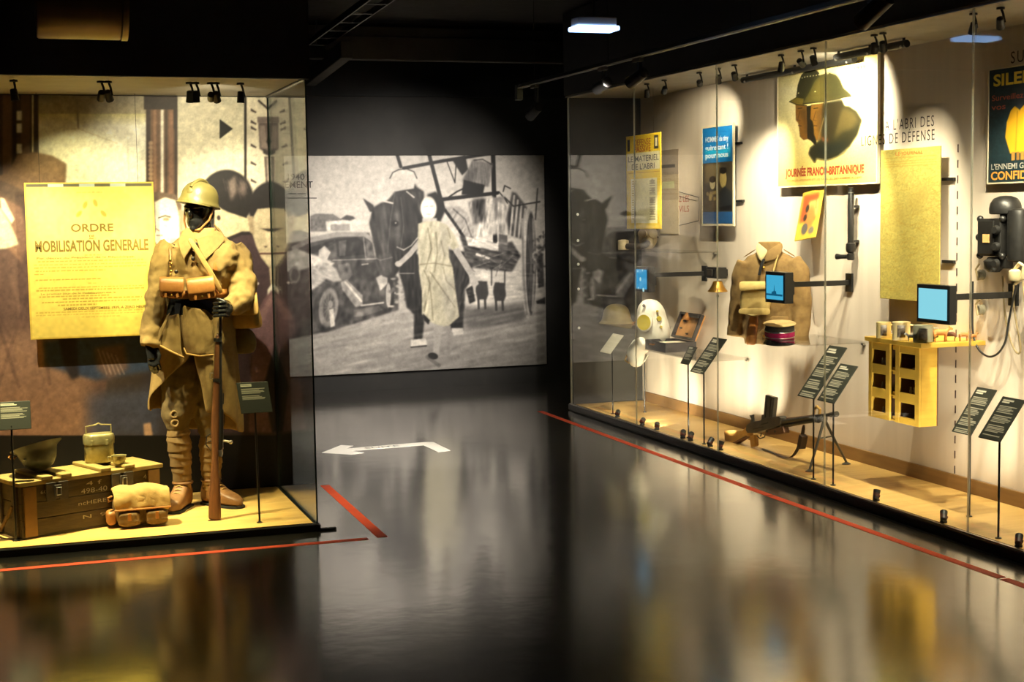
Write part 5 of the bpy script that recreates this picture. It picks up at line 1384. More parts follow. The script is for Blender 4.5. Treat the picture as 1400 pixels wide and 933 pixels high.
# mess tin
TIN = M('tarnished_tin', srgb(176, 166, 118), srgb(150, 138, 92), 20, rough=.35, metal=.6)
mt0 = cp(.545, .20, CH+.033)
mt = thing('mess_tin', mt0, 'oval metal mess tin with lid and raised wire handle on the crate', 'mess tin')
osc = lambda r, z, e=3.0: ring(mt0+V(0, 0, z), r*.078/.078*.078, r*.052, 30, .12, e)
MB().loft([osc(.94, 0), osc(1, .006), osc(1, .118)]).build('can_body', TIN, mt, smooth=True)
ld = MB().loft([osc(1.05, .100), osc(1.06, .104), osc(1.06, .140), osc(1.0, .152), osc(.9, .156)]).build('lid', TIN, mt, smooth=True)
MB().tube([mt0+V(-.080, 0, .108), mt0+V(-.066, -.002, .160), mt0+V(-.066, -.002, .196), mt0+V(-.014, -.004, .204), mt0+V(0, -.004, .212), mt0+V(.014, -.004, .204), mt0+V(.066, -.002, .200), mt0+V(.066, -.002, .160), mt0+V(.080, 0, .108)], .0042, 8).build('wire_handle', TIN, mt, smooth=True)
for s in (-.4, .4): MB().box(mt0+V(s*.1, -.056, .112), (.014, .008, .028)).build('lug', TIN, mt, bevel=.002)
cu0 = cp(.585, .055, CH+.033)
cu = thing('tin_cup', cu0, 'small round tin cup in front of the mess tin', 'cup')
MB().lathe([(.024, 0), (.030, .004), (.036, .024), (.038, .044), (.041, .046), (.036, .044), (.033, .024), (.026, .007), (.004, .006)], cu0, 26).build('bowl', TIN, cu, smooth=True)
MB().tube([cu0+V(-.037, 0, .040), cu0+V(-.058, -.002, .040), cu0+V(-.056, -.002, .018), cu0+V(-.034, 0, .014)], .004, 8).build('handle', TIN, cu, smooth=True)

# canvas pack on the deck
K0 = V(.598, 8.075, .042)
pk = thing('canvas_pack', K0, 'yellow canvas shoulder pack with front pockets lying before the crate', 'bag')
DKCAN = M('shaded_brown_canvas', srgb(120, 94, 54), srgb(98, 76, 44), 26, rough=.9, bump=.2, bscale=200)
KR = rotz(.06)
def blob(c, d, mat, name, par, e=4.0, wr=(.014, .06), R_=KR):
    rs = []
    for t in np.linspace(-1, 1, 9):
        k = (1-abs(t)**e)**(1/e); rs.append((ring(V(0, 0, 0), max(.02, k)*d[0]/2, max(.02, k)*d[1]/2, 28, 0, e)+V(0, 0, t*d[2]/2)) @ np.asarray(R_).T+c)
    return MB().loft(rs).build(name, mat, par, smooth=True, sub=1, ang=180, wrinkle=wr)
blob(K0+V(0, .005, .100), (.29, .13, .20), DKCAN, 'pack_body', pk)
fl = []
for y, z in ((.065, .195), (.03, .218), (-.03, .222), (-.070, .195), (-.082, .150), (-.086, .105)):
    fl.append(np.array([K0+KR @ V(x, y, z-.018*abs(x/.15)**3+.008*math.sin(x*40)) for x in np.linspace(-.148, .148, 10)]))
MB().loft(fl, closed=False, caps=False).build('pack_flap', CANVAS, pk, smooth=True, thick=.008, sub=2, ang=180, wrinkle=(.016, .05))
MB().tube([K0+KR @ V(x, -.090, .103) for x in np.linspace(-.148, .148, 8)], .005, 8).build('flap_binding', LEATHER, pk, smooth=True)
for s in (-.072, .072):
    o = blob(K0+KR @ V(s, -.075, .052), (.118, .05, .09), DKCAN, 'pocket', pk, wr=(.010, .04)); MB().box(K0+KR @ V(s, -.104, .066), (.018, .006, .04), KR).build('buckle_tab', LEATHER, o, bevel=.002)
blob(K0+KR @ V(-.155, 0, .055), (.05, .09, .09), LEATHER, 'side_pocket', pk, wr=(.008, .04))
MB().tube([K0+KR @ V(-.148, -.02, .17), K0+KR @ V(-.172, -.03, .165), K0+KR @ V(-.168, -.03, .145), K0+KR @ V(-.148, -.02, .15)], .006, 8).build('strap_ring', LEATHER, pk, smooth=True)

# ------------------------------------------------------------------ caption plates
PLATE = {}
def cap_canvas(n, head=2, seed=0, W_=60, H_=100, base=(52, 54, 48)):
    r2 = np.random.default_rng(seed); c = Canvas(0, 0, W_, H_, 2, base)
    y = H_*.06
    for k in range(n):
        f = k < head; h = 2.6 if f else 1.5
        if not f and k % 5 == 2: y += H_*.05
        c.rect(W_*.10, y, W_*(.10+(r2.uniform(.3, .5) if f else r2.uniform(.55, .82))), y+h*H_/100, (228, 222, 200) if f else (196, 190, 168), 1, 0)
        y += (4.8 if f else 3.6)*H_/100
    return c
def caption(BL, u, v, Wd, Hh, post_top, post_bot, lab, lines=18, seed=0, grp=None, base=(52, 54, 48), hw=None):
    t = thing('caption_stand', post_bot, lab, 'caption stand', grp)
    o = printed('caption_plate', BL, u, v, Wd, Hh, .005, cap_canvas(lines, 2, seed, 100*Wd/Hh, 100, base), 40, 70, t, bypx=False)
    MB().tube([post_bot, post_top], .0055, 10).build('post', SATIN, t, smooth=True)
    MB().lathe([(.016, 0), (.016, .004), (.007, .007)], post_bot, 14).build('foot', SATIN, t, smooth=True)
    return t
v_ = unit(V(0, .25, 1))
b = at(-3, 589, 1, 7.93); e = at(43, 587, 1, 7.93)
caption(V(b[0], 7.93, b[2]), um, v_, e[0]-b[0], .145, V(-.038, 7.938, b[2]+.02), at(22, 740, 2, .042), 'dark caption plate on a thin post before the crate', 12, 1, 'caption stands in the mannequin case')
b = at(330, 566, 1, 7.91); e = at(373, 565, 1, 7.91); q = at(355, 715, 2, .042)
caption(V(b[0], 7.91, b[2]), um, unit(V(-.10, .25, 1)), e[0]-b[0], .168, V(q[0], 7.92, b[2]+.02), q, 'dark caption plate on a thin post beside the rifle', 11, 2, 'caption stands in the mannequin case')

# ------------------------------------------------------------------ caption stands of the long case
GC = 'caption stands in the long case'
def rcap(BLp, BRp, TLp, post_x, foot, X, lab, lines, seed, base=(52, 54, 48)):
    bl = at(*BLp, 0, X); br = at(*BRp, 0, X); tl = at(*TLp, 1, bl[1])
    v = unit(tl-bl); u = V(0, -1, 0)
    q = at(*foot, 2, .051); q[0] = X; q[1] = at(post_x, BRp[1], 0, X+.01)[1]
    f = np.clip((bl[1]-q[1])/(bl[1]-br[1]), .05, .95)
    top = bl+u*(bl[1]-br[1])*f+v*.02+np.cross(u, v)*-.006
    caption(bl, u, v, bl[1]-br[1], np.linalg.norm(tl-bl), V(top[0], q[1], top[2]), V(top[0], q[1], .051), lab, lines, seed, GC, base)
rcap((820, 481), (834, 484.5), (838, 456), 836, (836, 568), 4.53, 'pale caption plate on a post below the beige helmet', 14, 3, (206, 200, 182))
rcap((863, 493), (879, 495.5), (870, 482), 880, (881, 553), 4.80, 'small white caption plate below the white hood', 6, 4, (226, 222, 206))
rcap((930, 497), (941, 507), (942, 473), 940, (940, 599), 4.54, 'dark caption plate under the open tray, smaller of two', 14, 5)
rcap((943, 508), (961, 511.5), (975, 461), 961, (961, 608), 4.51, 'dark caption plate under the open tray, longer of two', 20, 6)
rcap((1090, 541), (1113, 547), (1134, 472), 1111, (1111, 657), 4.51, 'dark caption plate behind the gun muzzle, longer of two', 22, 7)
rcap((1117, 547), (1140, 553.5), (1149, 497), 1138, (1138, 665), 4.515, 'dark caption plate behind the gun muzzle, shorter of two', 18, 8)
rcap((1301, 590), (1327, 597), (1336, 529), 1325, (1324, 702), 4.70, 'dark caption plate by the dashed wall line', 20, 9)
rcap((1337, 598), (1367, 604), (1371, 542), 1365, (1363, 738), 4.515, 'dark caption plate nearest the frame edge', 18, 10)

# ------------------------------------------------------------------ screens on wall arms
def screen(fx0, fx1, yt, yb, sx, X, arm_y, plate_px, lab, pic):
    a, b = at(fx0, yb, 0, X), at(fx1, yb, 0, X); tz = at(fx0, yt, 0, X)[2]
    y1, y0 = a[1], b[1]; z0, z1 = a[2], tz
    dX = at(sx, (yt+yb)/2, 1, y0)[0]-X; dX = min(max(dX, .04), .12)
    t = thing('video_screen', V(X+dX/2, (y0+y1)/2, z0), lab, 'screen', 'video screens on wall arms')
    c = V(X+dX/2, (y0+y1)/2, (z0+z1)/2)
    MB().box(c, (dX, y1-y0, z1-z0)).build('casing', MATTE, t, bevel=.004)
    m = .022
    sc_ = MB().box((X-.001, c[1], c[2]), (.004, y1-y0-2*m, z1-z0-2*m)).build('display', mat_emit('screen_light_'+pic, {'a': (.05, .42, .80), 'b': (.07, .50, .80), 'c': (.28, .72, .86)}[pic], {'a': .38, 'b': .42, 'c': .46}[pic]), t)
    if pic == 'b':
        DB = mat_emit('screen_dark_blue', (.01, .16, .32), .3)
        y_, z_ = c[1], z0+m+(z1-z0-2*m)*.22
        MB().box((X-.004, y_, z_-.004), (.002, y1-y0-2*m-.004, .012)).build('picture_shape', DB, t)
        MB().prism([(-.035, 0), (.03, 0), (.022, .02), (.004, .022), (.0, .06), (-.006, .02), (-.03, .014)], V(X-.004, y_, z_), ur, vr, 0, .001).build('picture_shape', DB, t)
    if pic == 'a':
        for dy, dz, rr in ((0, 0, .016), (.05, .06, .008), (-.04, .07, .009), (-.055, -.08, .016), (.04, -.07, .008)):
            MB().lathe([(rr, 0), (rr, .001)], V(X-.004, c[1]+dy, c[2]+dz), 12, axis_R(V(-1, 0, 0))).build('picture_shape', mat_emit('screen_pale', (.5, .8, .8), .5), t)
    az = at(sx+5, arm_y, 1, y0+.05)[2]
    MB().box(((X+dX+RCB)/2, y0+.05, az), (RCB-X-dX, .022, .034)).build('arm', SATIN, t, bevel=.003)
    MB().box((RCB-.008, y0+.05, az+.0), (.016, .075, .12)).build('wall_plate', MATTE, t, bevel=.003)
    MB().box((X+dX+.008, y0+.05, c[2]), (.016, .07, .09)).build('back_mount', MATTE, t, bevel=.003)
screen(867, 886, 364, 398, 896, 4.61, 376, 963, 'small screen on a wall arm below the yellow poster', 'a')
screen(1046, 1073, 371, 413, 1085, 4.616, 389, 1161, 'small screen on a wall arm in front of the jacket', 'b')
screen(1253, 1298, 388, 440, 1308, 4.673, 406, 1385, 'small glowing screen on a wall arm above the toy cabinet', 'c')

# ------------------------------------------------------------------ acrylic shelves
ACR = mat_glass('acrylic_sheet', (.985, .985, .975), .03)
def shelf(px0, px1, py, X0_, X1_, lab):
    a, b = at(px0, py, 0, X0_), at(px1, py, 0, X0_)
    m = MB().box(((X0_+X1_)/2, (a[1]+b[1])/2, a[2]-.004), (X1_-X0_, a[1]-b[1], .008))
    o = m.build('acrylic_shelf', ACR)
    props(o, lab, 'shelf', 'clear acrylic shelves')
    for y in (b[1]+.05, a[1]-.05): MB().box((X1_-.01, y, a[2]-.016), (.02, .03, .016)).build('shelf_bracket', STEEL, o)
    return a[2]
Z1 = shelf(862, 930, 342, 4.80, RCB, 'clear shelf under the gas mask')
Z2 = shelf(866, 960, 475, 4.72, RCB, 'clear shelf under the white hood and open tray')
Z3 = shelf(1030, 1100, 461, 4.66, RCB, 'clear shelf under the kepi')
Z4 = shelf(824, 858, 443, 4.72, RCB, 'clear shelf under the beige helmet')

# ------------------------------------------------------------------ beige helmet
c0 = at(843, 441, 0, 4.84); c0[2] = Z4+.002
bh = thing('steel_helmet', c0, 'beige steel helmet with flared rim on a clear shelf at the far end', 'helmet')
BEI = M('beige_helmet_paint', srgb(176, 160, 116), srgb(160, 144, 102), 12, rough=.5)
Rb = rotz(.5)
MB().lathe([(.150, .0), (.148, .004), (.125, .022), (.118, .05), (.114, .085), (.100, .125), (.072, .152), (.035, .164), (.004, .166)], c0, 36, Rb, (.92, 1.08)).build('shell', BEI, bh, smooth=True, sub=1, ang=180)
vs = [np.array([c0+Rb @ V(-math.cos(t)*(.118+s), math.sin(t)*(.122+s*.5), .024-s*.5) for t in np.linspace(-1.1, 1.1, 13)]) for s in (0, .02, .045)]
MB().loft(vs, closed=False, caps=False).build('visor', BEI, bh, smooth=True, thick=.004, sub=1)
MB().tube([c0+Rb @ V(-.02, -.12, .02), c0+Rb @ V(.03, -.15, .004), c0+Rb @ V(.11, -.12, .012)], .006, 8).build('chin_strap', LEATHER, bh, smooth=True)

# gas mask on its shelf
g0 = at(886, 342, 0, 4.92); g0[2] = Z1+.002
gm = thing('gas_mask', g0, 'rubber gas mask with two round eyepieces on the upper shelf', 'gas mask')
RUB = M('pale_rubber', srgb(206, 192, 160), srgb(176, 160, 128), 14, rough=.5); DRUB = M('dark_rubber', srgb(56, 50, 46), rough=.5)
Rg = rotz(-.45)
gp = lambda x, y, z: g0+Rg @ V(x, y, z)
m = MB(); m.ell(gp(0, .02, .105), (.080, .085, .105), 22, 14, Rg); m.ell(gp(0, -.05, .06), (.05, .06, .05), 18, 12, Rg); m.build('face_piece', RUB, gm, remesh=.006)
for s in (-1, 1):
    Re = axis_R(Rg @ V(s*.30, -1, .15)); MB().lathe([(.030, -.02), (.036, -.01), (.036, .012), (.028, .014)], gp(s*.042, -.062, .130), 20, Re).build('eye_rim', RUB, gm, smooth=True)
    MB().lathe([(.027, .010), (.027, .0135)], gp(s*.042, -.062, .130), 18, Re).build('eye_glass', DRUB, gm)
MB().tube([gp(0, -.09, .055), gp(-.01, -.13, .045), gp(-.05, -.15, .03), gp(-.12, -.11, .028), gp(-.17, -.03, .03)], [.026, .026, .025, .025, .024], 14).build('hose', DRUB, gm, smooth=True)
MB().lathe([(.04, 0), (.045, .004), (.045, .075), (.04, .08), (.015, .085)], gp(-.20, -.01, 0), 20).build('filter_can', RUB, gm, smooth=True)
for z in (.10, .16): MB().tube([gp(math.cos(t)*.083, .02+math.sin(t)*.088, z) for t in np.linspace(-.3, math.pi+.3, 12)], .006, 6).build('head_strap', DRUB, gm)

# white protective hood, with its bag
h0 = at(893, 470, 0, 4.86); h0[2] = Z2+.002
hd_ = thing('protective_hood', h0, 'white rubberised protective hood with a round yellow window', 'hood')
WHT = M('white_rubber_cloth', srgb(236, 232, 218), srgb(226, 220, 204), 16, rough=.55, bump=.1)
cvw = unit(V(-h0[0], -h0[1], 0)); cside = np.cross((0, 0, 1), cvw)   # towards the aisle
fdir = unit(cvw*.85+V(-.5, 0, 0)); fs = np.cross((0, 0, 1), fdir)
Rf = np.stack([fs, -fdir, V(0, 0, 1)], 1)
hpnt = lambda x, y, z: h0+Rf @ V(x, y, z)
m = MB(); rs = []
for z, rx, ry, dx in ((.03, .11, .080, -.02), (.07, .145, .095, .0), (.15, .135, .10, .01), (.25, .128, .105, -.01), (.33, .110, .095, -.02), (.385, .080, .07, -.025), (.410, .03, .03, -.028)):
    rs.append(np.array([h0+Rf @ (p) for p in ring(V(dx, 0, z-.025), rx, ry, 30, 0, 2.3)]))
m.loft(rs); m.build('hood_body', WHT, hd_, smooth=True, sub=1, ang=180, wrinkle=(.010, .08))
MB().lathe([(.074, -.014), (.074, .004), (.066, .008)], hpnt(-.03, -.105, .205), 28, axis_R(Rf @ V(-.1, -1, .05))).build('window_ring', WHT, hd_, smooth=True)
MB().lathe([(.065, .0), (.062, .009)], hpnt(-.03, -.105, .205), 28, axis_R(Rf @ V(-.1, -1, .05))).build('window', M('yellow_celluloid', srgb(200, 182, 64), rough=.25), hd_)
MB().lathe([(.010, 0), (.012, .02), (.006, .022)], hpnt(-.035, -.085, .335), 14, axis_R(Rf @ V(0, -1, .3))).build('valve', DRUB, hd_, smooth=True)
for x, z, rr in ((.085, .235, .022), (.070, .295, .010), (.10, .17, .012)): MB().lathe([(rr, 0), (rr*.8, .012)], hpnt(x, -.075, z), 16, axis_R(Rf @ V(.7, -.8, 0))).build('side_valve', M('yellow_celluloid', (0, 0, 0)), hd_, smooth=True)
b0 = at(874, 477, 0, 4.74)
bgt = thing('white_bag', V(b0[0], b0[1], b0[2]-.1), 'white cloth bellows bag hanging over the shelf edge below the hood', 'bag')
m = MB(); m.tube([V(4.80, b0[1]-.05, Z2+.035), V(4.735, b0[1], Z2+.02), V(4.70, b0[1]+.01, Z2-.06), V(4.70, b0[1]-.05, Z2-.15)], [.07, .078, .085, .05], 18); m.build('bag_cloth', WHT, bgt, smooth=True, sub=1, ang=180, wrinkle=(.016, .06))
MB().tube([V(4.66, b0[1]+.05, Z2-.05), V(4.64, b0[1]+.06, Z2-.10), V(4.655, b0[1]+.02, Z2-.12), V(4.67, b0[1]+.0, Z2-.07)], .007, 8).build('tape_tie', CANVAS, bgt, smooth=True)

# open tray with its lid
XT = 4.74
q0, q1 = at(882, 466, 0, XT), at(910, 476, 0, XT); ty1, ty0 = q0[1], q1[1]
xe = at(952, 468, 1, ty0)[0]; xe = min(xe, 5.06)
tr = thing('open_case', V((XT+xe)/2, (ty0+ty1)/2, Z2+.002), 'flat black case standing open with a wooden lined lid', 'case')
zt = Z2+.002
BLK = M('black_leatherette', srgb(54, 48, 48), srgb(44, 39, 40), 30, rough=.55)
bx = lambda x0, x1, y0, y1, z0, z1: MB().box(((x0+x1)/2, (y0+y1)/2, (z0+z1)/2), (x1-x0, y1-y0, z1-z0))
hh = .075
bx(XT, xe, ty0, ty1, zt, zt+.008).build('tray_bottom', BLK, tr)
for n_, a_ in (('tray_side', (XT, XT+.010, ty0, ty1)), ('tray_side', (xe-.010, xe, ty0, ty1)), ('tray_side', (XT+.0105, xe-.0105, ty0, ty0+.010)), ('tray_side', (XT+.0105, xe-.0105, ty1-.010, ty1))): bx(*a_, zt+.0085, zt+hh).build(n_, BLK, tr, bevel=.002)
bx(XT+.02, xe-.02, ty0+.02, ty1-.12, zt+.009, zt+hh-.012).build('paper_insert', M('cream_card', srgb(214, 204, 176), rough=.8), tr)
MB().tube([V(XT-.002, ty1-.12, zt+.05), V(XT-.02, ty1-.13, zt+.048), V(XT-.02, ty1-.18, zt+.048), V(XT-.002, ty1-.19, zt+.05)], .005, 8).build('handle', LEATHER, tr, smooth=True)
l0, l1 = V(xe, ty1, zt+hh), V(xe, ty0, zt+hh)
tp = at(950, 417, 1, ty1+.0); lv = V(min(.145, 5.085-xe), 0, .195); lv_l = np.linalg.norm(lv); lvu = lv/lv_l; ln_ = np.cross(V(0, -1, 0), lvu)
LIDW = M('varnished_pine', srgb(190, 136, 74), srgb(170, 116, 58), 6, rough=.45, stretch=(1, 6, 1))
LR = np.stack([V(0, -1, 0), lvu, ln_], 1)
lw = ty1-ty0
lc = (l0+l1)/2+lv/2+ln_*.008
lid = MB().box(lc, (lw, lv_l, .012), LR).build('lid', LIDW, tr, bevel=.002)
for s in (-1, 1): MB().box(lc+LR @ V(s*(lw/2-.008), 0, .020), (.016, lv_l, .028), LR).build('lid_rim', BLK, lid)
for s in (-1, 1): MB().box(lc+LR @ V(0, s*(lv_l/2-.008), .020), (lw-.034, .016, .028), LR).build('lid_rim', BLK, lid)
MB().box(lc+LR @ V(-.06, lv_l*.36, .022), (.05, .06, .03), LR).build('leather_block', LEATHER, lid, bevel=.006)
MB().tube([lc+LR @ V(.0, lv_l*.40, .03), lc+LR @ V(lw*.42, lv_l*.40, .03)], .014, 10).build('roller', BLK, lid, smooth=True)
for x, y in ((-.12, -.02), (-.10, .04), (.02, -.06)): MB().box(lc+LR @ V(x, y, .012), (.03, .012, .014), LR).build('clip', IRON, lid, bevel=.002)

# horn with box and brass bell
hb = thing('klaxon_horn', at(978, 398, 0, 5.03), 'black klaxon box with a flared brass bell under the blue poster', 'horn')
c = at(979, 373, 0, 5.03); 
MB().box(c, (.075, .21, .085)).build('box', SATIN, hb, bevel=.006); MB().box(c+V(-.040, .02, 0), (.012, .08, .05)).build('label_plate', IRON, hb, bevel=.002); MB().box(c+V(-.040, -.06, 0), (.012, .05, .06)).build('terminal_cover', MATTE, hb, bevel=.002)
BRS = M('brass', srgb(196, 152, 70), srgb(176, 130, 56), 10, rough=.28, metal=.9)
bt = at(981, 384, 0, 5.0)
MB().lathe([(.078, -.085), (.080, -.080), (.056, -.055), (.042, -.030), (.034, -.002), (.028, .0), (.030, -.03), (.05, -.06), (.072, -.083)], bt, 28).build('bell', BRS, hb, smooth=True, sub=1, ang=180)
MB().tube([bt+V(0, 0, -.02), bt+V(0, 0, -.11)], .004, 8).build('clapper_rod', SATIN, hb); MB().ell(bt+V(0, 0, -.115), (.010, .010, .014), 10, 8).build('clapper', SATIN, hb, smooth=True)
MB().box(c+V(.058, 0, 0), (.05, .06, .05)).build('wall_bracket', MATTE, hb)

# ------------------------------------------------------------------ jacket
J0 = at(1052, 470, 0, 4.84)
wj = unit(V(.85, -.53, 0)); fj = np.cross(wj, (0, 0, 1)); fj = fj if fj[1] < 0 else -fj     # width and front
Rj = np.stack([wj, -fj, V(0, 0, 1)], 1)
jp = lambda x, y, z: J0+Rj @ V(x, y, z)
jk = thing('uniform_jacket', J0, 'brown wool uniform jacket with collar and canvas bag on an invisible bust', 'jacket')
JW = M('brown_uniform_wool', srgb(140, 112, 66), srgb(124, 98, 58), 40, rough=.92, bump=.25, bscale=260)
m = MB(); rs = []
for z, rx, ry, dx in ((.0, .150, .095, -.015), (.08, .160, .10, -.015), (.20, .150, .10, -.012), (.33, .160, .11, -.01), (.45, .175, .112, -.005), (.545, .178, .095, 0), (.590, .145, .075, 0), (.625, .075, .055, 0)):
    rs.append(np.array([J0+Rj @ p for p in ring(V(dx, 0, z), rx, ry, 40, 0, 2.4, .014, 8, z*9)]))
m.loft(rs)
for s, P, R_ in ((1, [(.14, 0, .565), (.185, 0, .49), (.208, -.005, .33), (.212, -.01, .16), (.195, -.02, .03)], [.07, .080, .074, .066, .064]), (-1, [(-.15, 0, .55), (-.185, 0, .46), (-.205, -.01, .30), (-.225, -.02, .14), (-.235, -.03, .05)], [.068, .070, .060, .054, .052])):
    q, r_ = limb([jp(*p) for p in P], R_, .03); m.tube(q, r_, 20)
m.build('jacket_body', JW, jk, remesh=.010, wrinkle=(.016, .08))
MB().loft([np.array([J0+Rj @ p for p in ring(V(0, 0, z), rx, ry, 30, 0, 2.1)]) for z, rx, ry in ((.600, .090, .075), (.632, .078, .066), (.668, .074, .060), (.690, .070, .056))], caps=False).build('collar_stand', JW, jk, smooth=True, thick=.008, sub=1)
def jpanel(L, R_, mat, name, cols=6, th=.008, par=None, bulge=.01):
    rows = []
    for a_, b_ in zip(L, R_): rows.append(np.array([jp(*(np.array(a_)*(1-s)+np.array(b_)*s))+fj*bulge*math.sin(math.pi*s) for s in np.linspace(0, 1, cols)]))
    return MB().loft(rows, closed=False, caps=False).build(name, mat, par or jk, smooth=True, thick=th, sub=2, ang=180)
jpanel([(-.01, -.095, .630), (-.02, -.105, .600), (-.035, -.11, .555)], [(.085, -.045, .690), (.10, -.075, .645), (.06, -.10, .575)], JW, 'collar_wing')
jpanel([(-.075, -.045, .690), (-.09, -.07, .640), (-.065, -.10, .580)], [(-.005, -.095, .635), (-.015, -.105, .605), (-.045, -.11, .560)], M('pale_collar_lining', srgb(206, 190, 140), rough=.8), 'collar_wing')
for s in (-1, 1): jpanel([(s*.09, -.03, .640), (s*.175, -.03, .585)], [(s*.09, .03, .640), (s*.175, .03, .585)], JW, 'epaulette', bulge=0)
for x in (.085,): 
    pk_ = jpanel([(.04, -.12, .455), (.04, -.125, .375)], [(.135, -.095, .455), (.135, -.10, .375)], JW, 'chest_pocket'); jpanel([(.035, -.128, .462), (.035, -.132, .425)], [(.14, -.102, .462), (.14, -.106, .425)], JW, 'pocket_flap', par=pk_)
jpanel([(.01, -.115, .20), (.0, -.12, .09)], [(.135, -.09, .20), (.145, -.095, .09)], JW, 'skirt_pocket')
for z in (.52, .15, .06): MB().ell(jp(-.03, -.118, z), (.010, .010, .010), 10, 8).build('button', BRS, jk, smooth=True)
MB().tube([jp(-.03, -.11, .575), jp(-.045, -.125, .535), jp(-.06, -.125, .47)], .010, 8).build('lanyard', NIGHT, jk, smooth=True)
gb = thing('gas_mask_bag', jp(-.09, -.17, .21), 'pale canvas bag strapped across the jacket chest', 'bag')
PC = M('pale_canvas', srgb(196, 172, 108), srgb(180, 154, 92), 24, rough=.88, bump=.2, bscale=200)
def jblob(c, d, mat, name, par, e=4.0, wr=(.012, .06)):
    rs = []
    for t in np.linspace(-1, 1, 9):
        k = (1-abs(t)**e)**(1/e); rs.append(np.array([c+Rj @ p for p in ring(V(0, 0, t*d[2]/2), max(.02, k)*d[0]/2, max(.02, k)*d[1]/2, 28, 0, e)]))
    return MB().loft(rs).build(name, mat, par, smooth=True, sub=1, ang=180, wrinkle=wr)
jblob(jp(-.085, -.145, .30), (.20, .08, .21), PC, 'bag_body', gb)
jpanel([(-.19, -.13, .43), (-.19, -.195, .41), (-.188, -.198, .365)], [(.025, -.13, .43), (.03, -.195, .415), (.03, -.196, .385)], PC, 'bag_flap', par=gb)
jpanel([(-.19, -.186, .255), (-.20, -.19, .215)], [(.02, -.186, .255), (.02, -.19, .205)], PC, 'lower_flap', par=gb)
MB().tube([jp(.0, -.15, .42), jp(.035, -.135, .50), jp(.06, -.09, .60)], .013, 8, .4).build('strap', PC, gb, smooth=True)
hs = thing('holster', jp(-.10, -.13, .0), 'long tan leather holster hanging from the jacket belt', 'holster')
MB().loft([np.array([J0+Rj @ p for p in ring(V(-.105+dx, -.125, z), rx, ry, 20, 0, 2.6)]) for z, rx, ry, dx in ((.0, .028, .020, -.01), (.012, .036, .026, -.01), (.12, .038, .028, .0), (.19, .032, .024, .01), (.21, .018, .016, .012))]).build('sheath', LEATHER, hs, smooth=True, sub=1, ang=180)
MB().tube([jp(-.09, -.14, .20), jp(-.07, -.145, .245)], .008, 8).build('belt_loop', LEATHER, hs)

# kepi
k0 = at(1066, 459, 0, 4.76); k0[2] = Z3+.002
kp_ = thing('kepi', k0, 'military kepi with a crimson band and black peak on a clear shelf', 'kepi')
Rk = rotz(-.5) @ rotx(.10)
MAG = M('crimson_felt', srgb(176, 22, 92), srgb(160, 18, 82), 30, rough=.9); DKF = M('dark_felt', srgb(52, 46, 40), rough=.95); TANF = M('tan_felt', srgb(186, 160, 108), rough=.9)
MB().lathe([(.106, .0), (.108, .004), (.109, .050), (.105, .052)], k0, 32, Rk, (.9, 1.08)).build('band', MAG, kp_, smooth=True)
MB().lathe([(.1065, .052), (.106, .056), (.104, .090), (.102, .092)], k0, 32, Rk, (.9, 1.08)).build('crown', DKF, kp_, smooth=True)
MB().lathe([(.104, .092), (.116, .095), (.118, .098), (.112, .102), (.02, .100)], k0, 32, Rk, (.9, 1.08)).build('crown_top', TANF, kp_, smooth=True)
MB().tube([k0+Rk @ V(math.cos(t)*.099, math.sin(t)*.118, .053) for t in np.linspace(0, 2*math.pi, 30)], .0032, 6).build('silver_braid', STEEL, kp_, smooth=True)
MB().loft([np.array([k0+Rk @ V(math.sin(t)*(.098+s*.5), -math.cos(t)*(.112+s), .006-s*.55) for t in np.linspace(-1.1, 1.1, 13)]) for s in (0, .025, .055)], closed=False, caps=False).build('peak', M('patent_leather', (.006, .006, .007), rough=.15), kp_, smooth=True, thick=.003, sub=1)
MB().tube([k0+Rk @ V(math.sin(t)*.102, -math.cos(t)*.120, .016) for t in np.linspace(-1.2, 1.2, 12)], .003, 6).build('chin_cord', STEEL, kp_, smooth=True)

# periscope
p0 = at(1163, 356, 0, 5.06); pz1 = at(1163, 257, 0, 5.06)[2]
pe = thing('trench_periscope', p0, 'black trench periscope tube with eyepiece fixed upright on the wall', 'periscope')
MB().lathe([(.019, .06), (.020, .07), (.020, pz1-p0[2]-.035), (.017, pz1-p0[2]-.030), (.017, pz1-p0[2]), (.012, pz1-p0[2]+.004)], p0, 20).build('tube', SATIN, pe, smooth=True)
MB().lathe([(.018, .0), (.024, .006), (.024, .04), (.018, .046), (.028, .055), (.032, .075), (.030, .105), (.021, .112)], p0, 20).build('prism_housing', SATIN, pe, smooth=True)
MB().tube([p0+V(-.01, .02, .022), p0+V(-.03, .07, .022), p0+V(-.04, .10, .022)], [.014, .015, .020], 14).build('eyepiece', SATIN, pe, smooth=True)
MB().lathe([(.0185, 0), (.0185, .006)], p0+V(0, 0, pz1-p0[2]-.034), 18).build('pale_ring', SEAM, pe)
for z in (.12, .34): MB().box(p0+V(.034, 0, z), (.045, .02, .016)).build('wall_bracket', MATTE, pe)

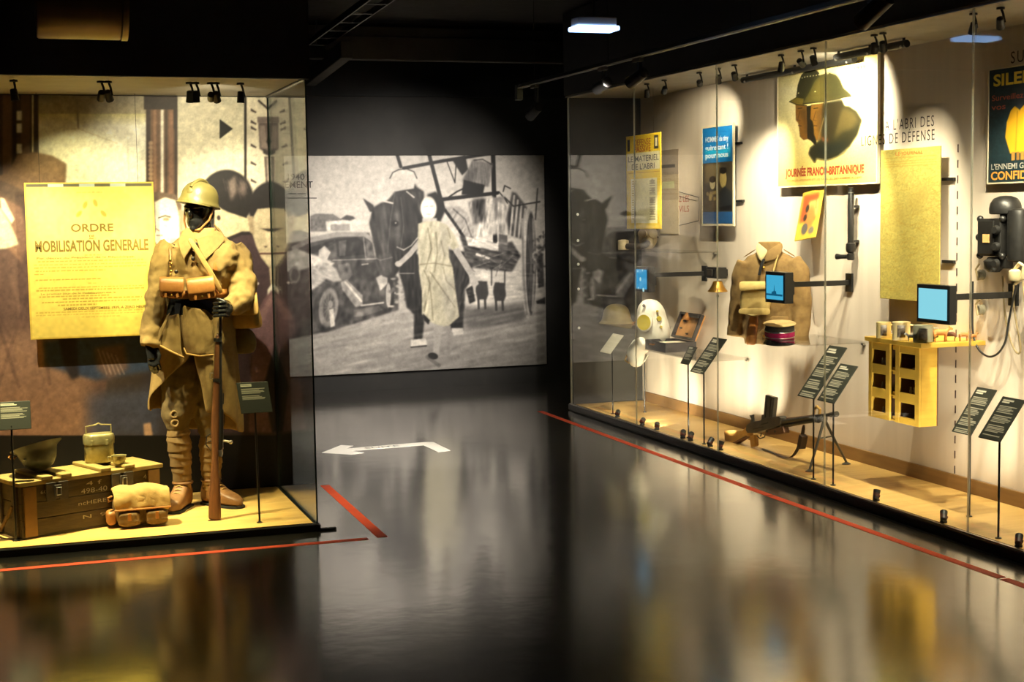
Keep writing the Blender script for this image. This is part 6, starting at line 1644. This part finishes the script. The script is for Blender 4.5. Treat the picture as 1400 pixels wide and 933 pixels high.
# ------------------------------------------------------------------ light machine gun
XG = 4.76
G = lambda x, y, X=XG: at(x, y, 0, X)
def gpoly(px, th, mat, name, par, X=XG, bev=.003):
    P = [G(x, y, X) for x, y in px]
    return MB().prism([(-p[1], p[2]) for p in P], V(X, 0, 0), V(0, -1, 0), V(0, 0, 1), -th/2, th/2).build(name, mat, par, bevel=bev)
mg = thing('light_machine_gun', V(XG, G(1080, 600)[1], .051), 'light machine gun with top magazine and wooden butt on its bipod', 'machine gun')
BUTT = M('pale_worn_wood', srgb(206, 168, 96), srgb(180, 134, 70), 8, rough=.5)
DGUN = M('worn_gun_steel', (.13, .12, .10), (.09, .083, .07), 14, rough=.45, metal=.4)
gpoly([(993, 590), (996, 588), (1018, 588), (1027, 581), (1027, 596), (1010, 604), (998, 613), (995, 612)], .045, BUTT, 'butt', mg, bev=.010)
gpoly([(994, 609), (1010, 603), (1024, 595), (1025, 597), (1010, 606), (998, 614)], .046, M('dark_walnut', srgb(104, 66, 36), rough=.5), 'butt_edge', mg)
rc = gpoly([(1024, 588), (1025, 581), (1031, 577), (1043, 575), (1052, 571), (1069, 569), (1072, 572), (1071, 581), (1062, 585), (1050, 588), (1037, 592), (1026, 592)], .052, DGUN, 'receiver', mg)
gpoly([(1045, 579.5), (1055, 577), (1055, 579), (1045, 581.5)], .056, MATTE, 'ejection_slot', rc); gpoly([(1034, 586), (1048, 583), (1048, 584.5), (1034, 587.5)], .056, MATTE, 'guide_groove', rc)
mgz = gpoly([(1046, 572), (1049, 540), (1061.5, 543.5), (1058.5, 571)], .030, DGUN, 'magazine', mg)
gpoly([(1051, 543), (1052, 543), (1049.5, 571), (1048.5, 571)], .033, MATTE, 'magazine_rib', mgz); gpoly([(1056, 545), (1057.5, 545), (1055, 571), (1053.8, 571)], .033, MATTE, 'magazine_rib', mgz)
gpoly([(1042, 575), (1043, 567), (1046, 567), (1046, 575)], .02, DGUN, 'magazine_catch', mg)
gpoly([(1026, 578), (1028, 573), (1025, 568), (1030.5, 567), (1030.5, 571), (1031, 577)], .012, DGUN, 'rear_sight', mg)
gpoly([(1027, 597), (1034, 594), (1035, 610), (1029, 612)], .034, BUTT, 'pistol_grip', mg, bev=.008); gpoly([(1023, 600), (1028, 598), (1029, 600), (1025, 602)], .02, BUTT, 'grip_tang', mg)
MB().tube([G(1035, 596), G(1039, 600), G(1045, 598), G(1047, 592)], .004, 8).build('trigger_guard', DGUN, mg); MB().tube([G(1041, 592), G(1040, 597)], .004, 8).build('trigger', DGUN, mg)
gpoly([(1050, 588), (1074, 583), (1076, 592), (1070, 594), (1050, 596)], .046, M('dark_walnut', (0, 0, 0)), 'fore_end', mg, bev=.006)
for x in (1053, 1064): MB().lathe([(.008, 0), (.008, .054)], G(x, 590)+V(-.027, 0, 0), 12, axis_R(V(1, 0, 0))).build('fore_end_pin', MATTE, mg)
MB().tube([G(1070, 577), G(1100, 572), G(1143, 566.5)], [.018, .015, .012], 16).build('barrel', DGUN, mg, smooth=True)
MB().tube([G(1070, 583), G(1100, 577.5), G(1128, 574)], [.013, .012, .010], 12).build('gas_tube', DGUN, mg, smooth=True)
MB().tube([G(1076, 573.5), G(1112, 569)], [.010, .009], 10).build('barrel_guard', M('reddish_wood', srgb(110, 62, 44), rough=.5), mg, smooth=True)
MB().tube([G(1136, 567.5), G(1144, 566.3)], [.017, .018], 14).build('flash_hider', DGUN, mg, smooth=True)
for x, y in ((1118, 571.5), (1126, 570.5)): MB().lathe([(.024, -.010), (.024, .010)], G(x, y+2), 16, axis_R(V(0, 1, -.06))).build('barrel_collar', DGUN, mg, smooth=True)
top = G(1127, 573); f1, f2 = at(1107, 644, 2, .056), at(1157, 634, 2, .056)
for f in (f1, f2):
    o = MB().tube([top, top*.5+f*.5, f+V(0, 0, .01)], [.010, .0085, .0075], 10).build('bipod_leg', DGUN, mg, smooth=True); MB().lathe([(.030, 0), (.030, .004), (.010, .014)], V(f[0], f[1], .0515), 14, None, (1, .7)).build('bipod_foot', DGUN, o, smooth=True)
MB().tube([top*.62+f1*.38, top*.62+f2*.38], .005, 8).build('bipod_stay', DGUN, mg)
STR = M('dark_leather', srgb(62, 46, 34), rough=.55)
def flat(pts, w, mat, name, par):
    rows = [np.array([p+V(-w/2, 0, 0), p+V(w/2, 0, 0)]) for p in pts]
    MB().loft(rows, closed=False, caps=False).build(name, mat, par, smooth=True, thick=.004, sub=1)
s0 = at(1075, 628, 2, .054)
flat([G(1099, 580), G(1098, 592), G(1094, 607), G(1088, 620), s0+V(.02, -.03, .01), s0+V(0, .03, .001), at(1050, 616, 2, .054), at(1041, 613, 2, .056)], .030, STR, 'sling', mg)
MB().box(G(1097, 604), (.046, .04, .09), rotx(.35)).build('sling_keeper', STR, mg, bevel=.004)
MB().tube([G(1112, 571, XG+.03), G(1113, 560, XG+.03), G(1117, 556, XG+.03), G(1121, 560, XG+.03), G(1120, 570, XG+.03)], .010, 8).build('carrying_handle', BUTT, mg, smooth=True)
# wooden prop that keeps the butt up
MB().box(V(XG, G(1020, 600)[1], (G(1020, 603)[2]+.0508)/2-.02), (.012, .03, max(.02, G(1020, 603)[2]-.0508-.04))).build('clear_prop', ACR, mg)

# ------------------------------------------------------------------ toy cabinet with its board
XC = 4.72
ya, yb_ = at(1187, 570, 0, XC)[1], at(1256, 583, 0, XC)[1]; z0 = .462; z1 = at(1187, 466, 0, XC)[2]; dpt = .125
cab = thing('toy_cabinet', V(XC+dpt/2, (ya+yb_)/2, z0), 'small yellow wooden cabinet with six open compartments hung in the case', 'cabinet')
YW = M('yellow_varnished_wood', srgb(204, 166, 66), srgb(190, 150, 56), 5, rough=.45, stretch=(1, 1, 5)); BRN = M('brown_cabinet_back', srgb(88, 58, 42), rough=.7)
Wc = ya-yb_; Hc = z1-z0
def cbx(y0, y1, za, zb, x0, x1, name, mat=None, par=None, bev=.002): return MB().box((XC+(x0+x1)/2, ya-(y0+y1)/2*Wc, z0+(za+zb)/2*Hc), (x1-x0, (y1-y0)*Wc, (zb-za)*Hc)).build(name, mat or YW, par or cab, bevel=bev)
for y0, y1 in ((0, .07), (.35, .43), (.54, .62), (.92, 1.0)): cbx(y0, y1, 0, 1, 0, .014, 'stile')
for za, zb in ((0, .085), (.27, .40), (.585, .715), (.90, 1.0)):
    for y0, y1 in ((.071, .349), (.621, .919)): cbx(y0, y1, za, zb, .001, .013, 'rail')
    cbx(.431, .539, za+.02, zb-.02, .02, .03, 'centre_rail')
cbx(0, 1, 0, 1, dpt-.008, dpt, 'back_board', BRN); cbx(0, .02, 0, 1, .0145, dpt-.0085, 'side_board'); cbx(.98, 1, 0, 1, .0145, dpt-.0085, 'side_board')
for za in (0, .325, .645): cbx(.022, .978, za, za+.018, .0145, dpt-.0085, 'shelf')
for y0 in (.385, .575): cbx(y0, y0+.012, .02, .98, .0145, dpt-.0085, 'divider', BRN)
bd = MB().box(((XC-.02+RCB)/2, (ya+yb_)/2-.015, z1+.013), (RCB-XC+.02, Wc+.06, .026)); bdo = props(bd.build('display_board', YW, bevel=.003), 'yellow wooden board carrying the mugs above the toy cabinet', 'board')
ZB = z1+.027
# toy soldiers in the compartments
PEW = M('pewter', srgb(190, 186, 176), rough=.4, metal=.4); GRN = M('green_toy_paint', srgb(70, 92, 70), rough=.6)
lead = MB().lathe([(.010, 0), (.010, .003), (.004, .005), (.005, .012), (.008, .026), (.009, .036), (.004, .040), (.006, .045), (.006, .050), (.003, .055)], (0, 0, 0), 10)
proto = None
n_sold = 0
places = [(0.14, 0.645, 'tiny grey toy soldier at the outer side of the upper far compartment'), (0.2, 0.645, 'tiny grey toy soldier in the middle of the upper far compartment'), (0.26, 0.645, 'tiny grey toy soldier at the inner side of the upper far compartment'), (0.14, 0.325, 'tiny grey toy soldier at the outer side of the middle far compartment'), (0.24, 0.325, 'tiny grey toy soldier at the inner side of the middle far compartment'), (0.7, 0.325, 'tiny grey toy soldier at the inner side of the middle near compartment'), (0.77, 0.325, 'tiny grey toy soldier in the middle of the middle near compartment'), (0.84, 0.325, 'tiny grey toy soldier at the outer side of the middle near compartment'), (0.16, 0, 'tiny grey toy soldier at the outer side of the lower far compartment'), (0.25, 0, 'tiny grey toy soldier at the inner side of the lower far compartment')]
for yy, zz, lab in places:
    p = V(XC+.05, ya-yy*Wc, z0+(zz+.019)*Hc)
    if proto is None:
        proto = lead.build('toy_soldier', PEW, origin=V(0, 0, 0)); proto.data.polygons.foreach_set('use_smooth', [True]*len(proto.data.polygons)); o = proto
    else:
        o = proto.copy(); COL.objects.link(o)
    o.location = tuple(p); WL[o.name] = p
    props(o, lab, 'toy', 'toy soldiers in the cabinet')
for yy, zz, lab in ((.78, .645, 'small white toy boat in the upper near compartment of the cabinet'), (.77, 0, 'small green toy vehicle in the lower near compartment of the cabinet')):
    p = V(XC+.05, ya-yy*Wc, z0+(zz+.019)*Hc); mt_ = PEW if zz else GRN
    o = MB().prism([(-.05, .012), (.05, .012), (.04, 0), (-.04, 0)], p, ur, vr, -.012, .012).build('toy_boat' if zz else 'toy_vehicle', mt_, bevel=.002)
    props(o, lab, 'toy'); MB().prism([(-.02, .0125), (.02, .0125), (.014, .024), (-.012, .024)], p, ur, vr, -.008, .008).build('cabin', mt_, o, bevel=.001)

# mugs
def mug(px, py, r, h, lab, col, pic, hs=1):
    p = at(px, py, 2, ZB)
    t = thing('enamel_mug', p, lab, 'mug', 'mugs on the yellow board')
    mt_ = M('glaze_'+pic, srgb(*col), rough=.35)
    MB().lathe([(r*.93, 0), (r, .004), (r, h), (r*1.03, h+.002), (r*.94, h+.001), (r*.92, .008), (.003, .007)], p, 28).build('cup', mt_, t, smooth=True)
    MB().tube([p+V(r*.95*.9, -r*.2, h*.85), p+V(r*1.5, -r*.3, h*.8), p+V(r*1.5, -r*.3, h*.3), p+V(r*.95*.9, -r*.2, h*.2)], .006, 8).build('handle', mt_, t, smooth=True)
    a0 = math.atan2(-p[1], -p[0])
    rs = [np.array([p+V(math.cos(a0+t_)*(r+.0008), math.sin(a0+t_)*(r+.0008), z) for t_ in np.linspace(.62, 1.5, 8) - 1.05*(1 if hs else 1)]) for z in (h*.18, h*.5, h*.86)]
    MB().loft(rs, closed=False, caps=False).build('printed_picture', M('mug_print', srgb(58, 52, 50), srgb(110, 96, 80), 60, rough=.5), t, smooth=True, thick=.0008)
mug(1208, 462, .042, .088, 'cream mug with a dark picture at the far end of the board', (206, 186, 130), 'cream')
mug(1232, 465, .050, .100, 'cream mug with a brown picture, middle of the three', (224, 206, 156), 'ivory')
mug(1262, 468, .055, .092, 'grey blue mug with a dark picture, nearest of the three', (150, 150, 128), 'grey')
# wooden toy animals
def animal(px, py, L, col, lab, Xr=0.0, XA=4.90):
    p = at(px, py, 0, XA); p[2] = ZB; m = MB(); R_ = rotz(Xr); q = lambda x, y, z: p+R_ @ V(x, y, z)*L
    m.tube([q(-.42, 0, .50), q(-.2, 0, .56), q(.1, 0, .55), q(.36, 0, .54)], [L*.12, L*.20, L*.19, L*.17], 12)
    m.tube([q(.30, 0, .60), q(.46, 0, .74), q(.56, 0, .80)], [L*.14, L*.10, L*.09], 10); m.tube([q(.52, 0, .82), q(.72, 0, .72)], [L*.10, L*.06], 10)
    for x, d in ((-.36, -.08), (.28, .03)):
        for s in (-1, 1): m.tube([q(x, s*.11, .48), q(x+d*.5, s*.12, .26), q(x-d*.3, s*.12, .20), q(x, s*.12, .0)], [L*.085, L*.05, L*.045, L*.05], 8)
    m.tube([q(-.46, 0, .58), q(-.56, 0, .50), q(-.58, 0, .30)], [L*.03, L*.025, L*.02], 6)
    for s in (-1, 1): m.tube([q(.50, s*.06, .86), q(.46, s*.14, .95)], [L*.04, L*.02], 6)
    o = m.build('toy_animal', M('toy_'+str(col[0]), srgb(*col), rough=.55), remesh=max(.002, L*.035)); props(o, lab, 'toy animal', 'toy animals on the yellow board')
animal(1246, 462, .055, (150, 150, 150), 'small grey toy animal between the two large mugs', 2.6, 4.73)
animal(1286, 461, .095, (196, 130, 66), 'orange wooden toy animal beside the nearest mug', -.3, 4.86)
animal(1299, 459, .070, (104, 66, 44), 'dark brown wooden toy animal behind the orange one', 2.6, 4.93)
animal(1318, 459, .065, (186, 128, 72), 'tan wooden toy animal near the end of the board', -.2, 5.0)
animal(1331, 458, .050, (176, 118, 64), 'smallest wooden toy animal at the end of the board', .2, 5.06)

# ------------------------------------------------------------------ wall telephone with cables
XP = 5.02
Tp = lambda x, y, X=XP: at(x, y, 0, X)
tel = thing('field_telephone', Tp(1368, 378), 'black wall field telephone with bell dome, crank and cables', 'telephone')
CAST = M('black_cast_iron', (.012, .0115, .011), (.020, .019, .018), 20, rough=.42, metal=.3)
ta_, tb_ = Tp(1341, 350), Tp(1371, 354); tz1 = Tp(1341, 299)[2]
y1, y0, z0t, z1t = ta_[1], tb_[1], ta_[2], tz1
bod = MB().box((XP+.045, (y0+y1)/2, (z0t+z1t)/2), (.13, y1-y0, z1t-z0t)).build('case_body', CAST, tel, bevel=.008)
MB().box((XP-.024, (y0+y1)/2+.02, (z0t+z1t)/2), (.010, (y1-y0)*.72, (z1t-z0t)*.9)).build('front_cover', CAST, bod, bevel=.004)
MB().box((XP-.031, (y0+y1)/2+.01, (z0t+z1t)/2-.005), (.004, .055, .045)).build('paper_tag', M('buff_tag', srgb(206, 160, 100), rough=.8), bod)
for dy in (-.5, .5):
    for dz in (-.5, .5): MB().ell((XP-.005, (y0+y1)/2+dy*(y1-y0)*1.02, (z0t+z1t)/2+dz*(z1t-z0t)*.98), (.019, .019, .019), 14, 8).build('corner_lug', CAST, bod, smooth=True)
MB().ell((XP-.005, y1+.012, (z0t+z1t)/2), (.02, .016, .02), 14, 8).build('corner_lug', CAST, bod, smooth=True)
for k in range(3): MB().lathe([(.022, 0), (.026, .01), (.018, .03)], (XP-.02, y0+.022, z1t-.06-k*.09), 16, axis_R(V(-1, -.3, 0))).build('terminal_knob', CAST, bod, smooth=True)
dm = Tp(1365, 297); MB().lathe([(.075, 0), (.084, .006), (.086, .03), (.080, .06), (.062, .085), (.03, .098), (.004, .10)], V(XP+.045, dm[1], z1t+.022), 28).build('bell_dome', CAST, tel, smooth=True)
MB().lathe([(.03, 0), (.03, .024)], V(XP+.045, dm[1], z1t), 16).build('bell_post', CAST, tel)
rcv = Tp(1385, 322)
MB().lathe([(.030, -.15), (.055, -.14), (.058, .10), (.05, .125), (.02, .135)], V(XP+.040, y0-.075, (z0t+z1t)/2+.02), 22).build('crank_housing', CAST, tel, smooth=True)
MB().lathe([(.03, 0), (.05, .02), (.055, .06), (.03, .075)], V(XP, (y0+y1)/2-.02, z0t-.085), 20).build('lower_bell', CAST, tel, smooth=True); MB().box((XP+.03, (y0+y1)/2-.03, z0t-.035), (.06, .16, .06)).build('lower_bracket', CAST, tel, bevel=.01)
MB().tube([Tp(1384, 378, XP-.02), Tp(1388, 368, XP-.02), Tp(1394, 360, XP-.02), Tp(1400, 364, XP-.02), Tp(1398, 380, XP-.02), Tp(1388, 388, XP-.02)], .010, 8).build('pale_hook', M('cream_bakelite', srgb(204, 190, 150), rough=.4), tel, smooth=True)
MB().lathe([(.03, 0), (.036, .01), (.034, .05), (.02, .06)], Tp(1388, 384, XP-.03), 18).build('mouthpiece', M('cream_bakelite', (0, 0, 0)), tel, smooth=True)
MB().box((5.105, (y0+y1)/2-.02, (z0t+z1t)/2), (.03, y1-y0+.1, .2)).build('wall_mount', MATTE, tel)
CAB = M('black_rubber_cable', (.012, .012, .012), rough=.5); CAB2 = M('tan_cable', srgb(150, 132, 96), rough=.6)
def spline(pts, r, mat, name, X=5.06, n=6):
    P = np.array([Tp(x, y, X) for x, y in pts]); t = np.linspace(0, len(P)-1, (len(P)-1)*n+1)
    Q = np.stack([np.interp(t, range(len(P)), P[:, i]) for i in range(3)], 1)
    for _ in range(8): Q[1:-1] = (Q[:-2]+2*Q[1:-1]+Q[2:])/4
    return MB().tube(Q, r, 8).build(name, mat, tel, smooth=True)
spline([(1330, 385), (1329, 430), (1330, 462), (1338, 480), (1352, 490), (1366, 484), (1376, 466), (1378, 445), (1384, 415), (1390, 388)], .006, CAB, 'cable')
spline([(1371, 378), (1372, 410), (1375, 440), (1382, 470), (1392, 487), (1397, 478), (1390, 445), (1385, 415), (1386, 390)], .005, CAB2, 'cable', 5.08)
spline([(1398, 384), (1402, 420), (1404, 455), (1412, 468)], .005, CAB2, 'cable', 5.08)
for x, y in ((1337, 376), (1337, 424)):
    o = thing('porcelain_insulator', Tp(x, y, 5.08), 'small porcelain cable holder '+('under the telephone' if y < 400 else 'above the board, lower of two'), 'insulator', 'cable holders')
    MB().lathe([(.020, 0), (.030, .01), (.018, .02), (.030, .03), (.020, .04)], Tp(x, y, 5.075), 16, axis_R(V(1, 0, 0))).build('spool', M('grey_porcelain', srgb(130, 124, 106), rough=.3), o, smooth=True); MB().tube([Tp(x, y, 5.06)+V(0, 0, -.03), Tp(x, y, 5.06)+V(0, .02, .03), Tp(x, y, 5.06)+V(0, -.01, .06)], .006, 8).build('hook', CAB2, o, smooth=True)
